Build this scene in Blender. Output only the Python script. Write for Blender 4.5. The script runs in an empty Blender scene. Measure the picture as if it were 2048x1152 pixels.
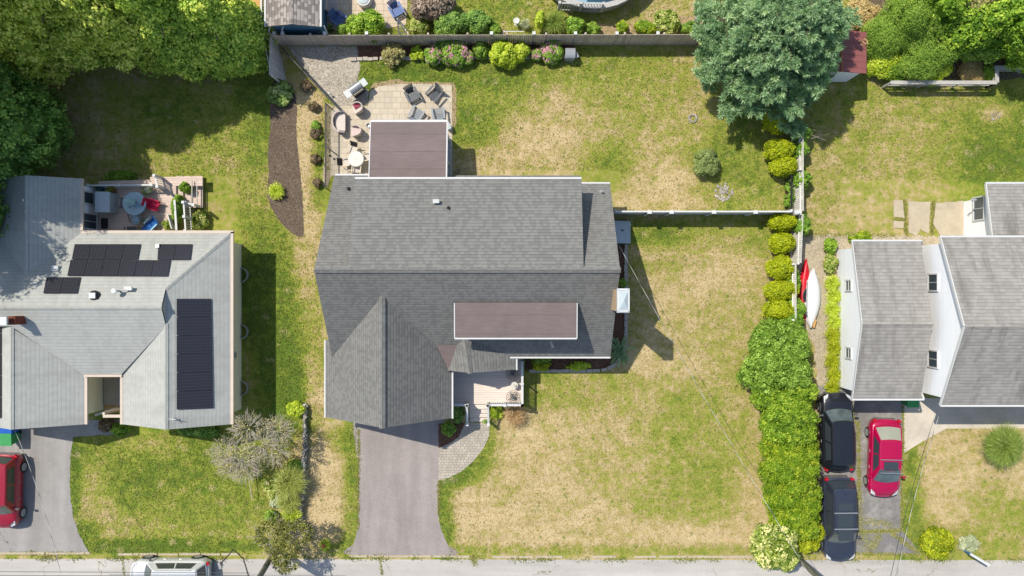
import bpy, math, random
import numpy as np
from mathutils import Vector

# ------------------------------------------------------------------ camera, sky, sun, exposure
scene = bpy.context.scene
col = scene.collection
H, F = 46.0, 1518.0                      # drone height in metres, focal length in photo pixels
cam_d = bpy.data.cameras.new('camera'); cam = bpy.data.objects.new('camera', cam_d); col.objects.link(cam)
cam.location = (0, 0, H); cam.rotation_euler = (0, 0, 0)
cam_d.sensor_width = 36; cam_d.lens = 36 * F / 2048; cam_d.clip_end = 2000
scene.camera = cam
SD = Vector((.49, -.40, -1.0)).normalized()          # the way the sunlight travels
sun_d = bpy.data.lights.new('sun', 'SUN'); sun = bpy.data.objects.new('sun', sun_d); col.objects.link(sun)
sun_d.energy = 4.6; sun_d.angle = math.radians(.5); sun_d.color = (1, .94, .84)
sun.rotation_euler = SD.to_track_quat('-Z', 'Y').to_euler(); sun.location = (-20, 20, 40)
world = bpy.data.worlds.new('World'); scene.world = world; world.use_nodes = True
nt = world.node_tree; nt.nodes.clear()
sky = nt.nodes.new('ShaderNodeTexSky'); sky.sky_type = 'NISHITA'; sky.sun_disc = False
sky.sun_elevation = math.radians(57.7); sky.sun_rotation = math.radians(-50.8)
bg = nt.nodes.new('ShaderNodeBackground'); bg.inputs[1].default_value = .165
wo = nt.nodes.new('ShaderNodeOutputWorld')
nt.links.new(sky.outputs[0], bg.inputs[0]); nt.links.new(bg.outputs[0], wo.inputs[0])
scene.view_settings.view_transform = 'Standard'; scene.view_settings.look = 'None'
scene.view_settings.exposure = 0.18; scene.view_settings.gamma = 1.0
try:
    scene.cycles.use_denoising = True
    scene.cycles.max_bounces = 5
except Exception: pass

rng = np.random.default_rng(7); random.seed(7)
PI = math.pi

def P(px, py, z=0.0):
    k = (H - z) / F
    return Vector(((px - 1024) * k, -(py - 576) * k, z))
def on_plane(px, py, a, b, c):
    """point on z = a + b X + c Y seen at photo pixel"""
    u, v = (px - 1024) / F, -(py - 576) / F
    z = (a + (b * u + c * v) * H) / (1 + b * u + c * v)
    return P(px, py, z)

# ------------------------------------------------------------------ materials
LUM = (1.45, 1.45, 1.52)
def lin(c):
    c = c / 255.0
    return c / 12.92 if c <= .04045 else ((c + .055) / 1.055) ** 2.4
def D(r, g, b, k=1.0):
    """albedo of a level surface that shows this 8-bit colour in full sun"""
    return tuple(min(.88, lin(x) / l * k) for x, l in zip((r, g, b), LUM)) + (1,)

class NT:
    def __init__(s, name):
        s.m = bpy.data.materials.new(name); s.m.use_nodes = True
        s.t = s.m.node_tree; s.t.nodes.clear()
        s.out = s.n('ShaderNodeOutputMaterial')
    def n(s, typ, **kw):
        nd = s.t.nodes.new(typ)
        for k, v in kw.items(): setattr(nd, k, v)
        return nd
    def l(s, a, b): s.t.links.new(a, b)
    def val(s, x, sock):
        if isinstance(x, (int, float, tuple)): sock.default_value = x
        else: s.l(x, sock)
    def math(s, op, a, b=0.0, c=None):
        nd = s.n('ShaderNodeMath', operation=op); s.val(a, nd.inputs[0]); s.val(b, nd.inputs[1])
        if c is not None: s.val(c, nd.inputs[2])
        return nd.outputs[0]
    def mix(s, f, a, b, mode='MIX'):
        nd = s.n('ShaderNodeMixRGB', blend_type=mode); s.val(f, nd.inputs[0]); s.val(a, nd.inputs[1]); s.val(b, nd.inputs[2])
        return nd.outputs[0]
    def noise(s, scale, vec=None, detail=3, rough=.6):
        nd = s.n('ShaderNodeTexNoise'); nd.inputs['Scale'].default_value = scale
        nd.inputs['Detail'].default_value = detail; nd.inputs['Roughness'].default_value = rough
        if vec is not None: s.l(vec, nd.inputs['Vector'])
        return nd.outputs['Fac']
    def ramp(s, f, stops, interp='LINEAR'):
        nd = s.n('ShaderNodeValToRGB'); r = nd.color_ramp; r.interpolation = interp
        while len(r.elements) < len(stops): r.elements.new(.5)
        for e, (p, c) in zip(r.elements, stops):
            e.position = p; e.color = c if len(c) == 4 else tuple(c) + (1,)
        s.l(f, nd.inputs[0]); return nd.outputs[0]
    def attr(s, name):
        return s.n('ShaderNodeAttribute', attribute_name=name).outputs['Fac']
    def obj(s): return s.n('ShaderNodeTexCoord').outputs['Object']
    def pos(s): return s.n('ShaderNodeNewGeometry').outputs['Position']
    def uv(s): return s.n('ShaderNodeTexCoord').outputs['UV']
    def sep(s, v):
        nd = s.n('ShaderNodeSeparateXYZ'); s.l(v, nd.inputs[0]); return nd.outputs
    def scale(s, v, sc):
        nd = s.n('ShaderNodeMapping'); s.l(v, nd.inputs[0]); nd.inputs['Scale'].default_value = sc; return nd.outputs[0]
    def bump(s, h, strength=.5, dist=.02):
        nd = s.n('ShaderNodeBump'); nd.inputs['Strength'].default_value = strength; nd.inputs['Distance'].default_value = dist
        s.l(h, nd.inputs['Height']); return nd.outputs[0]
    def princ(s, c, rough=.8, spec=.3, metal=0, normal=None, coat=0):
        nd = s.n('ShaderNodeBsdfPrincipled'); s.val(c, nd.inputs['Base Color']); s.val(rough, nd.inputs['Roughness'])
        nd.inputs['Metallic'].default_value = metal
        nd.inputs['Specular IOR Level'].default_value = spec
        if coat: nd.inputs['Coat Weight'].default_value = coat; nd.inputs['Coat Roughness'].default_value = .05
        if normal is not None: s.l(normal, nd.inputs['Normal'])
        s.l(nd.outputs[0], s.out.inputs[0]); return s.m

def gray(f, lo, hi):  # helper to turn a 0..1 factor into a multiplier colour pair
    return ((lo, lo, lo, 1), (hi, hi, hi, 1))

def plain(name, c, rough=.7, var=.12, scale=3.0, metal=0, spec=.3, coat=0):
    s = NT(name)
    nz = s.noise(scale, s.obj(), 4)
    m = s.ramp(nz, [(.25, (1 - var,) * 3), (.75, (1 + var * .6,) * 3)])
    return s.princ(s.mix(1.0, c, m, 'MULTIPLY'), rough, spec, metal, coat=coat)

def boards(name, c, period=.14, gap=.07, axis=1, var=.18, gapdark=.35, rough=.75, bumpd=.01, stain=.12, gapcol=None):
    s = NT(name); uv = s.uv(); xyz = s.sep(uv)
    t = s.math('MULTIPLY', xyz[axis], 1 / period)
    fr = s.math('FRACT', t); fl = s.math('FLOOR', t)
    wn = s.n('ShaderNodeTexWhiteNoise', noise_dimensions='1D'); s.l(fl, wn.inputs['W'])
    g = s.math('LESS_THAN', fr, gap)
    v = s.ramp(wn.outputs['Value'], [(0, (1 - var,) * 3), (1, (1 + var,) * 3)])
    base = s.mix(1, c, v, 'MULTIPLY')
    sc = (1.2, 14, 1) if axis == 1 else (14, 1.2, 1)
    nz = s.noise(1.0, s.scale(uv, sc), 4)
    base = s.mix(1, base, s.ramp(nz, [(.3, (1 - stain,) * 3), (.7, (1 + stain,) * 3)]), 'MULTIPLY')
    nz2 = s.noise(.9, uv, 4)
    base = s.mix(1, base, s.ramp(nz2, [(.3, (1 - stain,) * 3), (.7, (1 + stain * .6,) * 3)]), 'MULTIPLY')
    dark = gapcol or tuple(x * gapdark for x in c[:3]) + (1,)
    colr = s.mix(g, base, dark)
    return s.princ(colr, rough, .25, normal=s.bump(s.math('SUBTRACT', 1.0, g), .5, bumpd))

def shingles(name, c, dark, row=.18, w=.42, blotch=.14, moss=None, mossamt=0.0, contrast=1.0, tabs=.2):
    s = NT(name); uv = s.uv()
    xyz = s.sep(uv); vr = s.math('MULTIPLY', xyz[1], 1 / row); vrow = s.math('FLOOR', vr); fr = s.math('FRACT', vr)
    rw = s.n('ShaderNodeTexWhiteNoise', noise_dimensions='1D'); s.l(vrow, rw.inputs['W'])
    uu = s.math('ADD', s.math('MULTIPLY', xyz[0], 1 / (w * .42)), s.math('MULTIPLY', rw.outputs['Value'], 9.0))
    cmb = s.n('ShaderNodeCombineXYZ'); s.l(s.math('FLOOR', uu), cmb.inputs[0]); s.l(vrow, cmb.inputs[1])
    wn = s.n('ShaderNodeTexWhiteNoise', noise_dimensions='2D'); s.l(cmb.outputs[0], wn.inputs['Vector'])
    tabv = s.math('ADD', s.math('MULTIPLY', wn.outputs['Value'], .7), s.math('MULTIPLY', s.noise(1.5, uv, 3), .6))
    c0 = s.mix(s.ramp(tabv, [(.62, (0,) * 3), (.72, (1,) * 3)]), c, tuple(x * (1 - tabs * 1.6) for x in dark[:3]) + (1,))
    edge = s.ramp(fr, [(.0, (1 - .42 * contrast,) * 3), (.16, (1 - .30 * contrast,) * 3), (.26, (1.0,) * 3), (1.0, (1 + .07 * contrast,) * 3)])
    c0 = s.mix(1, c0, edge, 'MULTIPLY')
    nz = s.noise(.45, uv, 5, .65)
    c0 = s.mix(1, c0, s.ramp(nz, [(.3, (1 - blotch,) * 3), (.7, (1 + blotch,) * 3)]), 'MULTIPLY')
    st = s.noise(1.0, s.scale(uv, (1.6, .22, 1)), 4)
    c0 = s.mix(1, c0, s.ramp(st, [(.3, (1 - blotch * .8,) * 3), (.6, (1.03,) * 3)]), 'MULTIPLY')
    if moss:
        mz = s.noise(.7, s.scale(uv, (1.6, .35, 1)), 6, .7)
        c0 = s.mix(s.math('MULTIPLY', s.ramp(mz, [(.5, (0,) * 3), (.68, (1,) * 3)]), mossamt), c0, moss)
    gr = s.noise(60, uv, 2)
    c0 = s.mix(1, c0, s.ramp(gr, [(.3, (.86,) * 3), (.7, (1.12,) * 3)]), 'MULTIPLY')
    b = s.math('ADD', s.math('GREATER_THAN', fr, .14), s.math('MULTIPLY', gr, .4))
    return s.princ(c0, .92, .15, normal=s.bump(b, .45, .012))

def pavers(name, c, dark, w=.45, row=.3, mortar=.02, mcol=None, offset=.5, var=.1):
    s = NT(name); uv = s.uv()
    br = s.n('ShaderNodeTexBrick'); s.l(uv, br.inputs['Vector'])
    br.inputs['Scale'].default_value = 1; br.inputs['Brick Width'].default_value = w; br.inputs['Row Height'].default_value = row
    br.inputs['Mortar Size'].default_value = mortar; br.offset = offset; br.squash = .7; br.squash_frequency = 3
    br.inputs['Color1'].default_value = c; br.inputs['Color2'].default_value = dark
    br.inputs['Mortar'].default_value = mcol or tuple(x * .6 for x in dark[:3]) + (1,)
    nz = s.noise(1.3, uv, 5, .7)
    c0 = s.mix(1, br.outputs['Color'], s.ramp(nz, [(.3, (1 - var,) * 3), (.7, (1 + var,) * 3)]), 'MULTIPLY')
    g = s.noise(25, uv, 2)
    c0 = s.mix(1, c0, s.ramp(g, [(.3, (.92,) * 3), (.7, (1.08,) * 3)]), 'MULTIPLY')
    return s.princ(c0, .85, .2, normal=s.bump(s.math('MULTIPLY', br.outputs['Fac'], -1.0), .4, .01))

def asphalt(name, c, blot=.12, crack=0.0, crackcol=None, streak=None, weed=None, patch=None, spots=0):
    s = NT(name); p = s.pos()
    g = s.noise(38, p, 3, .8); m = s.noise(.8, p, 5, .65); m2 = s.noise(4, p, 4, .6)
    c0 = s.mix(1, c, s.ramp(g, [(.3, (.86,) * 3), (.7, (1.14,) * 3)]), 'MULTIPLY')
    c0 = s.mix(1, c0, s.ramp(m, [(.3, (1 - blot,) * 3), (.7, (1 + blot,) * 3)]), 'MULTIPLY')
    c0 = s.mix(1, c0, s.ramp(m2, [(.3, (1 - blot * .5,) * 3), (.7, (1 + blot * .5,) * 3)]), 'MULTIPLY')
    if streak:
        st = s.noise(1.0, s.scale(p, streak), 4)
        c0 = s.mix(1, c0, s.ramp(st, [(.32, (.86,) * 3), (.68, (1.16,) * 3)]), 'MULTIPLY')
    if spots:
        vs_ = s.n('ShaderNodeTexVoronoi'); vs_.inputs['Scale'].default_value = .9; vs_.inputs['Randomness'].default_value = 1; s.l(p, vs_.inputs['Vector'])
        c0 = s.mix(s.ramp(vs_.outputs['Distance'], [(.03, (.4,) * 3), (.12, (0,) * 3)]), c0, tuple(x * .55 for x in c[:3]) + (1,))
        c0 = s.mix(1, c0, s.ramp(s.noise(9, p, 5, .8), [(.3, (1 - spots,) * 3), (.7, (1 + spots,) * 3)]), 'MULTIPLY')
    if patch:
        pz = s.noise(.55, s.scale(p, (1, 1, 1)), 3, .4)
        c0 = s.mix(s.ramp(pz, [(.52, (0,) * 3), (.56, (.5,) * 3)]), c0, patch)
    if crack:
        nd = s.n('ShaderNodeTexVoronoi', feature='DISTANCE_TO_EDGE'); nd.inputs['Scale'].default_value = crack
        wv = s.n('ShaderNodeTexNoise'); wv.inputs['Scale'].default_value = 2.5; wv.inputs['Detail'].default_value = 4; s.l(p, wv.inputs['Vector'])
        ad = s.n('ShaderNodeVectorMath', operation='MULTIPLY_ADD'); s.l(wv.outputs['Color'], ad.inputs[0]); ad.inputs[1].default_value = (.9, .9, .9); s.l(p, ad.inputs[2])
        s.l(ad.outputs[0], nd.inputs['Vector'])
        k = s.math('MULTIPLY', s.math('LESS_THAN', nd.outputs[0], .022 * crack), s.ramp(s.noise(.7, p, 2), [(.42, (0,) * 3), (.55, (1,) * 3)]))
        c0 = s.mix(k, c0, crackcol or tuple(x * .5 for x in c[:3]) + (1,))
    if weed:
        wz = s.noise(3.2, p, 7, .8)
        c0 = s.mix(s.ramp(wz, [(.58, (0,) * 3), (.66, (.85,) * 3)]), c0, weed)
    return s.princ(c0, .9, .2, normal=s.bump(g, .3, .01))

def granular(name, cols, scale=22, big=.15, bump=.8, spread=(.3, .7)):
    s = NT(name); p = s.pos()
    vo = s.n('ShaderNodeTexVoronoi'); vo.inputs['Scale'].default_value = scale; s.l(p, vo.inputs['Vector'])
    hs = s.sep(vo.outputs['Color'])
    n = len(cols)
    c0 = s.ramp(hs[0], [(i / max(1, n - 1), c) for i, c in enumerate(cols)])
    nz = s.noise(1.1, p, 5, .7)
    c0 = s.mix(1, c0, s.ramp(nz, [(spread[0], (1 - big,) * 3), (spread[1], (1 + big,) * 3)]), 'MULTIPLY')
    gz = s.noise(30, p, 3, .7)
    c0 = s.mix(1, c0, s.ramp(gz, [(.3, (.75,) * 3), (.7, (1.2,) * 3)]), 'MULTIPLY')
    return s.princ(c0, .95, .1, normal=s.bump(s.math('ADD', vo.outputs['Distance'], gz), bump, .03))

def leafmat(name, c1, c2, c3, trans=.25, rough=.55, spec=.25, k=1.4):
    c1, c2, c3 = [tuple(min(.8, x * k) for x in c[:3]) + (1,) for c in (c1, c2, c3)]
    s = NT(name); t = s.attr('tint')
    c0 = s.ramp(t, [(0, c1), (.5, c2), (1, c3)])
    pr = s.n('ShaderNodeBsdfPrincipled'); s.l(c0, pr.inputs['Base Color']); pr.inputs['Roughness'].default_value = rough
    pr.inputs['Specular IOR Level'].default_value = spec
    tr = s.n('ShaderNodeBsdfTranslucent'); s.l(s.mix(1, c0, (1.15, 1.2, .55, 1), 'MULTIPLY'), tr.inputs[0])
    mx = s.n('ShaderNodeMixShader'); mx.inputs[0].default_value = trans
    s.l(pr.outputs[0], mx.inputs[1]); s.l(tr.outputs[0], mx.inputs[2]); s.l(mx.outputs[0], s.out.inputs[0])
    return s.m

def glass(name, c=(.05, .07, .08, 1), rough=.08):
    s = NT(name); return s.princ(c, rough, .7)

M = {}
M['shingle'] = shingles('charcoal_shingle', D(136, 135, 133, 1.05), D(129, 128, 127, 1.05), w=.42, blotch=.04, contrast=.8, tabs=.035)
M['shingle_light'] = shingles('silver_shingle', D(192, 193, 189, 1.0), D(189, 190, 186, 1.0), row=.21, w=.55, blotch=.03, moss=D(158, 158, 152), mossamt=.4, contrast=.32, tabs=.015)
M['shingle_old'] = shingles('weathered_shingle', D(172, 168, 164, 1.0), D(166, 162, 158, 1.0), row=.2, w=.7, blotch=.08, moss=D(112, 107, 103), mossamt=.6, contrast=.6, tabs=.03)
M['shingle_tan'] = shingles('taupe_shingle', D(182, 172, 166), D(168, 159, 154), row=.2, w=.5, blotch=.05)
M['membrane'] = boards('brown_membrane', D(132, 118, 117), period=1.02, gap=.03, var=.05, gapdark=.72, rough=.85, stain=.11, bumpd=.004)
M['white'] = plain('white_trim', D(226, 226, 227), .55, .04)
M['siding'] = boards('white_siding', D(232, 233, 238, 1.45), period=.2, gap=.08, var=.02, gapdark=.82, stain=.03)
M['siding_gray'] = boards('gray_siding', D(150, 155, 165), period=.14, gap=.1, var=.04, gapdark=.7, stain=.04)
M['siding_cream'] = boards('cream_siding', D(236, 226, 196, 1.5), period=.2, gap=.08, var=.02, gapdark=.85, stain=.03)
M['siding_blue'] = boards('blue_siding', D(90, 135, 165), period=.14, gap=.12, var=.04, gapdark=.7)
M['siding_tan'] = boards('tan_clapboard', D(212, 182, 150), period=.12, gap=.12, var=.06, gapdark=.7)
M['beige_trim'] = plain('beige_gutter', D(222, 205, 190), .6, .08, 1.5)
M['glass'] = glass('window_glass')
M['darkglass'] = glass('car_glass', (.035, .045, .05, 1), .04)
M['windshield'] = plain('windshield_glass', (.085, .11, .11, 1), .06, .45, 2.2, spec=.6)
M['pale_glass'] = glass('painted_bright_rear_glass', D(170, 172, 158), .12)  # pale base colour paints in bright reflection and the tan interior showing through
M['solar'] = None
M['deck'] = boards('gray_composite_deck', D(214, 200, 190, 1.35), period=.145, gap=.06, var=.05, gapdark=.45, stain=.06)
M['deck_pink'] = boards('pinkish_deck', D(218, 196, 184, 1.15), period=.145, gap=.07, var=.07, gapdark=.6, stain=.1)
M['deck_wood'] = boards('orange_wood_deck', D(236, 186, 118), period=.14, gap=.09, var=.1, gapdark=.45)
M['fence_wood'] = boards('weathered_picket', D(165, 152, 141, 2.0), period=.11, gap=.12, axis=0, var=.15, gapdark=.5, stain=.14)
M['fence_gray'] = boards('gray_picket', D(206, 202, 196, 1.7), period=.12, gap=.14, axis=0, var=.1, gapdark=.55, stain=.12)
M['fence_lean'] = boards('silvered_picket', D(185, 180, 178, 1.8), period=.11, gap=.12, axis=0, var=.12, gapdark=.5, stain=.12)
M['vinyl'] = boards('white_vinyl', D(235, 236, 240), period=.15, gap=.05, axis=0, var=.02, gapdark=.7, stain=.03)
M['rail_gray'] = plain('weathered_rail', D(200, 197, 192), .8, .2, 6)
M['metal_red'] = boards('red_metal_roof', D(162, 100, 98), period=.36, gap=.07, axis=0, var=.04, gapdark=.55, stain=.08, rough=.5)
M['asphalt_drive'] = asphalt('driveway_asphalt', D(166, 157, 154), .08, streak=(.9, .12, 1), spots=.10)
M['asphalt_left'] = asphalt('old_driveway_asphalt', D(166, 162, 160), .09, streak=(.75, .05, 1), crack=.16)
M['asphalt_right'] = asphalt('cracked_driveway_asphalt', D(152, 148, 146), .32, patch=D(120, 118, 118))
M['road'] = asphalt('street_asphalt', D(197, 191, 186), .05, crack=.12, crackcol=D(160, 150, 130), streak=(.1, 1, 1))
M['concrete'] = asphalt('pale_concrete', D(214, 203, 188), .07, streak=(.6, .6, 1))
M['concrete_dry'] = asphalt('worn_concrete', D(200, 186, 164), .12, weed=None)
M['pav_walk'] = pavers('walkway_pavers', D(206, 196, 182), D(186, 176, 164), .24, .16, .012)
M['pav_patio'] = pavers('patio_pavers', D(222, 208, 188), D(206, 193, 174), .5, .34, .012, mcol=D(180, 166, 148), var=.05)
M['pav_top'] = pavers('pale_patio_pavers', D(226, 208, 186), D(212, 194, 172), .6, .4, .014, mcol=D(180, 160, 140), var=.05)
M['gravel'] = granular('pea_gravel', [D(150, 142, 130), D(205, 195, 180), D(185, 172, 156), D(225, 216, 202)], 14)
M['gravel_dirt'] = granular('dusty_gravel', [D(170, 155, 130), D(215, 200, 176), D(195, 178, 150)], 16)
M['mulch'] = granular('dark_mulch', [D(92, 78, 68), D(128, 112, 98), D(108, 94, 84), D(150, 134, 118)], 20, .12)
M['mulch_red'] = granular('brown_mulch', [D(80, 55, 45), D(150, 110, 92), D(105, 80, 68)], 24, .2)
M['dirt'] = granular('bare_soil', [D(170, 145, 115), D(205, 180, 145), D(190, 165, 132)], 18, .15)
M['stone'] = granular('field_stone', [D(180, 174, 164), D(215, 208, 198), D(140, 135, 128), D(195, 188, 180)], 3.2, .15)
M['block'] = plain('concrete_block', D(200, 190, 178), .9, .2, 4)
M['black_metal'] = plain('black_metal', (.02, .02, .022, 1), .45, .1)
M['galv'] = plain('galvanised_steel', D(200, 205, 210), .4, .15, 5, metal=.4)
M['steel'] = plain('stainless_steel', D(160, 164, 170), .4, .08, metal=.3)
M['cover_gray'] = plain('gray_vinyl_cover', D(196, 208, 214), .5, .08)
M['dark_plastic'] = plain('charcoal_resin', D(100, 104, 110), .4, .1)
M['gray_resin'] = plain('gray_resin', D(160, 165, 172), .45, .1)
M['blue_resin'] = plain('denim_blue_resin', D(105, 130, 185), .5, .1)
M['wicker_pale'] = boards('pale_wicker', D(222, 206, 198), period=.05, gap=.25, var=.1, gapdark=.75)
M['cushion_cream'] = plain('cream_cushion', D(228, 216, 206), .9, .05)
M['cushion_rose'] = plain('rose_cushion', D(228, 206, 202), .9, .06)
M['cushion_red'] = plain('raspberry_cushion', D(170, 75, 95), .9, .08)
M['mesh_dark'] = plain('dark_sling', (.03, .028, .03, 1), .8, .1)
M['frame_tan'] = plain('sand_metal', D(222, 208, 180), .5, .06)
M['table_white'] = plain('white_tabletop', D(226, 224, 218), .4, .10, 5)
M['umbrella'] = plain('teal_gray_canvas', D(165, 205, 222, 1.2), .85, .1)
M['table_gray'] = plain('blue_gray_glass', D(160, 190, 205, 1.2), .3, .12, 4)
M['chair_red'] = plain('crimson_canvas', D(205, 20, 70), .7, .06)
M['chair_blue'] = plain('bright_blue_fabric', D(40, 110, 190), .8, .08)
M['terracotta'] = plain('terracotta', D(190, 110, 80), .8, .1)
M['pot_white'] = plain('white_planter', D(235, 232, 225), .6, .05)
M['bin_green'] = plain('green_plastic', D(70, 165, 95), .5, .1)
M['bin_blue'] = plain('blue_plastic', D(30, 100, 200), .5, .1)
M['brick'] = pavers('red_brick', D(150, 85, 65), D(120, 65, 50), .22, .07, .008)
M['pole'] = boards('pole_wood', D(130, 128, 112), period=.05, gap=.2, axis=0, var=.2, gapdark=.6)
M['wire'] = plain('wire', (.05, .05, .05, 1), .6, .1)
M['wire_pale'] = plain('pale_cable', D(235, 232, 225), .6, .1)
M['rubber'] = plain('tyre_rubber', (.018, .018, .02, 1), .8, .1)
M['rim'] = plain('alloy_rim', D(205, 205, 208), .3, .05, metal=.5)
M['canoe_white'] = plain('white_hull', D(240, 240, 244), .35, .04)
M['kayak_red'] = plain('red_hull', D(220, 25, 45), .35, .06)
M['kayak_orange'] = plain('orange_hull', D(245, 150, 40), .4, .08)
M['wood'] = plain('honey_wood', D(215, 165, 95), .6, .12, 8)
M['bark'] = plain('bark', D(120, 108, 96), .9, .25, 6)
M['branch_pale'] = plain('bare_twig', D(205, 195, 178), .9, .15, 6)
M['pool_blue'] = plain('pool_cover_blue', D(150, 185, 200), .4, .08, 2)
M['blue_post'] = plain('blue_paint', D(90, 150, 200), .6, .05)
M['lamp_head'] = plain('lamp_housing', D(170, 165, 165), .5, .05)
M['headlight'] = glass('headlight_lens', D(225, 228, 232), .1)
M['taillight'] = glass('taillight_lens', D(200, 20, 30), .15)

def carpaint(name, c):
    s = NT(name); return s.princ(c, .32, .5, metal=.15, coat=.6)
M['paint_red'] = carpaint('crimson_paint', D(200, 4, 80, .95))
M['paint_red_dark'] = carpaint('cherry_paint', D(176, 14, 48, .9))
M['paint_black'] = carpaint('black_paint', (.012, .014, .018, 1))
M['paint_navy'] = carpaint('navy_paint', (.03, .036, .055, 1))
M['paint_white'] = carpaint('white_paint', D(238, 238, 240))
M['interior'] = plain('tan_interior', D(190, 184, 165), .8, .15, 3)

def solar_mat():
    s = NT('solar_panel'); uv = s.uv(); xyz = s.sep(uv)
    a = s.math('FRACT', s.math('MULTIPLY', xyz[0], 1 / .17)); b = s.math('FRACT', s.math('MULTIPLY', xyz[1], 1 / .085))
    g = s.math('MAXIMUM', s.math('LESS_THAN', a, .07), s.math('LESS_THAN', b, .1))
    c0 = s.mix(g, (.022, .022, .030, 1), (.06, .06, .066, 1))
    return s.princ(c0, .22, .4)
M['solar'] = solar_mat()

LF = {}
LF['arbor_dark'] = leafmat('dark_arborvitae_leaf', D(70, 100, 44), D(104, 138, 60), D(150, 178, 86), k=1.7)
LF['arbor_gold'] = leafmat('golden_arborvitae_leaf', D(104, 128, 44), D(160, 172, 66), D(228, 202, 104), k=2.1)
LF['arbor_mid'] = leafmat('mid_arborvitae_leaf', D(96, 124, 44), D(144, 168, 64), D(196, 204, 92), k=2.0)
LF['hedge_bright'] = leafmat('bright_hedge_leaf', D(84, 120, 22), D(138, 170, 36), D(198, 206, 62), k=1.2)
LF['hedge_mid'] = leafmat('mixed_hedge_leaf', D(78, 110, 24), D(124, 158, 38), D(176, 196, 66), k=1.35)
LF['hedge_dark'] = leafmat('glossy_hedge_leaf', D(72, 100, 30), D(112, 142, 46), D(156, 182, 84), k=1.7)
LF['lime'] = leafmat('lime_conifer_leaf', D(118, 136, 10), D(172, 184, 18), D(206, 212, 36), k=1.25)
LF['pine'] = leafmat('blue_green_needles', D(90, 122, 88), D(134, 164, 124), D(190, 208, 166), k=1.75, trans=.3)
LF['wood_green'] = leafmat('woodland_leaf', D(70, 108, 26), D(122, 160, 44), D(182, 204, 72))
LF['fern_green'] = leafmat('feathery_leaf', D(92, 126, 40), D(134, 168, 62), D(178, 202, 88), k=1.3)
LF['dry'] = leafmat('dry_leaf', D(170, 145, 90), D(205, 180, 125), D(228, 210, 160))
LF['olive_dry'] = leafmat('dusty_olive_leaf', D(112, 110, 60), D(162, 154, 100), D(200, 190, 140), k=1.5)
LF['olive'] = leafmat('olive_leaf', D(80, 86, 40), D(122, 124, 58), D(172, 168, 92), k=1.4)
LF['dwarf_spruce'] = leafmat('dwarf_spruce_leaf', D(90, 108, 58), D(134, 150, 86), D(178, 190, 124), k=1.5)
LF['round_yellow'] = leafmat('golden_boxwood_leaf', D(98, 116, 12), D(160, 174, 25), D(205, 208, 50), k=1.3)
LF['yellow_green'] = leafmat('yellow_green_leaf', D(132, 160, 28), D(180, 200, 50), D(222, 228, 96))
LF['shrub'] = leafmat('shrub_leaf', D(84, 122, 36), D(122, 160, 52), D(170, 196, 84))
LF['variegated'] = leafmat('variegated_leaf', D(88, 118, 38), D(152, 172, 62), D(244, 238, 165), k=1.25)
LF['hosta'] = leafmat('hosta_leaf', D(96, 130, 60), D(152, 178, 88), D(215, 220, 150), k=1.15)
LF['grass_blade'] = leafmat('ornamental_grass_blade', D(92, 126, 40), D(132, 160, 62), D(184, 196, 108), k=1.15)
LF['grass_pale'] = leafmat('pale_grass_blade', D(128, 146, 56), D(172, 182, 84), D(214, 214, 136), k=1.2)
LF['pink'] = leafmat('pink_blossom', D(205, 130, 165), D(232, 170, 190), D(245, 205, 205), k=1.3)
LF['maroon'] = leafmat('maroon_leaf', D(88, 78, 56), D(126, 108, 84), D(172, 150, 118), k=1.3)
LF['purple_dry'] = leafmat('smoke_bush_leaf', D(112, 92, 82), D(160, 138, 120), D(205, 188, 168))
LF['silver'] = leafmat('silver_sage_leaf', D(140, 150, 118), D(178, 186, 150), D(210, 212, 184))
LF['bronze'] = leafmat('bronze_grass_blade', D(140, 105, 70), D(184, 150, 108), D(215, 190, 150))
LF['lawn'] = leafmat('lawn_blade', D(108, 128, 50), D(154, 160, 82), D(216, 192, 138), trans=.3, k=1.15)

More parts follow.
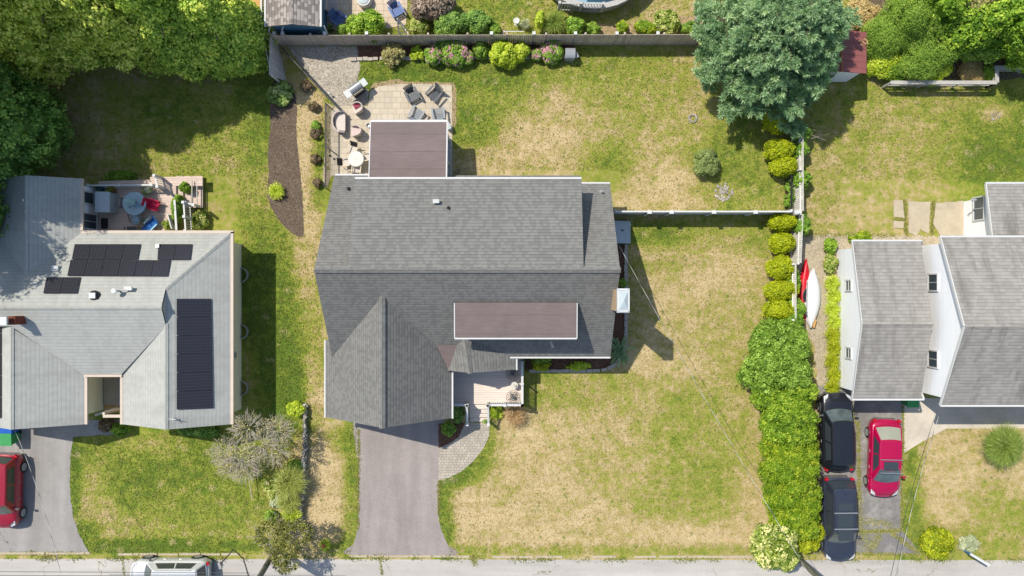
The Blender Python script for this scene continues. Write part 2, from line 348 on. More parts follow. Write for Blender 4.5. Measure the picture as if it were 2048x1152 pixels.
# ------------------------------------------------------------------ mesh building
class MB:
    def __init__(s): s.v = []; s.f = []
    def poly(s, pts):
        i = len(s.v); s.v += [tuple(p) for p in pts]; s.f.append(tuple(range(i, i + len(pts)))); return s
    def slab(s, pts, t):
        pts = [Vector(p) for p in pts]; n = len(pts); i = len(s.v)
        nrm = (pts[1] - pts[0]).cross(pts[2] - pts[1])
        if nrm.z < 0: pts.reverse()
        s.v += [tuple(p) for p in pts] + [(p.x, p.y, p.z - t) for p in pts]
        s.f.append(tuple(range(i, i + n))); s.f.append(tuple(range(i + 2 * n - 1, i + n - 1, -1)))
        for k in range(n):
            a, b = k, (k + 1) % n; s.f.append((i + a, i + n + a, i + n + b, i + b))
        return s
    def sheet(s, pts, z, t=.0):
        return s.slab([(p[0], p[1], z) for p in pts], t) if t else s.poly(ccw([(p[0], p[1], z) for p in pts]))
    def box(s, c, size, rz=0, ry=0, rx=0):
        from mathutils import Euler
        R = Euler((rx, ry, rz)).to_matrix(); c = Vector(c); i = len(s.v)
        for dz in (-.5, .5):
            for dx, dy in ((-.5, -.5), (.5, -.5), (.5, .5), (-.5, .5)):
                s.v.append(tuple(c + R @ Vector((dx * size[0], dy * size[1], dz * size[2]))))
        s.f += [(i + 3, i + 2, i + 1, i), (i + 4, i + 5, i + 6, i + 7), (i, i + 1, i + 5, i + 4), (i + 1, i + 2, i + 6, i + 5), (i + 2, i + 3, i + 7, i + 6), (i + 3, i, i + 4, i + 7)]
        return s
    def beam(s, p, q, w=.1, h=.15):
        p, q = Vector(p), Vector(q); d = (q - p); side = Vector((-d.y, d.x, 0))
        if side.length < 1e-6: side = Vector((1, 0, 0))
        side = side.normalized() * w / 2; up = side.cross(d).normalized() * h / 2
        if up.z < 0: up = -up
        i = len(s.v)
        for e in (p, q):
            for a, b in ((-1, -1), (1, -1), (1, 1), (-1, 1)): s.v.append(tuple(e + side * a + up * b))
        s.f += [(i, i + 1, i + 2, i + 3), (i + 7, i + 6, i + 5, i + 4), (i, i + 4, i + 5, i + 1), (i + 1, i + 5, i + 6, i + 2), (i + 2, i + 6, i + 7, i + 3), (i + 3, i + 7, i + 4, i)]
        return s
    def tube(s, pts, r, n=6, r2=None):
        pts = [Vector(p) for p in pts]; m = len(pts); i = len(s.v)
        for k, p in enumerate(pts):
            d = (pts[min(k + 1, m - 1)] - pts[max(k - 1, 0)]).normalized()
            a = d.orthogonal().normalized() if abs(d.z) > .9 else d.cross(Vector((0, 0, 1))).normalized()
            b = d.cross(a); rr = r if r2 is None else r + (r2 - r) * k / (m - 1)
            for j in range(n):
                t = 2 * PI * j / n; s.v.append(tuple(p + a * math.cos(t) * rr + b * math.sin(t) * rr))
        for k in range(m - 1):
            for j in range(n):
                j2 = (j + 1) % n; s.f.append((i + k * n + j, i + k * n + j2, i + (k + 1) * n + j2, i + (k + 1) * n + j))
        s.f.append(tuple(i + j for j in range(n))[::-1]); s.f.append(tuple(i + (m - 1) * n + j for j in range(n)))
        return s
    def lathe(s, c, prof, n=16, sx=1, sy=1, a0=0, a1=2 * PI):
        c = Vector(c); i = len(s.v); full = abs(a1 - a0 - 2 * PI) < 1e-6; k = n if full else n + 1
        for r, z in prof:
            for j in range(k):
                t = a0 + (a1 - a0) * j / n; s.v.append((c.x + r * sx * math.cos(t), c.y + r * sy * math.sin(t), c.z + z))
        for a in range(len(prof) - 1):
            for j in range(n):
                j2 = (j + 1) % k; s.f.append((i + a * k + j, i + a * k + j2, i + (a + 1) * k + j2, i + (a + 1) * k + j))
        if full:
            if prof[0][0] > 1e-4: s.f.append(tuple(i + j for j in range(n))[::-1])
            if prof[-1][0] > 1e-4: s.f.append(tuple(i + (len(prof) - 1) * k + j for j in range(n)))
        return s
    def grid(s, G):
        """G rows of points"""
        i = len(s.v); w = len(G[0])
        for row in G: s.v += [tuple(p) for p in row]
        for a in range(len(G) - 1):
            for b in range(w - 1): s.f.append((i + a * w + b, i + a * w + b + 1, i + (a + 1) * w + b + 1, i + (a + 1) * w + b))
        return s
    def split(s, name, mat, parent=None):
        """each separate piece becomes a part of its own"""
        par = list(range(len(s.v)))
        def fd(a):
            while par[a] != a: par[a] = par[par[a]]; a = par[a]
            return a
        for f in s.f:
            for k in f[1:]: par[fd(k)] = fd(f[0])
        groups = {}
        for f in s.f: groups.setdefault(fd(f[0]), []).append(f)
        for fs in groups.values():
            q = MB(); q.whole = 1; m = {}
            for f in fs:
                for k in f:
                    if k not in m: m[k] = len(q.v); q.v.append(s.v[k])
                q.f.append(tuple(m[k] for k in f))
            q.done(name, mat, parent)
    def done(s, name, mat, parent=None, smooth=False, recalc=False):
        if name in ('gutter', 'porch_post', 'downspout', 'front_wall', 'fascia', 'dormer_wall', 'porch_beam', 'stair_rail', 'wing_wall', 'wall', 'annex_wall', 'garage_wall', 'sunroom_wall') and len(s.f) > 1 and not getattr(s, 'whole', 0):
            return s.split(name, mat, parent)
        o0 = Vector((0, 0, 0)); q = parent
        while q is not None: o0 += Vector(q.location); q = q.parent
        me = bpy.data.meshes.new(name)
        me.from_pydata([(v[0] - o0.x, v[1] - o0.y, v[2] - o0.z) for v in s.v], [], s.f)
        if recalc:
            import bmesh
            bm = bmesh.new(); bm.from_mesh(me); bmesh.ops.recalc_face_normals(bm, faces=bm.faces); bm.to_mesh(me); bm.free()
        uvl = me.uv_layers.new(name='UVMap').data
        for pl in me.polygons:
            n = pl.normal
            if abs(n.z) > .9995: tx, ty = Vector((1, 0, 0)), Vector((0, 1, 0))
            else:
                tx = Vector((-n.y, n.x, 0)).normalized()
                if abs(tx.x) > .5 and tx.x < 0: tx = -tx
                if abs(tx.x) <= .5 and tx.y < 0: tx = -tx
                ty = n.cross(tx)
                if ty.z < 0: ty = -ty
            for li in pl.loop_indices:
                v = s.v[me.loops[li].vertex_index]; v = Vector(v); uvl[li].uv = (v.dot(tx), v.dot(ty))
        me.materials.append(mat)
        if smooth:
            for pl in me.polygons: pl.use_smooth = True
        ob = bpy.data.objects.new(name, me); col.objects.link(ob)
        if parent is not None: ob.parent = parent
        return ob

def ccw(pts):
    a = sum(pts[i][0] * pts[(i + 1) % len(pts)][1] - pts[(i + 1) % len(pts)][0] * pts[i][1] for i in range(len(pts)))
    return pts if a > 0 else pts[::-1]

def tag(o, label, cat, group=None, kind=None):
    if label: o['label'] = label
    if cat: o['category'] = cat
    if group: o['group'] = group
    if kind: o['kind'] = kind
    return o
def thing(name, label, cat, loc=(0, 0, 0), group=None):
    o = bpy.data.objects.new(name, None); col.objects.link(o); o.location = loc; o.empty_display_size = .3
    return tag(o, label, cat, group)
def copy_tree(o, loc=None, rz=None, label=None, group=None, parent=None):
    c = o.copy(); col.objects.link(c); c.parent = parent
    if loc is not None: c.location = loc
    if rz is not None: c.rotation_euler = (0, 0, rz)
    if label: c['label'] = label
    if group: c['group'] = group
    for ch in list(o.children): copy_tree(ch, parent=c)
    return c
def structure(o): o['kind'] = 'structure'; return o

def smooth_poly(px, n=6, jit=0.0, seed=0, z=0, closed=True):
    """Catmull-Rom through photo pixels (at height z) -> world xy, with a ragged edge"""
    r = random.Random(seed); L = len(px); out = []
    for i in range(L if closed else L - 1):
        p0, p1, p2, p3 = [px[(i + k) % L] if closed else px[max(0, min(L - 1, i + k))] for k in (-1, 0, 1, 2)]
        for k in range(n):
            t = k / n
            q = [.5 * ((2 * p1[a]) + (-p0[a] + p2[a]) * t + (2 * p0[a] - 5 * p1[a] + 4 * p2[a] - p3[a]) * t * t + (-p0[a] + 3 * p1[a] - 3 * p2[a] + p3[a]) * t ** 3) for a in (0, 1)]
            w = P(q[0] + r.uniform(-jit, jit), q[1] + r.uniform(-jit, jit), z); out.append((w.x, w.y))
    return out
def pxpoly(px, z=0):
    return [tuple(P(x, y, z))[:2] for x, y in px]
def ragged(px, step=6, jit=2.0, seed=1):
    """straight-edged pixel polygon with edges broken up"""
    r = random.Random(seed); out = []
    for i in range(len(px)):
        a, b = px[i], px[(i + 1) % len(px)]; d = math.dist(a, b); n = max(1, int(d / step))
        for k in range(n):
            t = k / n; w = P(a[0] + (b[0] - a[0]) * t + r.uniform(-jit, jit), a[1] + (b[1] - a[1]) * t + r.uniform(-jit, jit)); out.append((w.x, w.y))
    return out

def quads(name, Pn, A, B, tint, mat, parent=None, mid=True):
    """leaf mesh: centres Pn, half axes A (length) and B (width); pointed leaves"""
    n = len(Pn); o0 = Vector((0, 0, 0)); q = parent
    while q is not None: o0 += Vector(q.location); q = q.parent
    Pn = Pn - np.array(o0)
    V = np.empty((n, 4, 3), np.float32)
    V[:, 0] = Pn - A; V[:, 1] = Pn + B * 1.0 - A * .1; V[:, 2] = Pn + A; V[:, 3] = Pn - B - A * .1
    me = bpy.data.meshes.new(name)
    me.vertices.add(n * 4); me.vertices.foreach_set('co', V.reshape(-1))
    me.loops.add(n * 4); me.loops.foreach_set('vertex_index', np.arange(n * 4, dtype=np.int32))
    me.polygons.add(n); me.polygons.foreach_set('loop_start', np.arange(0, n * 4, 4, dtype=np.int32))
    me.polygons.foreach_set('loop_total', np.full(n, 4, np.int32))
    at = me.attributes.new('tint', 'FLOAT', 'POINT'); at.data.foreach_set('value', np.repeat(tint.astype(np.float32), 4))
    me.update(calc_edges=True); me.materials.append(mat)
    ob = bpy.data.objects.new(name, me); col.objects.link(ob)
    if parent is not None: ob.parent = parent
    return ob
def unit(a): return a / (np.linalg.norm(a, axis=1, keepdims=True) + 1e-9)
def leaf_axes(N, L, W, along=None, spread=1.0):
    n = len(N); N = unit(N)
    R = rng.normal(size=(n, 3)) * spread + (0 if along is None else along)
    A = unit(R - (R * N).sum(1, keepdims=True) * N); B = np.cross(N, A)
    return A * np.reshape(L, (-1, 1)), B * np.reshape(W, (-1, 1))

def crown(lobes, clumps, m, rc, size, up=.4, zlow=-.45, flat=.6, wid=.55, ctint=.22, along=None, inner=.25, jit=1.0):
    lob = np.array(lobes, float); area = lob[:, 3] * lob[:, 4] + lob[:, 3] * lob[:, 5]; area /= area.sum()
    C = []; Dn = []
    tries = 0
    while len(C) < clumps and tries < clumps * 12:
        tries += 1
        k = rng.choice(len(lob), p=area); d = rng.normal(size=3); d /= np.linalg.norm(d)
        if d[2] < zlow: continue
        c, r = lob[k, :3], lob[k, 3:6]
        p = c + d * r * (1 - inner * rng.random() ** 2)
        bad = False
        for j in range(len(lob)):
            if j != k and (((p - lob[j, :3]) / (lob[j, 3:6] * .86)) ** 2).sum() < 1: bad = True; break
        if bad or p[2] < .04: continue
        C.append(p); Dn.append(d / r * r.mean())
    C = np.array(C); Dn = unit(np.array(Dn)); n = len(C)
    Cr = np.repeat(C, m, 0); Dr = np.repeat(Dn, m, 0)
    off = rng.normal(size=(n * m, 3)); off = unit(off) * (rng.random((n * m, 1)) ** .5)
    off -= Dr * (off * Dr).sum(1, keepdims=True) * (1 - flat)
    rcs = np.repeat(rc * (.7 + .6 * rng.random(n)), m)[:, None]
    Pp = Cr + off * rcs
    N = Dr * .55 + off * .7 + rng.normal(size=(n * m, 3)) * .38 * jit + np.array([0, 0, up])
    ct = np.repeat(rng.normal(size=n) * ctint, m)
    tint = np.clip(.5 + ct + rng.normal(size=n * m) * .16, 0, 1)
    Pp[:, 2] = np.maximum(Pp[:, 2], .03)
    sz = size * (.65 + .7 * rng.random(n * m))
    al = None if along is None else np.array(along)
    A, B = leaf_axes(N, sz / 2, sz / 2 * wid, al, 1.0 if al is None else .35)
    return Pp, A, B, tint
def core(lobes, k=.8, seed=0):
    b = MB()
    for (x, y, z, rx, ry, rz) in lobes:
        pr = [(max(.001, math.sin(PI * i / 6)) * 1.0, -math.cos(PI * i / 6)) for i in range(7)]
        i0 = len(b.v)
        b.lathe((0, 0, 0), pr, 9)
        for q in range(i0, len(b.v)):
            v = b.v[q]; w = k * (1 + .12 * math.sin(v[0] * 7 + v[1] * 5 + v[2] * 6 + seed))
            b.v[q] = (x + v[0] * rx * w, y + v[1] * ry * w, max(.02, z + v[2] * rz * w))
    return b

def tree(name, label, cat, base, lobes, mat, clumps, m, rc, size, group=None, trunk=None, corek=.72, blossom=None, mat2=None, **kw):
    """lobes are relative to base"""
    t = thing(name, label, cat, base, group); bx, by, bz = base
    L = [(bx + a, by + b, bz + c, d, e, f) for a, b, c, d, e, f in lobes]
    q = crown(L, clumps, m, rc, size, **kw)
    cb = core(L, corek); 
    ob = quads('crown' if cat == 'tree' else 'foliage', *q, mat, t)
    if corek:      # dense inner foliage, tinted dark to paint inner shade; joined into the crown mesh
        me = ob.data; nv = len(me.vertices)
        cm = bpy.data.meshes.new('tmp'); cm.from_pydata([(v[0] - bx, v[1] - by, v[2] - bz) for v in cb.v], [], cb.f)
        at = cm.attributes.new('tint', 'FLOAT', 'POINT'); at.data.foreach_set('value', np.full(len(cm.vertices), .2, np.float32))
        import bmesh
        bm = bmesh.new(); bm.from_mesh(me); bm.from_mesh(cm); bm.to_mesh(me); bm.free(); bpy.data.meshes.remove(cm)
    if trunk:
        tb = MB(); hgt, r = trunk
        tb.tube([(bx, by, bz - .05), (bx + .03, by, bz + hgt * .5), (bx, by + .03, bz + hgt)], r, 8, r * .35)
        for k in range(5):
            a = k * 1.3; z0 = bz + hgt * (.35 + .1 * k); ln = hgt * .28
            tb.tube([(bx, by, z0), (bx + math.cos(a) * ln * .6, by + math.sin(a) * ln * .6, z0 + ln * .4), (bx + math.cos(a) * ln, by + math.sin(a) * ln, z0 + ln * .7)], r * .4, 5, r * .12)
        tb.done('trunk', M['bark'], t, smooth=True)
    if blossom:
        bm_, nb, bs, bmin = blossom
        Q = crown([(a, b, c, d * 1.04, e * 1.04, f * 1.04) for a, b, c, d, e, f in L], nb, 12, bs, bs * .9, up=.8, zlow=bmin, inner=.05, ctint=.3)
        o2 = quads('blossoms', *Q, bm_, t); o2['kind'] = 'stuff'
    return t

def shrub(label, px, py, r, h, mat, name='shrub', cat='shrub', size=.13, dens=1.0, group=None, blossom=None, ry=None, lob=5, seed=None, corek=.7, zc=None, **kw):
    """rounded shrub whose visible middle is at the photo pixel"""
    z = h * .5 if zc is None else zc
    c = P(px, py, z); ry = ry or r
    rr = random.Random(seed if seed is not None else int(px * 7 + py)); lobes = [(0, 0, h * .48, r * .8, ry * .8, h * .5)]
    for k in range(lob):
        a = 2 * PI * k / lob + rr.uniform(-.4, .4); d = .52
        lobes.append((math.cos(a) * r * d, math.sin(a) * ry * d, h * rr.uniform(.35, .55), r * rr.uniform(.42, .55), ry * rr.uniform(.42, .55), h * rr.uniform(.36, .46)))
    area = PI * r * ry + 2 * PI * ((r + ry) / 2) * h * .5
    rc = min(.28, max(.1, r * .26)); m = 14
    clumps = int(area * 1.25 / (rc * rc * 2.2) * dens) + 8
    mm = int(max(10, min(60, 5.2 * (rc * rc * 3.1) / (size * size * .55))))
    return tree(name, label, cat, (c.x, c.y, 0), lobes, mat, clumps, mm, rc, size, group=group, blossom=blossom, corek=corek, trunk=(h * .55, max(.02, r * .05)), **kw)

def blades(name, label, cat, px, py, r, h, mat, n=900, w=.02, group=None, droop=1.0, segs=4):
    """arching grass clump"""
    c = P(px, py, h * .45); t = thing(name, label, cat, (c.x, c.y, 0), group)
    a = rng.random(n) * 2 * PI; rad = r * (.25 + .75 * rng.random(n) ** .6); hh = h * (.65 + .45 * rng.random(n))
    b0 = rng.normal(size=(n, 2)) * r * .12
    Ps, As, Bs, Ts = [], [], [], []
    tn = np.clip(.5 + rng.normal(size=n) * .25, 0, 1)
    prev = np.stack([b0[:, 0], b0[:, 1], np.zeros(n)], 1)
    for k in range(1, segs + 1):
        s = k / segs
        cur = np.stack([b0[:, 0] + np.cos(a) * rad * s ** 1.5, b0[:, 1] + np.sin(a) * rad * s ** 1.5, hh * (np.sin(s * PI * .62 * droop)) + 0 * s], 1)
        cur[:, 2] = np.maximum(cur[:, 2], .03)
        mid = (prev + cur) / 2; A = (cur - prev) / 2 * 1.15
        side = np.stack([-np.sin(a), np.cos(a), np.zeros(n)], 1) * (w * (1.1 - .8 * s)) + rng.normal(size=(n, 3)) * w * .2
        Ps.append(mid); As.append(A); Bs.append(side); Ts.append(np.clip(tn + (s - .5) * .3, 0, 1)); prev = cur
    Pn = np.concatenate(Ps) + np.array([c.x, c.y, 0])
    quads('blades', Pn, np.concatenate(As), np.concatenate(Bs), np.concatenate(Ts), mat, t)
    return t

# ------------------------------------------------------------------ ground
def ground():
    xs = np.concatenate([[-220, -90, -50], np.arange(-36, 36.01, .2), [50, 90, 220]])
    ys = np.concatenate([[-220, -90, -40], np.arange(-21, 21.01, .2), [40, 90, 220]])
    X, Y = np.meshgrid(xs, ys); px = X * 33 + 1024; py = 576 - Y * 33
    # greenness blobs: photo x, y, rx, ry, value (0 straw .. 1 lush), weight
    B = [(760, 140, 60, 22, .85, 2), (900, 150, 90, 25, .8, 1.5), (1120, 130, 120, 25, .62, 1), (1300, 130, 100, 30, .5, 1), (1390, 130, 40, 30, .25, 1),
         (950, 260, 45, 30, .85, 2), (1080, 290, 120, 45, .08, 1.4), (1130, 220, 60, 30, .25, 1), (1000, 340, 60, 25, .15, 1.2), (1250, 200, 60, 40, .5, .8), (1210, 320, 45, 40, .72, 1.2),
         (1330, 380, 80, 40, .12, 1.2), (1340, 260, 60, 40, .3, 1), (1470, 340, 60, 60, .7, 1.4), (1480, 400, 60, 20, .45, 1), (1550, 330, 30, 60, .4, 1), (1000, 200, 60, 30, .6, .8), (1060, 340, 30, 20, .6, .8), (1180, 360, 30, 20, .7, .7),
         (1320, 470, 55, 18, .9, 1.6), (1430, 470, 70, 25, .45, 1), (1500, 480, 50, 25, .6, 1), (1400, 560, 90, 50, .15, 1), (1340, 520, 40, 40, .5, .8), (1460, 640, 50, 60, .5, 1), (1400, 660, 60, 50, .3, 1),
         (1180, 780, 60, 30, .4, .8), (1080, 770, 60, 25, .62, 1), (1000, 880, 60, 40, .15, 1.3), (1080, 960, 80, 60, .22, 1.3), (1200, 920, 60, 35, .3, 1), (1400, 870, 60, 60, .52, 1.2), (1430, 950, 70, 60, .6, 1.2), (1380, 1000, 60, 40, .5, 1),
         (1340, 1070, 200, 18, .12, 1.6), (1220, 1070, 60, 20, .35, .8), (1100, 1080, 100, 20, .15, 1), (960, 1010, 60, 30, .08, 1.2), (950, 920, 22, 26, .95, 2.5), (915, 955, 18, 14, .95, 2.5), (888, 1020, 12, 50, .95, 3), (980, 880, 12, 25, .9, 2.5),
         (1290, 700, 60, 50, .2, 1), (1270, 560, 25, 80, .4, 1), (1250, 760, 60, 12, .55, 1), (1180, 930, 40, 25, .42, 1), (1500, 1000, 30, 50, .15, 1.5), (1500, 800, 40, 80, .4, .9), (1210, 1100, 250, 7, .55, 3), (1000, 1000, 30, 20, .45, 1),
         (520, 250, 30, 50, .75, 1), (430, 300, 60, 40, .55, 1.2), (500, 360, 40, 60, .45, .8), (450, 420, 30, 50, .45, 1), (500, 450, 40, 40, .6, 1), (515, 560, 20, 60, .8, 1.2), (560, 600, 20, 120, .72, 1), (575, 720, 25, 70, .88, 1.5),
         (610, 480, 20, 60, .15, 1.4), (625, 560, 18, 60, .3, 1.2), (620, 660, 22, 60, .45, 1), (625, 740, 10, 50, .25, 1), (640, 600, 12, 40, .5, 1), (610, 300, 18, 60, .1, 2), (640, 330, 14, 60, .75, 2), (610, 220, 22, 25, .12, 2), (660, 280, 6, 70, .65, 2),
         (300, 230, 60, 30, .75, .8), (200, 250, 80, 60, .3, .8), (250, 320, 80, 20, .35, .8), (340, 300, 40, 30, .5, 1),
         (300, 950, 100, 60, .78, 1.2), (400, 980, 60, 50, .7, 1), (200, 900, 40, 40, .6, 1), (180, 1000, 35, 50, .28, 1.2), (280, 1050, 60, 18, .4, .8), (150, 960, 8, 60, 1, 3), (165, 1060, 20, 14, 1, 3), (290, 1092, 120, 8, .95, 2), (400, 1010, 60, 30, .6, 1), (290, 890, 60, 15, .35, 1),
         (655, 960, 28, 90, .06, 1.8), (700, 930, 12, 60, .8, 2), (700, 1040, 14, 50, .75, 2), (640, 1060, 25, 30, .1, 1.2), (680, 880, 20, 20, .85, 2), (640, 850, 25, 25, .5, 1), (690, 1100, 30, 8, .8, 2),
         (1700, 250, 60, 60, .5, 1), (1750, 320, 120, 60, .4, 1.5), (1650, 380, 40, 60, .38, 1), (1850, 250, 60, 60, .48, 1), (1850, 380, 60, 25, .42, 1), (1980, 320, 60, 60, .85, 1.6), (2010, 240, 40, 20, .8, 1), (1990, 230, 18, 12, .05, 2.5), (2020, 180, 30, 20, .6, 1), (1860, 190, 60, 12, .55, 1),
         (1900, 960, 70, 60, .2, 1.4), (1980, 1000, 40, 30, .58, 1), (2030, 920, 30, 40, .15, 1.2), (1880, 880, 40, 15, .2, 1), (1822, 960, 14, 90, .85, 2.5), (1830, 1060, 20, 25, .75, 2), (2000, 1080, 40, 20, .5, 1), (1930, 1080, 40, 20, .5, 1),
         (1150, 20, 100, 14, .6, 1), (1330, 30, 70, 30, .32, 1), (960, 10, 80, 30, .7, 1), (860, 40, 40, 20, .7, 1)]
    num = np.full(X.shape, .38 * .02); den = np.full(X.shape, .02)
    for bx, by, rx, ry, v, w in B:
        g = w * np.exp(-(((px - bx) / rx) ** 2 + ((py - by) / ry) ** 2) * .8); num += g * v; den += g
    val = num / den
    def zone(x0, x1, y0, y1, d, soft=25): return d / (1 + np.exp(-(px - x0) / soft)) / (1 + np.exp((px - x1) / soft)) / (1 + np.exp(-(py - y0) / soft)) / (1 + np.exp((py - y1) / soft))
    val = val + zone(690, 1590, 80, 430, .10) + zone(1600, 2300, 150, 480, .06) + zone(-200, 600, 100, 870, .10) + zone(490, 660, 480, 870, .10) + zone(890, 1540, 430, 1110, .03) + zone(1800, 2300, 850, 1110, .05) + zone(140, 560, 860, 1110, .06)
    me = bpy.data.meshes.new('ground')
    ny, nx = X.shape; V = np.stack([X, Y, np.zeros_like(X)], -1).reshape(-1, 3)
    idx = np.arange(ny * nx).reshape(ny, nx)
    Fq = np.stack([idx[:-1, :-1], idx[:-1, 1:], idx[1:, 1:], idx[1:, :-1]], -1).reshape(-1, 4)
    me.vertices.add(len(V)); me.vertices.foreach_set('co', V.astype(np.float32).reshape(-1))
    me.loops.add(Fq.size); me.loops.foreach_set('vertex_index', Fq.reshape(-1).astype(np.int32))
    me.polygons.add(len(Fq)); me.polygons.foreach_set('loop_start', np.arange(0, Fq.size, 4, dtype=np.int32)); me.polygons.foreach_set('loop_total', np.full(len(Fq), 4, np.int32))
    at = me.attributes.new('green', 'FLOAT', 'POINT'); at.data.foreach_set('value', val.reshape(-1).astype(np.float32))
    me.update(calc_edges=True)
    s = NT('lawn'); p = s.pos(); a = s.attr('green')
    n1 = s.noise(.55, p, 6, .72); n2 = s.noise(2.6, p, 6, .75); n3 = s.noise(11, p, 4, .8); n4 = s.noise(34, p, 3, .8)
    def off(n, k): return s.math('MULTIPLY', s.math('SUBTRACT', n, .5), k)
    n15 = s.noise(1.25, p, 7, .78)
    g = s.math('ADD', s.math('MULTIPLY_ADD', a, 1.15, -.10), s.math('ADD', s.math('ADD', off(n1, 1.1), off(n15, 1.8)), s.math('ADD', off(n2, 1.3), s.math('ADD', off(n3, .9), off(n4, .5)))))
    c0 = s.ramp(g, [(.0, D(230, 206, 162)), (.22, D(212, 190, 140)), (.36, D(194, 180, 116)), (.50, D(178, 178, 88)), (.74, D(154, 168, 66)), (1.0, D(112, 138, 54))])
    # reddish thatch here and there, and bluish-green clover
    r1 = s.noise(1.7, s.scale(p, (1, 1.1, 1)), 5, .7)
    c0 = s.mix(s.ramp(r1, [(.56, (0,) * 3), (.72, (.5,) * 3)]), c0, D(168, 138, 100))
    r2 = s.noise(.9, s.scale(p, (1.2, 1, 1)), 6, .75)
    c0 = s.mix(s.ramp(r2, [(.6, (0,) * 3), (.75, (.45,) * 3)]), c0, D(122, 136, 74))
    # clumps of coarse weeds and crisp bare scuffs
    vw = s.n('ShaderNodeTexVoronoi'); vw.inputs['Scale'].default_value = 1.6; s.l(p, vw.inputs['Vector'])
    wz = s.math('ADD', vw.outputs['Distance'], s.math('MULTIPLY', s.math('SUBTRACT', n3, .5), .5))
    c0 = s.mix(s.ramp(wz, [(.10, (.75,) * 3), (.17, (0,) * 3)]), c0, D(118, 142, 56))
    vb = s.n('ShaderNodeTexVoronoi'); vb.inputs['Scale'].default_value = .75; s.l(s.scale(p, (1, 1.2, 1)), vb.inputs['Vector'])
    bz = s.math('ADD', vb.outputs['Distance'], s.math('ADD', s.math('MULTIPLY', s.math('SUBTRACT', n2, .5), 1.1), s.math('MULTIPLY', s.math('SUBTRACT', n3, .5), .5)))
    c0 = s.mix(s.ramp(bz, [(.08, (.5,) * 3), (.20, (0,) * 3)]), c0, D(218, 196, 152))
    c0 = s.mix(1, c0, s.ramp(n4, [(.3, (.70,) * 3), (.7, (1.34,) * 3)]), 'MULTIPLY')
    c0 = s.mix(1, c0, s.ramp(n3, [(.3, (.86,) * 3), (.7, (1.18,) * 3)]), 'MULTIPLY')
    mow = s.noise(1.0, s.scale(p, (.25, 2.2, 1)), 2)
    c0 = s.mix(1, c0, s.ramp(mow, [(.35, (.94,) * 3), (.65, (1.05,) * 3)]), 'MULTIPLY')
    s.princ(c0, .95, .08, normal=s.bump(s.math('ADD', n4, s.math('MULTIPLY', n3, .8)), 1.0, .05))
    me.materials.append(s.m)
    ob = bpy.data.objects.new('ground', me); col.objects.link(ob); structure(ob)
    # grass blades standing over the whole lawn so its edges and colour break up
    n = 400000
    gx = rng.uniform(-31, 31.5, n); gy = rng.uniform(-16.1, 17.6, n)
    ix = np.clip(((gx + 36) / .2).astype(int) + 3, 0, nx - 1); iy = np.clip(((gy + 21) / .2).astype(int) + 3, 0, ny - 1)
    gv = val[iy, ix]; keep = rng.random(n) < .35 + .65 * np.clip(gv, 0, 1)
    qx, qy = gx * 33 + 1024, 576 - gy * 33
    for z in NOGRASS:
        keep &= ~inpoly(qx, qy, z)
    gx, gy, gv = gx[keep], gy[keep], gv[keep]; n = len(gx)
    N = rng.normal(size=(n, 3)); N[:, 2] = np.abs(N[:, 2]) * .8 + .4
    L = .07 + .07 * rng.random(n)
    A, Bq = leaf_axes(N, L * .6, L * .16)
    quads('grass', np.stack([gx, gy, np.full(n, .03)], 1), A, Bq, np.clip(1.05 - gv * .95 + rng.normal(size=n) * .2, 0, 1), LF['lawn'])['kind'] = 'stuff'
def inpoly(x, y, poly):
    r = np.zeros(len(x), bool); j = len(poly) - 1
    for i in range(len(poly)):
        xi, yi = poly[i]; xj, yj = poly[j]
        if yi != yj: r ^= ((yi > y) != (yj > y)) & (x < (xj - xi) * (y - yi) / (yj - yi) + xi)
        j = i
    return r
G = {
 'drive': [(719, 800), (718, 960), (715, 1050), (708, 1085), (699, 1109), (903, 1111), (893, 1085), (880, 1050), (876, 1015), (877, 960), (877, 800)],
 'walk': [(877, 897), (897, 888), (918, 874), (930, 846), (979, 846), (978, 872), (966, 898), (948, 921), (924, 942), (899, 955), (877, 961)],
 'bedfront': [(877, 846), (930, 846), (924, 866), (908, 882), (893, 890), (877, 897)],
 'driveL': [(-200, 840), (240, 840), (236, 868), (146, 874), (141, 920), (140, 985), (146, 1030), (156, 1066), (178, 1104), (-200, 1104)],
 'driveR': [(1638, 772), (1700, 772), (1700, 796), (1806, 796), (1805, 905), (1803, 1000), (1802, 1060), (1842, 1108), (1618, 1108), (1640, 1040)],
 'walkR': [(1806, 796), (2300, 796), (2300, 856), (1892, 857), (1850, 880), (1808, 906)],
 'side': [(1596, 474), (1640, 470), (1890, 472), (1890, 520), (1675, 520), (1668, 600), (1668, 770), (1635, 772), (1628, 690), (1600, 640), (1596, 560)],
 'patio': [(672, 212), (736, 212), (740, 182), (760, 172), (800, 168), (904, 170), (905, 352), (662, 352), (662, 222)],
 'gravel': [(574, 93), (714, 93), (716, 118), (722, 132), (712, 160), (716, 178), (738, 178), (736, 212), (672, 212), (640, 178), (600, 130)],
 'mulchL': [(546, 165), (578, 165), (590, 190), (594, 220), (593, 260), (598, 320), (604, 380), (607, 440), (606, 472), (590, 470), (566, 450), (545, 420), (534, 388), (537, 350), (536, 300), (541, 250), (540, 215)],
 'mulchB': [(700, 93), (1150, 88), (1150, 118), (700, 120)],
 'toppatio': [(650, -120), (800, -120), (815, 0), (812, 50), (780, 56), (700, 60), (650, 60)],
 'road': [(-3000, 1114), (5000, 1124), (5000, 1500), (-3000, 1500)],
 'bedE': [(1224, 486), (1248, 486), (1250, 640), (1250, 700), (1236, 728), (1210, 738), (1050, 740), (1050, 712), (1224, 712)],
}
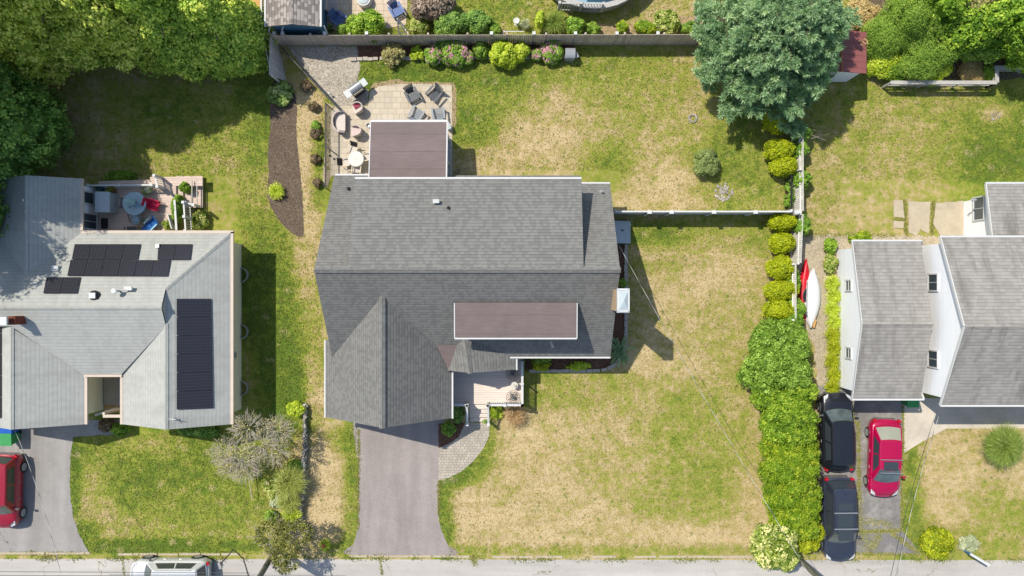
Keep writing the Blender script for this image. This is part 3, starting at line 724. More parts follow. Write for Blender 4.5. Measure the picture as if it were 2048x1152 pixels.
NOGRASS = [G[k] for k in G] + [[(-200, 352), (470, 352), (484, 480), (484, 850), (240, 870), (-200, 870)], [(640, 340), (1240, 340), (1240, 735), (1050, 740), (1050, 820), (900, 850), (650, 850)], [(1680, 360), (2300, 360), (2300, 800), (1680, 800)], [(520, -100), (640, -100), (640, 60), (520, 60)]]
ground()

def gsheet(name, key, mat, z, jit=1.5, step=7, seed=1, smooth=False):
    pts = smooth_poly(G[key], 8, jit, seed) if smooth else ragged(G[key], step, jit, seed)
    o = MB().sheet(pts, z).done(name, mat); return structure(o)
gsheet('driveway', 'drive', M['asphalt_drive'], .012, .7, 10, 3, True)
gsheet('walkway', 'walk', M['pav_walk'], .020, .3, 8, 4)
gsheet('mulch_bed', 'bedfront', M['mulch_red'], .016, 1, 8, 5)
gsheet('driveway', 'driveL', M['asphalt_left'], .012, 1.0, 8, 6)
gsheet('driveway', 'driveR', M['asphalt_right'], .012, 1.6, 8, 7)
gsheet('walkway', 'walkR', M['concrete'], .020, .4, 20, 8)
gsheet('gravel_path', 'side', M['gravel_dirt'], .008, 3, 8, 9)
gsheet('patio', 'patio', M['pav_patio'], .030, .5, 12, 10)
gsheet('gravel_bed', 'gravel', M['gravel'], .020, 2.0, 8, 11)
gsheet('mulch_bed', 'mulchL', M['mulch'], .016, .8, 8, 12, True)
gsheet('mulch_bed', 'mulchB', M['mulch_red'], .012, 1.5, 8, 13)
gsheet('patio', 'toppatio', M['pav_top'], .020, .5, 12, 14)
gsheet('mulch_bed', 'bedE', M['mulch_red'], .010, 1, 8, 15)
gsheet('road', 'road', M['road'], .006, 0, 500, 16)
# dusty strip round the back patio, soil strip under the side fence
structure(MB().sheet(ragged([(652, 205), (672, 212), (662, 222), (662, 352), (655, 372), (645, 372), (650, 300)], 6, 1.6, 21), .014).done('bare_soil', M['gravel_dirt']))
structure(MB().sheet(ragged([(905, 165), (912, 170), (912, 240), (905, 272), (898, 262), (904, 240)], 6, 1.5, 22), .013).done('bare_soil', M['dirt']))
structure(MB().sheet(ragged([(742, 170), (770, 163), (795, 158), (812, 164), (904, 165), (904, 172), (740, 182)], 6, 1.5, 23), .024).done('bare_soil', M['dirt']))
# flush concrete edging along the street, broken by grass
def edging(x0, x1, y, seed, lab=None):
    r = random.Random(seed); b = MB(); x = x0
    while x < x1:
        w = r.uniform(26, 60); 
        if r.random() < .86: b.slab([P(x, y + r.uniform(-.6, .6)) + Vector((0, 0, .045)), P(min(x + w, x1), y + r.uniform(-.6, .6)) + Vector((0, 0, .045)), P(min(x + w, x1), y + 4.4) + Vector((0, 0, .045)), P(x, y + 4.4) + Vector((0, 0, .045))], .05)
        x += w + r.uniform(0, 6)
    return structure(b.done('kerb', M['concrete_dry']))
edging(-40, 180, 1104, 1); edging(178, 480, 1106, 2); edging(700, 905, 1110, 3); edging(905, 1520, 1111, 4)
# weeds creeping over the street edge
n = 5200; gx = rng.uniform(-31, 31, n); gy = -16.35 + rng.normal(size=n) * .10 - (gx > 0) * .1; cl = np.sin(gx * 1.3) + np.sin(gx * 3.1 + 1) + rng.normal(size=n) * .5; k_ = cl > .2
gx, gy = gx[k_], gy[k_]; N = rng.normal(size=(len(gx), 3)); N[:, 2] = abs(N[:, 2]) + .5; A_, B_ = leaf_axes(N, np.full(len(gx), .07), np.full(len(gx), .02))
quads('roadside_weeds', np.stack([gx, gy, np.full(len(gx), .05)], 1), A_, B_, rng.random(len(gx)) * .6, LF['lawn'])['kind'] = 'stuff'
# stepping slabs of the east back yard
def slab_thing(label, px, seed):
    o = MB().slab([(x, y, .05) for x, y in ragged(px, 7, .8, seed)], .05).done('stepping_slab', M['concrete_dry']); return tag(o, label, 'paving slab', 'slabs on the east back lawn')
slab_thing('wide pale worn slab between the two narrow grass joints', [(1816, 403), (1860, 404), (1857, 468), (1840, 458), (1832, 472), (1817, 466)], 31)
slab_thing('large worn slab beside the low white-walled annex', [(1872, 406), (1926, 402), (1927, 470), (1880, 471), (1866, 448)], 32)
slab_thing('small narrow slab at the far lawn end of the row', [(1786, 401), (1804, 400), (1808, 436), (1787, 434)], 33)
slab_thing('small broken slab below the narrow one', [(1786, 441), (1806, 443), (1806, 457), (1786, 456)], 34)

# ------------------------------------------------------------------ houses
V = Vector
def walls(b, poly, z0, ztop):
    """closed wall ring; ztop(x,y) gives the height under the roof"""
    n = len(poly)
    for i in range(n):
        (x0, y0), (x1, y1) = poly[i], poly[(i + 1) % n]
        b.poly([(x0, y0, z0), (x1, y1, z0), (x1, y1, ztop(x1, y1)), (x0, y0, ztop(x0, y0))])
def win(parent, c, w, h, nrm, frame=None, mull=1, muny=0):
    """window on a vertical wall: centre c, normal nrm ('x','-x','y','-y')"""
    d = {'x': V((1, 0, 0)), '-x': V((-1, 0, 0)), 'y': V((0, 1, 0)), '-y': V((0, -1, 0))}[nrm]; t = V((0, 0, 1)).cross(d); c = V(c)
    b = MB(); e = d * .03
    for s in (-1, 1):
        b.beam(c + t * s * w / 2 - V((0, 0, h / 2 + .04)) + e, c + t * s * w / 2 + V((0, 0, h / 2 + .04)) + e, .07, .08)
        b.beam(c - t * (w / 2 + .04) + V((0, 0, s * h / 2)) + e, c + t * (w / 2 + .04) + V((0, 0, s * h / 2)) + e, .08, .07)
    for k in range(mull): x = -w / 2 + w * (k + 1) / (mull + 1); b.beam(c + t * x - V((0, 0, h / 2)) + e * .8, c + t * x + V((0, 0, h / 2)) + e * .8, .03, .03)
    for k in range(muny): z = -h / 2 + h * (k + 1) / (muny + 1); b.beam(c - t * (w / 2) + V((0, 0, z)) + e * .8, c + t * (w / 2) + V((0, 0, z)) + e * .8, .03, .04)
    f = b.done('window', frame or M['white'], parent)
    p = c + d * .012
    MB().poly([p - t * w / 2 - V((0, 0, h / 2)), p + t * w / 2 - V((0, 0, h / 2)), p + t * w / 2 + V((0, 0, h / 2)), p - t * w / 2 + V((0, 0, h / 2))]).done('pane', M['glass'], f)
    return f
def cap_line(p, q, mat, parent, w=.3, name='ridge_cap'):
    b = MB(); p, q = V(p), V(q); L = (q - p).length; n = max(1, int(L / .22)); r = random.Random(3)
    for i in range(n):
        a = p + (q - p) * (i / n); c = p + (q - p) * ((i + 1.15) / n); d = (q - p).normalized(); s = V((-d.y, d.x, 0)).normalized() * w / 2
        z = V((0, 0, .028 + .006 * (i % 2))); dr = V((0, 0, w * .28))
        b.poly([a + z, c + z, c + s + z - dr, a + s + z - dr]); b.poly([a + z, a - s + z - dr, c - s + z - dr, c + z])
    return b.done(name, mat, parent)
def vent_pipe(name, parent, p, h, r, mat):
    b = MB(); p = V(p); b.lathe(p - V((0, 0, .05)), [(r * 2.2, 0.03), (r * 1.7, .08), (r, .12), (r, h), (r * .7, h), (r * .7, h - .05)], 10)
    return b.done(name, mat, parent)

# ---- main house
mh = thing('house', 'dark grey shingled house with brown dormer roof in the middle of the lot', 'house', (-2.3, .9, 0))
SL = .807
def zm(x, y): return 6.9 - SL * abs(y - .93) if y < .93 else 6.9 - SL * (y - .93)
xl, xr, rdg = -10.2, 5.57, .93
yR, yR2, yF = 6.46, 5.93, -3.90
b = MB()
b.slab([(xl, rdg, 6.9), (xr, rdg, 6.9), (xr, yR2, zm(0, yR2)), (3.9, yR2, zm(0, yR2)), (3.9, yR, zm(0, yR)), (xl, yR, zm(0, yR))], .16)
b.slab([(xl, rdg, 6.9), (xl, yF, zm(0, yF)), (xr, yF, zm(0, yF)), (xr, rdg, 6.9)], .16)
main_roof = b.done('roof', M['shingle'], mh)
cap_line((xl, rdg, 6.93), (xr, rdg, 6.93), M['shingle'], mh)
ins = .3
def pent(x, y0, y1): return [(x, y0, 0), (x, y1, 0), (x, y1, zm(0, y1) - .17), (x, rdg, 6.72), (x, y0, zm(0, y0) - .17)]
w = MB(); w.poly(pent(xr - ins, yF + .35, yR2 - .35)); w.poly(pent(xl + ins, yF + .35, yR - .35))
w.poly([(xl + ins, yR - .35, 0), (xr - ins - 1.6, yR - .35, 0), (xr - ins - 1.6, yR - .35, zm(0, yR - .3) - .17), (xl + ins, yR - .35, zm(0, yR - .3) - .17)])
w.poly([(3.7, yR2 - .35, 0), (xr - ins, yR2 - .35, 0), (xr - ins, yR2 - .35, zm(0, yR2 - .3) - .17), (3.7, yR2 - .35, zm(0, yR2 - .3) - .17)])
w.poly([(xl + ins, yF + .35, 0), (xr - ins, yF + .35, 0), (xr - ins, yF + .35, zm(0, yF + .3) - .17), (xl + ins, yF + .35, zm(0, yF + .3) - .17)])
w.done('wall', M['siding_gray'], mh)
win(mh, (3.0, yF + .34, 1.6), 1.6, 1.2, '-y', mull=1); win(mh, (xr - ins + .01, 3.4, 1.6), 1.0, 1.1, 'x', mull=0, muny=1); win(mh, (xr - ins + .01, -2.2, 1.6), 1.0, 1.1, 'x', mull=0, muny=1)
# rear shed dormer
dx0, dx1, dy, dz = -8.47, 3.75, 5.88, 5.05
b = MB(); b.slab([(dx0, rdg - .02, 6.945), (dx1 - .06, rdg - .02, 6.945), (dx1, dy, dz), (dx0, dy, dz)], .14)
dorm = b.done('rear_dormer', M['shingle'], mh)
b = MB(); b.poly([(dx1 - .15, rdg, 6.75), (dx1 - .15, dy - .2, 3.0), (dx1 - .15, dy - .2, 4.66)]); b.poly([(dx0 + .15, rdg, 6.75), (dx0 + .15, dy - .2, 3.0), (dx0 + .15, dy - .2, 4.66)])
b.poly([(dx0 + .15, dy - .2, 2.6), (dx1 - .15, dy - .2, 2.6), (dx1 - .15, dy - .2, 4.66), (dx0 + .15, dy - .2, 4.66)]); b.done('dormer_wall', M['siding_gray'], dorm)
b = MB(); b.beam((dx0, dy + .05, dz - .04), (dx1, dy + .05, dz - .04), .1, .14); b.done('fascia', M['white'], dorm)
b = MB(); b.beam((xl + .05, yR + .04, zm(0, yR) - .03), (-8.0, yR + .04, zm(0, yR) - .03), .09, .12); b.beam((3.9, yR2 + .04, zm(0, yR2) - .03), (xr, yR2 + .04, zm(0, yR2) - .03), .09, .12)
b.beam((-.55, yF - .04, zm(0, yF) - .03), (xr, yF - .04, zm(0, yF) - .03), .09, .12); b.done('gutter', M['white'], mh)
# front shed dormer with brown membrane
fx0, fx1 = -3.03, 3.43
fr = [(fx0, -.78, 5.72), (fx1, -.78, 5.72), (fx1, -2.64, 5.58), (fx0, -2.64, 5.58)]
b = MB(); b.slab(fr, .1); fd = b.done('front_dormer', M['membrane'], mh)
b = MB()
b.poly([(fx0 + .1, -2.45, 3.9), (fx1 - .1, -2.45, 3.9), (fx1 - .1, -2.45, 5.5), (fx0 + .1, -2.45, 5.5)])
for x in (fx0 + .1, fx1 - .1): b.poly([(x, -.8, 5.5), (x, -2.45, 4.1), (x, -2.45, 5.5)])
b.done('dormer_wall', M['siding_gray'], fd)
b = MB(); b.beam((fx0 - .02, -2.69, 5.53), (fx1 + .02, -2.69, 5.53), .08, .13); b.beam((fx0 - .03, -.8, 5.66), (fx0 - .03, -2.69, 5.52), .05, .1); b.beam((fx1 + .03, -.8, 5.66), (fx1 + .03, -2.69, 5.52), .05, .1); b.done('fascia', M['white'], fd)
for k in range(3): win(fd, (-1.9 + k * 2.1, -2.46, 4.85), 1.1, .7, '-y', mull=1)
# garage wing
gx0, gx1, gr, gyf = -10.65, -3.43, -6.88, -7.41
b = MB()
b.slab([(gx0, -2.97, 2.6), (gx0, gyf + .02, 2.6), (gr, gyf, 5.8), (gr, -.40, 5.8), (-9.9, -3.55, 3.236), (-10.1, -2.97, 3.07)], .14)
b.slab([(gr, -.40, 5.8), (gr, gyf, 5.8), (gx1, gyf + .02, 2.87), (gx1, -4.66, 2.87), (-4.2, -3.22, 3.53)], .14)
gar = b.done('garage_roof', M['shingle'], mh)
cap_line((gr, -.42, 5.82), (gr, gyf, 5.82), M['shingle'], gar, .34)
b = MB(); b.beam((gx0 - .04, -2.97, 2.58), (gx0 - .04, gyf, 2.58), .08, .12); b.beam((gx1 + .05, -4.7, 2.86), (gx1 + .05, gyf, 2.86), .09, .12); b.done('gutter', M['white'], gar)
b = MB(); yy = gyf + .3
b.poly([(gx0 + .35, yy, 0), (gx1 - .3, yy, 0), (gx1 - .3, yy, 2.95), (gr, yy, 5.6), (gx0 + .35, yy, 2.7)])
b.poly([(gx0 + .35, yy, 0), (gx0 + .35, -3.0, 0), (gx0 + .35, -3.0, 2.7), (gx0 + .35, yy, 2.7)]); b.poly([(gx0 + .35, -3.0, 0), (-9.6, -3.0, 0), (-9.6, -3.0, 3.1), (gx0 + .35, -3.0, 2.7)])
b.poly([(gx1 - .3, yy, 0), (gx1 - .3, -3.6, 0), (gx1 - .3, -3.6, 2.95), (gx1 - .3, yy, 2.95)]); b.done('garage_wall', M['siding_gray'], mh)
b = MB()
for k in range(4): b.box((-7.0, yy - .02, .35 + k * .56), (4.9, .04, .54))
b.done('garage_door', M['white'], mh)
# cricket patch and porch roof
b = MB(); b.poly(ccw([P(873, 690, 3.60), P(914, 690, 3.66), P(898, 743, 3.1), P(903, 747, 2.93)])); b.done('flat_roof_patch', M['membrane'], mh)
pa, pb = P(930, 677, 3.92), P(940, 746, 3.92)
b = MB(); b.slab([pa, pb, P(895, 741, 3.30), P(900, 732, 3.34), P(914, 690, 3.66)], .12)
b.slab([pa, P(1032, 700, 2.9), P(1032, 739, 2.9), pb], .12); pr = b.done('porch_roof', M['shingle'], mh)
cap_line(pa + V((0, 0, .01)), pb + V((0, 0, .01)), M['shingle'], pr, .28)
b = MB(); b.beam(P(1033.5, 712, 2.86), P(1033.5, 740, 2.86), .08, .12); b.done('gutter', M['white'], pr)
b = MB(); y0 = pb.y + .2
for x in (-3.2, .1): b.box((x, y0 - .05, 1.7), (.14, .14, 2.2))
b.done('porch_post', M['white'], pr)
MB().poly([(-3.35, y0, 2.8), (.15, y0, 2.75), (.15, y0, 2.85), (-2.3, y0, 3.78), (-3.35, y0, 3.3)]).done('gable_face', M['siding_gray'], pr)
# roof hardware
for nm, px, py, a, m in (('plumbing_vent', 697, 378, 0, M['black_metal']), ('plumbing_vent', 1203, 384, 0, M['galv'])):
    p = on_plane(px, py, 6.9 + SL * .93, 0, -SL); vent_pipe(nm, mh, p, .35, .06, m)
def on_rear(px, py):
    s2 = (6.945 - dz) / (dy - rdg); return on_plane(px, py, 6.945 + s2 * rdg, 0, -s2)
p = on_rear(873, 406); bb = MB(); bb.box(p + V((0, .08, .22)), (.34, .2, .12), rx=.2); bb.lathe(p, [(.05, 0), (.05, .22)], 8); bb.done('exhaust_vent', M['white'], mh)
p = on_rear(897, 416); vent_pipe('plumbing_vent', mh, p, .25, .05, M['black_metal'])
p = on_plane(1101, 683, 6.9 - SL * .93, 0, SL) ; bb = MB(); bb.beam(p + V((0, 0, .2)), p + V((.12, -.3, .35)), .14, .06); bb.done('downspout', M['white'], mh)
# chimney chase against the east wall
b = MB(); cz = 7.85
b.box(((5.33 + 5.83) / 2, -.63, cz / 2), (.52, 1.1, cz)); ch = b.done('chimney', M['siding_tan'], mh)
b = MB(); b.slab([(5.27, -1.24, cz + .05), (5.90, -1.24, cz + .05), (5.90, -.02, cz + .05), (5.27, -.02, cz + .05)], .12)
c0 = V((5.6, -.62, cz + .26)); q = [V((5.33, -1.16, cz + .07)), V((5.86, -1.16, cz + .07)), V((5.86, -.08, cz + .07)), V((5.33, -.08, cz + .07))]
for i in range(4): b.poly([q[i], q[(i + 1) % 4], c0])
b.done('chimney_cap', M['cover_gray'], ch)
b = MB()
for i in range(4): b.beam(q[i] + V((0, 0, .01)), q[(i + 1) % 4] + V((0, 0, .01)), .07, .05)
b.done('cap_frame', M['white'], ch)
# sunroom
sx0, sx1, sy = -8.0, -3.72, 9.43
b = MB(); b.slab([(sx0, 5.9, 3.45), (sx1, 5.9, 3.45), (sx1, sy, 2.9), (sx0, sy, 2.9)], .14); sr = b.done('sunroom_roof', M['membrane'], mh)
b = MB(); b.beam((sx0 - .02, sy + .06, 2.84), (sx1 + .06, sy + .06, 2.84), .13, .14); b.beam((sx1 + .04, sy + .06, 2.84), (sx1 + .04, 6.2, 3.36), .07, .12); b.beam((sx0 - .03, sy, 2.86), (sx0 - .03, 6.2, 3.38), .05, .1); b.done('fascia', M['white'], sr)
b = MB(); X = sx1 - .04
b.poly([(X, 6.1, 0), (X, sy - .35, 0), (X, sy - .35, 2.8), (X, 6.1, 3.25)]); b.poly([(sx0 + .2, 6.1, 0), (sx0 + .2, sy - .35, 0), (sx0 + .2, sy - .35, 2.8), (sx0 + .2, 6.1, 3.25)])
b.poly([(sx0 + .2, sy - .35, 0), (X, sy - .35, 0), (X, sy - .35, 2.8), (sx0 + .2, sy - .35, 2.8)]); b.done('sunroom_wall', M['siding'], mh)
win(mh, (X + .02, 8.0, 1.55), 1.35, 1.5, 'x', mull=0); win(mh, (X + .02, 6.7, 1.55), 1.1, 1.5, 'x', mull=0)
for k in range(3): win(mh, (-7.1 + k * 1.25, sy - .33, 1.5), 1.0, 1.5, 'y', mull=0)

# ---- west neighbour
lh = thing('house', 'pale grey roofed ranch house with solar panels and wooden entry porch', 'house', (-20, -2, 0))
e = 3.0
N0, S0 = 3.12, -4.87; sN = 2.15 / 4.17; Rz = 5.15; Ry = -1.05
E0 = -15.92; WR = -18.88; wz = 4.62; WW = -22.05
sE = (wz - e) / (E0 - WR); sW = (wz - e) / (WR - WW)
W2R, W2E, W2W = -27.3, -24.2, -30.4; sV = (wz - e) / (W2E - W2R)
FY = -7.72
zN = lambda y: e + (N0 - y) * sN
zS = lambda y: Rz - (Ry - y) * ((Rz - 3.2) / (Ry - S0))
b = MB()
hipT = (WR, N0 - (wz - e) / sN, wz)
# north slope
b.slab([(-34, N0, e), (E0, N0, e), hipT, (WR, Ry, Rz), (-34, Ry, Rz)], .12)
# east slope
b.slab([(E0, N0, e), (E0, FY, e), (WR, FY, wz), hipT], .12)
# gablet
b.poly([hipT, (WR, Ry, Rz), (WR, -1.95, wz)])
# south slope with valley corners
vs = (WR, Ry - (Rz - wz) / ((Rz - 3.2) / (Ry - S0)), wz)
b.slab([(-34, Ry, Rz), (WR, Ry, Rz), vs, (WW, S0, 3.17), (W2E, S0, 3.17), (W2R, Ry - (Rz - wz) / .51, wz), (-34, Ry - (Rz - wz) / .51, wz)], .12)
b.slab([vs, (WR, FY, wz), (WW, FY, e), (WW, S0, 3.0)], .12)
b.slab([(W2R, -2.15, wz), (W2E, S0, 3.0), (W2E, FY, e), (W2R, FY, wz)], .12)
b.slab([(W2R, -2.15, wz), (W2R, FY, wz), (W2W, FY, e), (W2W, -2.15, e)], .12)
# rear wing
r0, rE, rW, rz, rY = -26.75, -24.42, -29.1, 4.25, 6.2
yv = N0 - (rz - e) / sN
b.slab([(r0, rY, rz), (rE, rY, e), (rE, N0, e), (r0, yv, rz)], .12); b.slab([(r0, rY, rz), (r0, yv, rz), (rW, N0, e), (rW, rY, e)], .12)
lr = b.done('roof', M['shingle_light'], lh)
for p_, q_ in (((-34, Ry, Rz + .01), (WR, Ry, Rz + .01)), ((WR, FY, wz + .01), (WR, -1.95, wz + .01)), ((E0, N0, e + .01), (hipT[0], hipT[1], wz + .01)), ((W2R, FY, wz + .01), (W2R, -2.15, wz + .01)), ((r0, rY, rz + .01), (r0, yv, rz + .01))):
    cap_line(p_, q_, M['shingle_light'], lr, .26)
b = MB(); gh = .13
b.beam((E0 + .06, N0 + .06, e - .04), (E0 + .06, FY, e - .04), .16, gh); b.beam((rE, N0 + .06, e - .04), (E0 + .14, N0 + .06, e - .04), .16, gh)
b.beam((WW - .07, FY, e - .04), (WW - .07, S0 - .1, e - .04), .15, gh); b.beam((W2E + .07, FY, e - .04), (W2E + .07, S0 - .1, e - .04), .15, gh); b.beam((W2E, S0 - .08, 3.06), (WW, S0 - .08, 3.06), .15, gh)
b.beam((rE + .05, rY, e - .04), (rE + .05, N0 + .1, e - .04), .14, gh); b.done('gutter', M['beige_trim'], lr)
b = MB(); ex = E0 - .02 + .02 - .0
wx = -16.42 + .03
wl = MB(); wl.poly([(wx, N0 - .45, 0), (wx, FY + .4, 0), (wx, FY + .4, 2.95), (wx, N0 - .45, 2.95)]); wl.done('east_wall', M['siding_cream'], lh)
wl = MB()
wl.poly([(wx, N0 - .45, 0), (-24.7, N0 - .45, 0), (-24.7, N0 - .45, 2.95), (wx, N0 - .45, 2.95)])
wl.poly([(wx, FY + .4, 0), (WW + .4, FY + .4, 0), (WW + .4, FY + .4, 3.05), (WR, FY + .4, 4.5), (wx, FY + .4, 3.05)])
wl.poly([(WW + .4, FY + .4, 0), (WW + .4, S0 + .3, 0), (WW + .4, S0 + .3, 3), (WW + .4, FY + .4, 3)])
wl.poly([(W2E - .4, FY + .4, 0), (W2W + .4, FY + .4, 0), (W2W + .4, FY + .4, 3.05), (W2R, FY + .4, 4.5), (W2E - .4, FY + .4, 3.05)])
wl.poly([(W2E - .4, FY + .4, 0), (W2E - .4, S0 + .3, 0), (W2E - .4, S0 + .3, 3), (W2E - .4, FY + .4, 3)])
wl.poly([(W2E - .4, S0 + .3, 0), (WW + .4, S0 + .3, 0), (WW + .4, S0 + .3, 3.1), (W2E - .4, S0 + .3, 3.1)])
wl.done('front_wall', M['siding_cream'], lh)
wl = MB(); wl.poly([(-24.72, N0 - .5, 0), (-24.72, rY - .3, 0), (-24.72, rY - .3, 2.95), (-24.72, N0 - .5, 2.95)])
wl.poly([(-24.72, rY - .3, 0), (rW + .4, rY - .3, 0), (rW + .4, rY - .3, 3), (r0, rY - .3, 4.1), (-24.72, rY - .3, 3)]); wl.done('rear_wing_wall', M['siding'], lh)
win(lh, (-24.70, 5.25, 1.75), .7, 1.1, 'x', mull=0)
win(lh, (-24.70, 3.9, 1.75), .9, 1.7, 'x', mull=1)
# entry porch inside the recess
b = MB(); b.slab([(-22.9, S0 + .2, .32), (-21.7, S0 + .2, .32), (-21.7, -7.55, .32), (-22.9, -7.55, .32)], .3)
b.slab([(-24.55, S0 + .2, .30), (-23.35, S0 + .2, .30), (-23.35, -7.5, .30), (-24.55, -7.5, .30)], .28); b.done('porch_floor', M['deck_wood'], lh)
MB().slab([(-24.55, S0 - .1, .36), (-23.38, S0 - .1, .36), (-23.38, -7.0, .36), (-24.55, -7.0, .36)], .04).done('porch_slab', M['concrete_dry'], lh)
b = MB(); b.box((-23.15, -6.1, .95), (.36, 2.2, .10)); b.box((-23.15, -6.1, .6), (.2, 2.1, .6)); b.done('porch_half_wall', M['siding_gray'], lh)
b = MB(); b.beam((-24.6, -7.5, 1.2), (-23.3, -7.1, 1.2), .14, .14); b.beam((-23.3, -7.3, 2.7), (-21.9, -7.3, 2.7), .16, .16); b.box((-23.25, -7.15, 1.4), (.14, .14, 2.8)); b.done('porch_beam', M['beige_trim'], lh)
# solar panels
def solar(parent, pxs, plane, group_z=.1, rows=1, cols=1):
    A0, A1, B1, B0 = [on_plane(x, y, *plane) + V((0, 0, group_z)) for x, y in pxs]
    fr = MB()
    for i in range(cols):
        for j in range(rows):
            def q(u, v): return (A0 * (1 - u) + A1 * u) * (1 - v) + (B0 * (1 - u) + B1 * u) * v
            u0, u1 = (i + .012) / cols, (i + .988) / cols; v0, v1 = (j + .012) / rows, (j + .988) / rows
            fr.slab([q(u0, v0), q(u1, v0), q(u1, v1), q(u0, v1)], .045)
    return fr.done('solar_panel', M['solar'], parent)
pN = (e + N0 * sN, 0, -sN)
solar(lr, [(151, 488), (283, 488), (277, 519), (145, 519)], pN, cols=4)
solar(lr, [(143, 519), (343, 520), (337, 553), (136, 552)], pN, cols=6)
solar(lr, [(318, 488), (386, 488), (382, 520), (316, 520)], pN, cols=2)
solar(lr, [(95, 554), (163, 554), (156, 587), (88, 587)], pN, cols=2)
pE = (wz + sE * WR, -sE, 0)
solar(lr, [(354, 597), (424, 597), (428, 816), (354, 819)], pE, rows=6, cols=1)
pW = (wz + W2R * -sV * -1 * -1, 0, 0)
sw = (wz - e) / (W2R - W2W); pW = (wz - sw * W2R, sw, 0)
solar(lr, [(-60, 580), (4, 580), (4, 836), (-60, 836)], pW, rows=6)
# roof fittings of the west neighbour
p = on_plane(113, 537, *pN); bb = MB(); bb.box(p + V((0, 0, .1)), (.36, .3, .16)); bb.done('box_vent', M['white'], lr)
p = on_plane(190, 591, *pN); bb = MB(); bb.lathe(p, [(.28, 0), (.28, .12), (.22, .2)], 14); o_ = bb.done('turbine_vent', M['black_metal'], lr); bb = MB(); bb.box(p + V((0, 0, .26)), (.34, .3, .1)); bb.done('vent_hood', M['galv'], o_)
p = on_plane(240, 582, *pN); bb = MB(); bb.lathe(p, [(.05, 0), (.05, .55)], 8); bb.lathe(p + V((-.02, 0, .55)), [(.12, 0), (.17, .05), (.12, .1)], 12); bb.tube([p + V((0, 0, .4)), p + V((.5, .1, .25))], .03); bb.box(p + V((.55, .14, .2)), (.42, .2, .14)); bb.done('flue_pipe', M['white'], lr)
p = on_plane(318, 492, *pN); bb = MB(); bb.box(p + V((0, 0, .12)), (.2, .2, .2)); bb.done('box_vent', M['galv'], lr)
p = on_plane(350, 836, *pE); bb = MB(); bb.tube([p, p + V((0, 0, .35))], .025); bb.tube([p + V((-.2, 0, .3)), p + V((.22, -.02, .36))], .02); bb.tube([p + V((0, .1, .3)), p + V((.05, -.12, .33))], .02); bb.done('antenna', M['white'], lr)
p = on_plane(85, 486, *pN); vent_pipe('plumbing_vent', lr, p, .25, .05, M['black_metal'])
p = P(44, 640, 4.9); bb = MB(); bb.box(p + V((-.1, 0, .1)), (.45, .45, 1.3)); o_ = bb.done('chimney', M['brick'], lh)
bb = MB(); bb.box(p + V((-.28, .0, 1.08)), (.4, .42, .14)); bb.box(p + V((-.28, 0, .97)), (.3, .3, .1)); bb.done('chimney_cap', M['white'], o_)
# egress wells along the east wall
for k, py in enumerate((550, 663, 776)):
    c = P(482, py, 0); lab = ('half round steel window well at the far end of the cream wall', 'middle half round steel window well of the cream wall', 'half round steel window well nearest the street')[k]
    b = MB(); b.lathe((-16.38, c.y, 0), [(.40, .0), (.40, .28), (.44, .28), (.44, 0)], 14, a0=-PI / 2, a1=PI / 2); tag(b.done('window_well', M['galv']), lab, 'window well', 'window wells by the cream wall')
b = MB(); bp = P(483, 700, 1.2)
b.tube([(-16.38, bp.y, 2.2), (-16.2, bp.y, 2.2), (-16.0, bp.y - .05, 2.0)], .03); b.box((-16.34, bp.y - .3, 1.3), (.12, .3, .4)); b.done('meter_box', M['galv'], lh)

# ---- west neighbour's deck
dk = thing('deck', 'raised pinkish wooden deck with white railings beside the solar roofed house', 'deck', (-22, 5.4, 0))
zd = .7
b = MB(); b.slab([(-24.68, 3.0, zd), (P(405, 0, zd).x, 3.0, zd), (P(405, 0, zd).x, 3.0 + 0, zd)], .1) if 0 else None
c1, c2 = P(352, 420, zd).x, P(405, 355, zd).x
b.slab([(-24.68, 2.75, zd), (c1, 2.75, zd), (c1, P(0, 358, zd).y, zd), (-24.68, P(0, 362, zd).y, zd)], .12); b.done('floor', M['deck_pink'], dk)
b = MB(); s_ = [(352, 366, .56), (366, 382, .42), (382, 405, .28)]
for x0, x1, z in s_: b.slab([P(x0, 352, z), P(x1, 352, z), P(x1, 415, z), P(x0, 415, z)], .12)
b.slab([P(300, 354, .72), P(405, 353, .72), P(405, 372, .72), P(352, 372, .72), P(300, 362, .72)], .1)
b.done('steps', M['deck_pink'], dk)
def railing(parent, p, q, z, h=.95, mat=None, bal=.13, posts=2, name='railing', bw=.035, cap=.09):
    b = MB(); p, q = V((p[0], p[1], z)), V((q[0], q[1], q[2] if len(q) > 2 else z)); L = (q - p).length; n = max(2, int(L / bal)); up = V((0, 0, h))
    b.beam(p + up, q + up, cap, .05); b.beam(p + V((0, 0, .1)), q + V((0, 0, .1)), .05, .06)
    for i in range(1, n): c = p + (q - p) * (i / n); b.beam(c + V((0, 0, .1)), c + up, bw, bw)
    for i in range(posts): c = p + (q - p) * (i / max(1, posts - 1)); b.box(c + V((0, 0, (h + .1) / 2)), (.12, .12, h + .1)); b.box(c + V((0, 0, h + .12)), (.16, .16, .04))
    return b.done(name, mat or M['white'], parent)
railing(dk, P(178, 371, 1.6)[:2], P(305, 370, 1.6)[:2], zd, posts=3); railing(dk, P(312, 352, 1.5)[:2], P(318, 374, 1.5)[:2], zd)
railing(dk, P(368, 405, 1.6)[:2], P(372, 462, 1.6)[:2], zd, posts=3); railing(dk, P(370, 405, 1.6)[:2], P(392, 411, 1.2)[:2], zd, h=.8)
b = MB(); b.beam(P(384, 410, .9), P(384, 360, .9), .05, .05); b.beam(P(394, 412, .7), P(394, 356, .7), .05, .05); b.done('stair_rail', M['rail_gray'], dk)
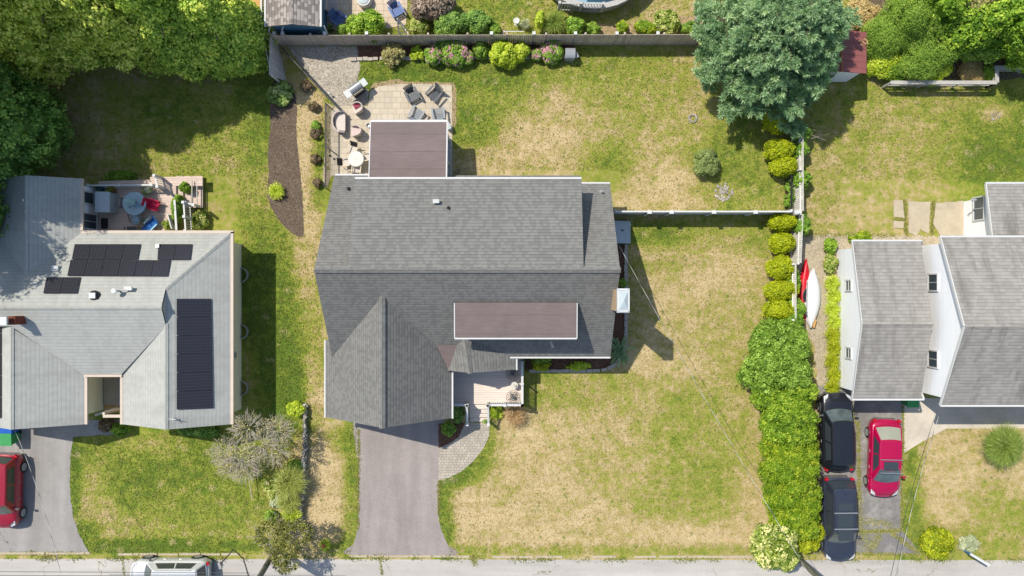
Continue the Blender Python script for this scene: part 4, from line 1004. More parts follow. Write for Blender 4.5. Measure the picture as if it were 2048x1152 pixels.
b = MB(); b.beam(P(349, 400, 1.5), P(353, 460, 1.5), .12, .05); b.beam(P(338, 430, 1.2), P(346, 458, 1.2), .06, .4); b.done('planter_rail', M['white'], dk)

# ---- east neighbour
rh = thing('house', 'white sided two storey house with streaked grey roof at the right edge', 'house', (26, -2, 0))
def gable_x(x0, x1, yr, ry, yf, ze, zr, mat, parent, name='roof', t=.14):
    b = MB(); b.slab([(x0, ry, zr), (x1, ry, zr), (x1, yr, ze), (x0, yr, ze)], t); b.slab([(x0, ry, zr), (x0, yf, ze), (x1, yf, ze), (x1, ry, zr)], t)
    o = b.done(name, mat, parent); cap_line((x0, ry, zr + .01), (x1, ry, zr + .01), mat, o, .26); return o
r1 = gable_x(23.49, 36, 2.77, -2.0, -6.39, 4.4, 6.6, M['shingle_old'], rh)
b = MB(); b.poly([(23.75, 2.45, 0), (23.75, -6.05, 0), (23.75, -6.05, 4.36), (23.75, -2.0, 6.4), (23.75, 2.45, 4.36)]); b.poly([(23.75, 2.45, 0), (36, 2.45, 0), (36, 2.45, 4.36), (23.75, 2.45, 4.36)]); b.poly([(23.75, -6.05, 0), (36, -6.05, 0), (36, -6.05, 4.36), (23.75, -6.05, 4.36)]); b.done('wall', M['siding'], rh)
b = MB(); b.beam((23.49, 2.83, 4.34), (36, 2.83, 4.34), .10, .12); b.beam((23.49, -6.46, 4.34), (36, -6.46, 4.34), .10, .12)
b.beam((23.47, 2.82, 4.36), (23.47, -2.0, 6.57), .05, .16); b.beam((23.47, -6.44, 4.36), (23.47, -2.0, 6.57), .05, .16); b.done('gutter', M['white'], r1)
for yy_, z_ in ((P(0, 565, 3.25).y, 3.25), (P(0, 718, 3.25).y, 3.25)): win(rh, (23.73, yy_, z_), .95, 1.0, '-x', mull=1)
r2 = gable_x(19.29, 23.17, 2.63, -1.98, -6.26, 3.0, 4.2, M['shingle_old'], rh, 'wing_roof')
b = MB(); b.poly([(19.72, 2.3, 0), (19.72, -5.95, 0), (19.72, -5.95, 2.95), (19.72, -1.98, 4.05), (19.72, 2.3, 2.95)]); b.poly([(19.72, 2.3, 0), (23.3, 2.3, 0), (23.3, 2.3, 2.95), (19.72, 2.3, 2.95)]); b.poly([(19.72, -5.95, 0), (23.3, -5.95, 0), (23.3, -5.95, 2.95), (19.72, -5.95, 2.95)]); b.done('wing_wall', M['siding'], rh)
b = MB(); b.beam((19.25, 2.69, 2.95), (23.2, 2.69, 2.95), .1, .11); b.beam((19.25, -6.32, 2.95), (23.35, -6.32, 2.95), .1, .11); b.beam((23.35, -6.32, 2.95), (23.38, -5.95, 2.6), .1, .1); b.beam((23.2, 2.69, 2.95), (23.45, 2.5, 2.6), .1, .1)
for y0_, y1_ in ((2.66, -1.98), (-6.3, -1.98)): b.beam((19.27, y0_, 2.96), (19.27, y1_, 4.17), .04, .15)
b.done('gutter', M['white'], r2)
b = MB()
for k in range(4): b.box((21.2, -5.98, .3 + k * .52), (2.7, .05, .5))
b.done('garage_door', M['white'], rh)
for py in (571, 706): win(rh, (19.70, P(0, py, 1.6).y, 1.62), .62, .75, '-x', mull=0, muny=1)
win(rh, (25.5, -6.07, 3.2), 1.1, 1.1, '-y', mull=1)
# annex behind
b = MB(); b.slab([P(1973, 367, 3.1), P(1986, 477, 3.75), (36, P(0, 477, 3.75).y, 3.75), (36, P(0, 367, 3.1).y, 3.1)], .14); r3 = b.done('annex_roof', M['shingle_old'], rh)
ax = 27.35; ay0, ay1 = P(0, 396, 1).y - .1, 2.4
b = MB(); b.poly([(ax, ay0, 0), (ax, ay1, 0), (ax, ay1, 3.6), (ax, ay0, 3.05)]); b.poly([(ax, ay0, 0), (36, ay0, 0), (36, ay0, 3.05), (ax, ay0, 3.05)]); b.done('annex_wall', M['siding'], rh)
win(rh, (ax - .02, 4.65, 1.6), 1.35, 1.0, '-x', mull=1)
b = MB(); b.beam(P(1971, 366, 3.06), (36, P(0, 366, 3.06).y, 3.06), .1, .11); b.beam(P(1971, 368, 3.08), P(1984, 477, 3.7), .05, .15); b.done('gutter', M['white'], r3)
b = MB(); dp = P(1944, 400, 2.2); b.tube([dp, dp + V((.15, 0, .2))], .06); b.lathe(dp, [(.08, 0), (.1, .05), (.05, .1)], 10); b.done('wall_lamp', M['galv'], rh)

# ---- north neighbour (only its south end shows)
nh = thing('house', 'blue sided house with taupe roof behind the wooden fence', 'house', P(585, 0, 0))
b = MB(); rp = P(583, 48, 3.1); el, er = P(532, 53, 2.5), P(640, 53, 2.5)
b.slab([rp, el, el + V((0, 7, 0)), rp + V((0, 7, 0))], .12); b.slab([rp, rp + V((0, 7, 0)), er + V((0, 7, 0)), er], .12); nr = b.done('roof', M['shingle_tan'], nh)
b = MB(); b.beam(el + V((-.05, 0, -.03)), el + V((-.05, 7, -.03)), .09, .12); b.beam(er + V((.05, 0, -.03)), er + V((.05, 7, -.03)), .09, .12); b.done('gutter', M['white'], nr)
cap_line(rp + V((0, 0, .01)), rp + V((0, 7, .01)), M['shingle_tan'], nr, .2)
b = MB(); y_ = el.y + .1; xl_, xr_ = el.x + .25, er.x - .2
b.poly([(xl_, y_, 0), (xr_, y_, 0), (xr_, y_, 2.42), (rp.x, y_, 3.0), (xl_, y_, 2.42)])
for x in (xl_, xr_): b.poly([(x, y_, 0), (x, y_ + 7, 0), (x, y_ + 7, 2.42), (x, y_, 2.42)])
b.done('wall', M['siding_blue'], nh)
b = MB(); b.slab([P(504, -60, 1.0), P(524, -60, 1.0), P(524, 38, 1.0), P(504, 38, 1.0)], .1); b.done('side_deck', M['deck_wood'], nh)
railing(nh, P(523, -60, 1.9)[:2], P(523, 42, 1.9)[:2], 1.0, posts=3); 
b = MB()
for x in (540, 566, 648): b.tube([P(x, 52, 2.3), P(x - 4 if x < 600 else x + 8, 70, 1.4)], .05)
b.done('downspout', M['white'], nh)

# ------------------------------------------------------------------ front porch deck, rails, porch furniture
fp = thing('porch', 'grey composite front porch with white railings and wide steps', 'porch', (-1.3, -6, 0))
zp = .75
b = MB(); b.slab([(-3.75, -4.2, zp), (.66, -4.2, zp), (.66, P(0, 808, zp).y, zp), (-3.75, P(0, 808, zp).y, zp)], .1)
b.whole = 1; b.done('floor', M['deck'], fp)
b = MB(); yA = P(0, 808, zp).y
for k in range(4): z = zp - .16 * (k + 1); b.slab([(-2.55, yA - .28 * k, z), (-1.45, yA - .28 * k, z), (-1.45, yA - .28 * (k + 1) - .03, z), (-2.55, yA - .28 * (k + 1) - .03, z)], .14)
b.done('steps', M['deck'], fp)
b = MB(); b.box(((-3.75 + .66) / 2, yA + .06, zp / 2 - .05), (4.3, .03, zp - .12)); b.box((.62, -5.5, zp / 2 - .05), (.03, 2.6, zp - .12)); b.done('skirt', M['white'], fp)
zr_ = zp
railing(fp, (.60, -4.35), (.60, yA + .08), zr_, posts=3, cap=.13, bw=.045); railing(fp, (.60, yA + .08), (-1.42, yA + .08), zr_, posts=3, cap=.12, bw=.045)
railing(fp, (-3.5, yA + .08), (-2.62, yA + .08), zr_, posts=2, cap=.12)
railing(fp, (-1.40, yA + .05, 0), (-1.40, yA - 1.15, .12), zr_, posts=2, cap=.12); railing(fp, (-2.64, yA + .05, 0), (-2.64, yA - 1.15, .12), zr_, posts=2, cap=.12)
def egg_chair(label, px, py, rz):
    t = thing('wire_chair', label, 'chair', P(px, py, zp + .4) * 1.0, 'round wire chairs on the front porch'); t.location.z = zp; c = V(t.location)
    b = MB()
    for r_, z_ in ((.40, .42), (.30, .36), (.18, .32)): b.tube([c + V((math.cos(a) * r_, math.sin(a) * r_, z_ + .28 * max(0, math.sin(a + rz)))) for a in [k * PI / 10 for k in range(21)]], .012, 5)
    for k in range(14): a = k * PI / 7; b.tube([c + V((math.cos(a) * .06, math.sin(a) * .06, .3)), c + V((math.cos(a) * .2, math.sin(a) * .2, .33)), c + V((math.cos(a) * .4, math.sin(a) * .4, .42 + .28 * max(0, math.sin(a + rz))))], .007, 4)
    b.done('wire_seat', M['black_metal'], t)
    MB().lathe(c, [(.10, .28), (.12, .31), (.1, .33)], 12).done('hub', M['dark_plastic'], t)
    for k in range(4): a = k * PI / 2 + .6; MB().tube([c + V((0, 0, .3)), c + V((math.cos(a) * .3, math.sin(a) * .3, 0))], .014, 5).done('leg', M['black_metal'], t)
egg_chair('black round wire chair partly under the porch roof edge', 1025, 747, .3)
egg_chair('black round wire chair in the sun at the porch corner', 1026, 795, 2.2)
c = P(1029, 771, zp + .5); t = thing('side_table', 'small round white porch table between the two wire chairs', 'table', (c.x, c.y, zp))
b = MB(); b.lathe((c.x, c.y, zp), [(.19, .44), (.21, .46), (.19, .48)], 16); b.done('table_top', M['table_white'], t); MB().lathe((c.x, c.y, zp), [(.12, 0), (.03, .05), (.03, .44)], 8).done('leg', M['table_white'], t)
b = MB(); b.lathe((c.x + .02, c.y, zp + .48), [(.06, 0), (.08, .12), (.06, .12), (.05, .08)], 12); tag(b.done('lantern', M['frame_tan']), 'small tan lantern standing on the round porch table', 'lantern')
def pot(label, px, py, r, h, z, mat, plant=LF['shrub'], group=None, pr=None):
    c = P(px, py, z + h); t = thing('potted_plant', label, 'potted plant', (c.x, c.y, z), group)
    MB().lathe((c.x, c.y, z), [(r * .7, 0), (r, h), (r * 1.08, h), (r * 1.08, h + .02), (r * .88, h + .02), (r * .86, h - .04), (.001, h - .04)], 14).done('pot', mat, t)
    q = crown([(c.x, c.y, z + h + (pr or r) * .5, pr or r, pr or r, (pr or r) * .8)], 14, 12, (pr or r) * .45, .08, up=.6, zlow=-.2); quads('foliage', *q, plant, t)
pot('small dark potted plant on the shaded side of the porch steps', 935, 843, .11, .22, .08, M['dark_plastic'], group='pots by the porch steps')
pot('small pale potted plant on the sunny side of the porch steps', 970, 842, .12, .22, .08, M['galv'], group='pots by the porch steps')
# cellar hatch
t = thing('cellar_hatch', 'pale blue grey steel cellar hatch against the grey house', 'hatch', (6.3, 2.6, 0))
a0, a1, a2, a3 = (5.3, 4.02, .95), (7.12, 4.02, .42), (7.12, 2.68, .42), (5.3, 2.68, .95)
MB().slab([a0, a1, a2, a3], .5).done('base', M['cover_gray'], t)
mid1, mid2 = (5.3, 3.35, .96), (7.12, 3.35, .43)
MB().slab([(5.32, 4.0, .975), (7.10, 4.0, .445), (7.10, 3.37, .445), (5.32, 3.37, .975)], .02).done('door_leaf', M['cover_gray'], t); MB().slab([(5.32, 3.33, .975), (7.10, 3.33, .445), (7.10, 2.7, .445), (5.32, 2.7, .975)], .02).done('door_leaf', M['cover_gray'], t)
MB().box((6.6, 3.45, .62), (.18, .05, .04)).done('handle', M['black_metal'], t)

# ------------------------------------------------------------------ fences
def picket_fence(name, label, p, q, h, mat, lean=(0, 0), lean2=None, dog=True, cat='fence', post=2.4, w=.11, t=.022, postmat=None, postside=1, jag=.02, seed=0, group=None, pane='panel'):
    p, q = V(p), V(q); L = (q - p).length; d = (q - p).normalized(); side = V((-d.y, d.x, 0)); r = random.Random(seed)
    th = thing(name, label, cat, p, group); b = MB(); n = int(L / w); ln = V((lean[0], lean[1], 0))
    for i in range(n):
        a = p + d * (i * w + .006); c = p + d * ((i + 1) * w - .006); hh = h + r.uniform(-jag, jag); o = side * r.uniform(-.004, .004)
        if lean2: ln = V((lean[0] + (lean2[0] - lean[0]) * i / n, lean[1] + (lean2[1] - lean[1]) * i / n, 0))
        A = [a + o, c + o, c + o + ln + V((0, 0, hh)), a + o + ln + V((0, 0, hh))]; k = len(b.v)
        b.v += [tuple(x) for x in A] + [tuple(x + side * t) for x in A]
        b.f += [(k, k + 1, k + 2, k + 3), (k + 7, k + 6, k + 5, k + 4), (k + 3, k + 2, k + 6, k + 7), (k, k + 3, k + 7, k + 4), (k + 1, k + 5, k + 6, k + 2)]
    b.done(pane, mat, th)
    for z in (.35, h - .35): MB().beam(p + side * (.05 * postside) + ln * (z / h) + V((0, 0, z)), q + side * (.05 * postside) + ln * (z / h) + V((0, 0, z)), .05, .09).done('rail', postmat or mat, th)
    m = max(1, round(L / post))
    for i in range(m + 1): c = p + d * (L * i / m) + side * (.09 * postside); MB().box(c + ln * .5 + V((0, 0, h / 2)), (.1, .1, h + .02)).done('post', postmat or mat, th)
    return th
fh = 1.83
A0 = P(541, 71, fh); A1 = P(1405, 68, fh + .1)
picket_fence('wooden_fence', 'long brown wooden privacy fence along the back of the flower bed', (A0.x, A0.y, 0), (A1.x + .1, A1.y, 0), fh, M['fence_wood'], seed=1)
lb_, lq_ = P(556, 88), P(573, 164); lt_, lu_ = P(539, 73, 1.75), P(538, 152, 1.75)
picket_fence('wooden_fence', 'short leaning grey wooden fence panel meeting the long fence corner', (lb_.x, lb_.y, 0), (lq_.x, lq_.y, 0), 1.75, M['fence_lean'], lean=(lt_.x - lb_.x, lt_.y - lb_.y), lean2=(lu_.x - lq_.x, lu_.y - lq_.y), seed=2, postside=-1, post=50)
# chain link
def chain(label, pts, h):
    t = thing('chain_link_fence', label, 'fence', (pts[0][0], pts[0][1], 0), 'black chain link fences')
    for i in range(len(pts) - 1):
        p, q = V((*pts[i], 0)), V((*pts[i + 1], 0)); L = (q - p).length; d = (q - p).normalized()
        MB().tube([p + V((0, 0, h)), q + V((0, 0, h))], .045, 6).done('rail', M['black_metal'], t)
        m = MB(); n = int((L + h) / .12)
        for k in range(n):
            for sgn in (1, -1):
                s0 = k * .12 - h; x0, z0 = (s0, 0) if sgn > 0 else (s0 + h, 0)
                x1, z1 = (s0 + h, h) if sgn > 0 else (s0, h)
                if x0 > x1: x0, z0, x1, z1 = x1, z1, x0, z0
                if x0 < 0: z0 += (z1 - z0) * (0 - x0) / (x1 - x0); x0 = 0
                if x1 > L: z1 = z0 + (z1 - z0) * (L - x0) / (x1 - x0); x1 = L
                if x1 - x0 > .02:
                    a, c = p + d * x0 + V((0, 0, z0)), p + d * x1 + V((0, 0, z1)); s_ = V((0, 0, .005)) ; n_ = V((-d.y, d.x, 0)) * .004
                    m.poly([a - n_, c - n_, c + n_, a + n_]); m.poly([a - s_, c - s_, c + s_, a + s_])
        m.done('mesh', M['black_metal'], t)
        for e_ in range(max(1, int(L / 2.2)) + 1): c = p + d * (L * e_ / max(1, int(L / 2.2))); MB().tube([c, c + V((0, 0, h + .05))], .03, 6).done('post', M['black_metal'], t)
ch_ = 1.15
w2 = lambda x, y: tuple(P(x, y, ch_))[:2]
chain('black chain link fence slanting past the gravel corner to the patio', [w2(563, 95), w2(606, 142), w2(676, 216)], ch_)
chain('black chain link fence running down beside the patio to the grey house', [w2(651, 206), w2(651, 377)], ch_)
chain('short black chain link piece standing in for a shadow line beside the patio', [w2(650, 291), w2(664, 302)], ch_)  # black mesh piece stands in for a gate's short shadow line
chain('black chain link fence beside the two back arborvitae', [tuple(P(1583, 330, ch_))[:2], tuple(P(1583, 421, ch_))[:2]], ch_)
# white vinyl fence
p, q = P(1231, 423, 1.8), P(1584, 423, 1.8)
vf = picket_fence('vinyl_fence', 'white vinyl panel fence between the house and the east property line', (p.x, p.y, 0), (q.x, q.y, 0), 1.75, M['vinyl'], w=.15, t=.03, seed=3, post=50, postmat=M['white'], jag=0)
MB().beam((p.x, p.y, 1.79), (q.x, q.y, 1.79), .09, .08).done('top_rail', M['white'], vf)
for x in (1299, 1343, 1428, 1511, 1594): c = P(x, 424, 1.9); o_ = MB().box((c.x, c.y, .95), (.13, .13, 1.9)).box((c.x, c.y, 1.93), (.26 if x < 1590 else .3, .2, .05)).done('post', M['white'], vf)
# grey fence on the east boundary
q0 = lambda x, y: P(x, y, 1.7)
for (y0, y1, x0, x1, lab, sd) in ((252, 424, 1606, 1607, 'weathered grey picket fence behind the two back arborvitae', 5), (428, 527, 1606, 1602, 'weathered grey picket fence between the vinyl fence and the canoe', 6), (528, 640, 1592, 1592, 'weathered grey picket fence beside the red kayak', 7)):
    a, c = q0(x0, y0), q0(x1, y1)
    picket_fence('picket_fence', lab, (a.x - .1, a.y, 0), (c.x - .1, c.y, 0), 1.65, M['fence_gray'], lean=(.12, 0), seed=sd, group='grey picket fences on the east line', postside=-1)
# rail fences at the woods
def rail_fence(label, pts, h=1.1, braces=True, group='pale rail fences by the woods'):
    t = thing('rail_fence', label, 'fence', (pts[0][0], pts[0][1], 0), group)
    for i in range(len(pts) - 1):
        p, q = V((*pts[i], 0)), V((*pts[i + 1], 0)); d = (q - p).normalized(); e_ = d * .0
        MB().beam(p + V((0, 0, h)) - d * (.0 if i == 0 else -.0), q + V((0, 0, h + .004 * i)), .22, .04).done('cap_rail', M['rail_gray'], t)
        for z in (.4, .75): MB().beam(p + V((0, 0, z)), q + V((0, 0, z)), .04, .14).done('rail', M['rail_gray'], t)
        n = max(1, round((q - p).length / 2.2))
        for k in range(n + 1): c = p + (q - p) * (k / n); MB().box(c + V((0, 0, h / 2)), (.1, .1, h)).done('post', M['rail_gray'], t)
z1 = 1.1
f = lambda x, y: tuple(P(x, y, z1))[:2]
rail_fence('pale weathered rail fence with a flat cap stepping back at its right end', [f(1782, 165), f(1994, 165), f(1994, 137)])
rail_fence('pale weathered rail fence leaving the photo on the right', [f(1990, 135), f(2200, 135)])
# stepping rail by the top neighbours pool
t = thing('swimming_pool', 'round above ground pool with grey wall at the top edge', 'pool', P(1195, -120, 0))
pc = P(1190, -115, 1.3); b = MB()
b.lathe((pc.x, pc.y, 0), [(3.7, 0), (3.75, 1.25), (3.9, 1.27), (3.9, 1.32), (3.6, 1.32), (3.58, 1.0)], 36); b.done('wall', M['rail_gray'], t)
b = MB(); b.lathe((pc.x, pc.y, 0), [(3.58, 1.08), (.0005, 1.13)], 36); b.done('cover', M['pool_blue'], t)
b = MB(); b.beam(P(1170, -10, 1.4), P(1264, -8, 1.4), .3, .05); b.done('ledge', M['pool_blue'], t)
b = MB(); railing(t, P(1120, 2, 2)[:2], P(1208, 4, 2)[:2], .5, h=1.2, mat=M['rail_gray'], posts=3, bal=.16)

# ------------------------------------------------------------------ garden edging and walls
def block_row(name, label, pts, w=.2, L=.3, h=.12, mat=None, z=0, cat='edging', seed=0):
    r = random.Random(seed); b = MB(); carry = 0
    for i in range(len(pts) - 1):
        p, q = V((*pts[i], z)), V((*pts[i + 1], z)); d = (q - p); D_ = d.length; d.normalize(); s = 0
        while s + L * .6 < D_:
            l_ = L * r.uniform(.8, 1.15); c = p + d * (s + l_ / 2); hh = h * r.uniform(.85, 1.15)
            b.box(c + V((r.uniform(-.015, .015), r.uniform(-.015, .015), hh / 2)), (l_ - .025, w * r.uniform(.85, 1.1), hh), rz=math.atan2(d.y, d.x) + r.uniform(-.05, .05)); s += l_
    return tag(b.done(name, mat or M['block']), label, cat)
g0 = lambda *a: [tuple(P(x, y))[:2] for x, y in a]
block_row('garden_edging', 'pale block edging curving round the front and side bed of the grey house', g0((1252, 488), (1252, 600), (1251, 690), (1243, 715), (1225, 733), (1200, 741), (1150, 742), (1060, 742)), w=.2, L=.42, seed=1)
block_row('garden_edging', 'pale block edging in front of the hydrangea bed', g0((702, 119), (760, 118), (900, 116), (1145, 114)), w=.2, L=.33, seed=2)
def stone_wall(label, pts, w=.28, h=.5, seed=0):
    r = random.Random(seed); b = MB()
    for i in range(len(pts) - 1):
        p, q = V((*pts[i], 0)), V((*pts[i + 1], 0)); n = max(1, int((q - p).length / .16))
        for k in range(n):
            for lv in range(3):
                c = p + (q - p) * ((k + r.random() * .6) / n) + V((r.uniform(-.05, .05), 0, h * (.18 + .33 * lv)))
                s_ = r.uniform(.11, .2); b.box(c, (s_ * 1.2, s_, s_ * .75), rz=r.uniform(0, 3), ry=r.uniform(-.35, .35), rx=r.uniform(-.35, .35))
    return tag(b.done('stone_wall', M['stone']), label, 'wall')
stone_wall('low dry stone wall running from the lawn down to the street', g0((613, 808), (612, 900), (608, 980), (604, 1030), (600, 1062)), seed=4)
# flat ring of stones and rubble on the lawns
b = MB(); r = random.Random(5); c = P(1385, 237)
for k in range(9): a = k * 2 * PI / 9; b.box(c + V((math.cos(a) * .22, math.sin(a) * .22, .05)), (.17, .10, .09), rz=a + PI / 2 + r.uniform(-.2, .2))
tag(b.done('stone_ring', M['stone']), 'small ring of stones on the back lawn', 'stone ring')
b = MB(); c = P(1447, 385)
for k in range(70): a = r.random() * 6.28; d = r.random() ** .7 * .55; s_ = r.uniform(.06, .15); b.box(c + V((math.cos(a) * d, math.sin(a) * d, s_ * .3)), (s_, s_ * .8, s_ * .5), rz=r.random() * 3, rx=r.uniform(-.4, .4))
tag(b.done('rubble_heap', M['stone']), 'heap of pale broken stones on the back lawn', 'rubble')
b = MB(); c = P(1990, 232)
for k in range(30): a = r.random() * 6.28; d = r.random() ** .7 * .4; s_ = r.uniform(.04, .11); b.box(c + V((math.cos(a) * d, math.sin(a) * d, s_ * .2)), (s_, s_ * .8, s_ * .4), rz=r.random() * 3)
tag(b.done('stone_patch', M['stone']), 'pale patch of stones in the east back lawn', 'rubble')

# ------------------------------------------------------------------ cars
def car(name, label, loc, rz, L, W, Ht, paint, kind='suv', sunroof=None, bars=None, cover_roof=False, group=None, hood=.24, zs=.0, rear=None):
    """nose towards +Y locally"""
    t = thing(name, label, 'car', (0, 0, 0), group); hw = W / 2; hl = L / 2
    belt = .62 * Ht if kind == 'suv' else .63 * Ht; bonnet = belt - (.02 if kind == 'suv' else .10)
    ns = 25; rows = []
    for i in range(ns):
        s = i / (ns - 1); y = hl - s * L
        e_ = min(1, s / .13) ; f_ = min(1, (1 - s) / .10)
        wv = hw * (.72 + .28 * math.sin(e_ * PI / 2)) * (.80 + .20 * math.sin(f_ * PI / 2))
        if s < hood: top = bonnet - .20 * (1 - math.sin(min(1, s / .12) * PI / 2)) - .04 * (1 - s / hood)
        else: top = bonnet + (belt - bonnet) * min(1, (s - hood) / .1)
        if kind != 'suv' and s > .84: top = belt - .06
        top -= .14 * (1 - math.sin(f_ * PI / 2))
        row = []
        for u, zz in ((-.90, .22), (-.98, .36), (-1.0, .58), (-.985, top - .14), (-.93, top - .045), (-.80, top), (-.4, top + .02), (0, top + .03), (.4, top + .02), (.80, top), (.93, top - .045), (.985, top - .14), (1.0, .58), (.98, .36), (.90, .22)):
            row.append((u * wv, y - (0 if abs(u) < .01 else 0) - (u * u) * .10 * ((1 - e_) - (1 - f_)), zz))
        rows.append(row)
    b = MB(); b.grid(rows); b.poly(rows[0][::-1]); b.poly(rows[-1]); b.done('body', paint, t, smooth=True)
    # greenhouse
    y_ws0 = hl - (hood - .01) * L; y_ws1 = y_ws0 - (.13 * L if kind == 'suv' else .17 * L)
    y_rw0 = -hl + (.035 if kind == 'suv' else .09) * L; y_rw1 = y_rw0 + (.07 if kind == 'suv' else .17) * L
    bz, tz = belt - .02, Ht; wb, wt = hw * .90, hw * .70
    def ring(w_, yf, yb, z_, bow):
        R = []
        for k in range(7): u = -1 + 2 * k / 6; R.append((u * w_, yf + bow * (1 - u * u), z_))
        for k in range(1, 8): v = k / 8; R.append((w_ * (1 + .02 * math.sin(v * PI)), yf + (yb - yf) * v, z_))
        for k in range(7): u = 1 - 2 * k / 6; R.append((u * w_, yb - bow * .6 * (1 - u * u), z_))
        for k in range(1, 8): v = 1 - k / 8; R.append((-w_ * (1 + .02 * math.sin(v * PI)), yf + (yb - yf) * v, z_))
        return R
    base = ring(wb, y_ws0, y_rw0, bz, .16); top = ring(wt, y_ws1, y_rw1, tz - .07, .10); t2 = ring(wt * .93, y_ws1 - .06, y_rw1 + .05, tz - .02, .09)
    b = MB(); i0 = 0; n = len(base); b.v = base + top + t2
    for k in range(n): k2 = (k + 1) % n; b.f.append((k2, k, n + k, n + k2)); b.f.append((n + k2, n + k, 2 * n + k, 2 * n + k2))
    b.v.append((0, (y_ws1 + y_rw1) / 2, tz + .015)); 
    for k in range(n): b.f.append((2 * n + (k + 1) % n, 2 * n + k, 3 * n))
    b.done('cabin', paint, t, smooth=False)
    def lerp(A, B_, w_): return V(A) * (1 - w_) + V(B_) * w_
    def pane(name, k0, k1, lo=.08, hi=.93, off=.012, ins=.0):
        b = MB(); n_ = k1 - k0; c = V((0, (y_ws0 + y_rw0) / 2, belt)); rr_ = []
        for j in range(3):
            w_ = lo + (hi - lo) * j / 2; row = []
            for k in range(k0, k1 + 1):
                p_ = lerp(base[k % n], top[k % n], w_)
                if k == k0: p_ = p_.lerp(lerp(base[(k + 1) % n], top[(k + 1) % n], w_), ins)
                if k == k1: p_ = p_.lerp(lerp(base[(k - 1) % n], top[(k - 1) % n], w_), ins)
                o_ = (p_ - c); o_.z = 0
                if 0 <= k0 < 6 and k1 <= 6: o_ = V((0, 1, .5))
                elif 14 <= k0 and k1 <= 20: o_ = V((0, -1, .5))
                else: o_ = V((1 if p_.x > 0 else -1, 0, .5))
                row.append(p_ + o_.normalized() * off)
            rr_.append(row)
        b.grid(rr_); return b.done(name, M['darkglass'], t, smooth=True)
    ws_ = pane('windshield', 0, 6, .04, .96, ins=.25); ws_.data.materials[0] = M['windshield']; rw_ = pane('rear_window', 14, 20, .12, .94, ins=.3)
    if rear: rw_.data.materials[0] = rear
    for k0, k1 in ((7, 10), (10, 13)): pane('side_window', k0, k1, .12, .9, ins=.12)
    for k0, k1 in ((21, 24), (24, 27)): pane('side_window', k0, k1, .12, .9, ins=.12)
    # wheels
    for sx in (-1, 1):
        for wy in (hl - .185 * L, -hl + .19 * L):
            R_ = .34 if kind == 'suv' else .32; x0 = sx * (hw - .20); x1 = sx * (hw + .025)
            b = MB(); pr = [(R_ * .6, 0), (R_ * .96, .0), (R_, .04), (R_, .19), (R_ * .96, .225), (R_ * .66, .225)]
            b.lathe((0, 0, 0), pr, 22)
            b.v = [(x0 + sx * z_, wy + x_, R_ + y_) for x_, y_, z_ in b.v]; w_ = b.done('tyre', M['rubber'], t, smooth=False)
            b = MB(); b.lathe((0, 0, 0), [(.05, .212), (.07, .212)], 12)
            for k in range(10):
                a = k * PI / 5; d = V((math.cos(a), math.sin(a), 0)); s_ = V((-d.y, d.x, 0)) * .022
                b.poly([tuple(d * .05 + s_ + V((0, 0, .222))), tuple(d * R_ * .66 + s_ * 1.3 + V((0, 0, .228))), tuple(d * R_ * .66 - s_ * 1.3 + V((0, 0, .228))), tuple(d * .05 - s_ + V((0, 0, .222)))])
            b.lathe((0, 0, 0), [(R_ * .62, .222), (R_ * .70, .232)], 22)
            b.v = [(x0 + sx * z_, wy + x_, R_ + y_) for x_, y_, z_ in b.v]; b.done('rim', M['rim'], w_)
            # arch lip
            b = MB(); pts = [(sx * (hw + .004), wy + math.cos(a) * R_ * 1.13, R_ + math.sin(a) * R_ * 1.13) for a in [k * PI / 10 for k in range(11)]]; b.tube(pts, .022, 5); b.done('wheel_arch', M['dark_plastic'] if kind == 'suv' and paint in (M['paint_black'], M['paint_navy'], M['paint_white']) else paint, t)
    for sx in (-1, 1):
        MB().box((sx * (hw + .10), y_ws0 - .22, belt + .02), (.2, .1, .13)).done('mirror', paint if kind != 'suv' else M['dark_plastic'], t)
        b = MB(); b.slab([(sx * hw * .86, hl - .22, bonnet - .13), (sx * hw * .55, hl - .07, bonnet - .17), (sx * hw * .62, hl - .26, bonnet - .045), (sx * hw * .88, hl - .50, bonnet - .03)], .03); b.done('headlight', M['headlight'], t)
        b = MB(); b.box((sx * hw * .80, -hl + .10, belt - .16), (.2, .16, .16), rz=sx * .5); b.done('taillight', M['taillight'], t)
        b = MB(); b.box((sx * (hw + .006), (y_ws0 + y_rw0) / 2 - .1, .70), (.03, .16, .025)).box((sx * (hw + .006), (y_ws0 + y_rw0) / 2 + .85, .70), (.03, .16, .025)); b.split('door_handle', M['rim'], t)
    b = MB(); b.box((0, hl - .045, .36), (W * .62, .06, .16)); b.done('grille', M['dark_plastic'], t)
    b = MB(); b.box((0, -hl + .01, .40), (W * .7, .05, .10)); b.done('rear_bumper_strip', M['dark_plastic'], t)
    b = MB(); b.beam((-.32, y_ws0 + .02, bonnet + .05), (.28, y_ws0 - .04, bonnet + .06), .03, .02); b.done('wiper', M['black_metal'], t)
    # shut lines
    b = MB(); b.tube([(-hw * .80, y_ws0 + .03, bonnet + .012), (-hw * .78, hl - .34, bonnet - .055), (-hw * .45, hl - .17, bonnet - .09), (hw * .45, hl - .17, bonnet - .09), (hw * .78, hl - .34, bonnet - .055), (hw * .80, y_ws0 + .03, bonnet + .012)], .011, 4); b.done('bonnet_gap', M['black_metal'], t)
    b = MB(); b.tube([(-hw * .7, y_rw0 - .02, belt - .02), (0, y_rw0 - .07, belt + .02), (hw * .7, y_rw0 - .02, belt - .02)], .011, 4); b.done('tailgate_gap', M['black_metal'], t)
    b = MB()
    for sx in (-1, 1): b.beam((sx * hw * .62, y_ws0 + .05, bonnet + .022), (sx * hw * .50, hl - .28, bonnet - .075), .012, .012)
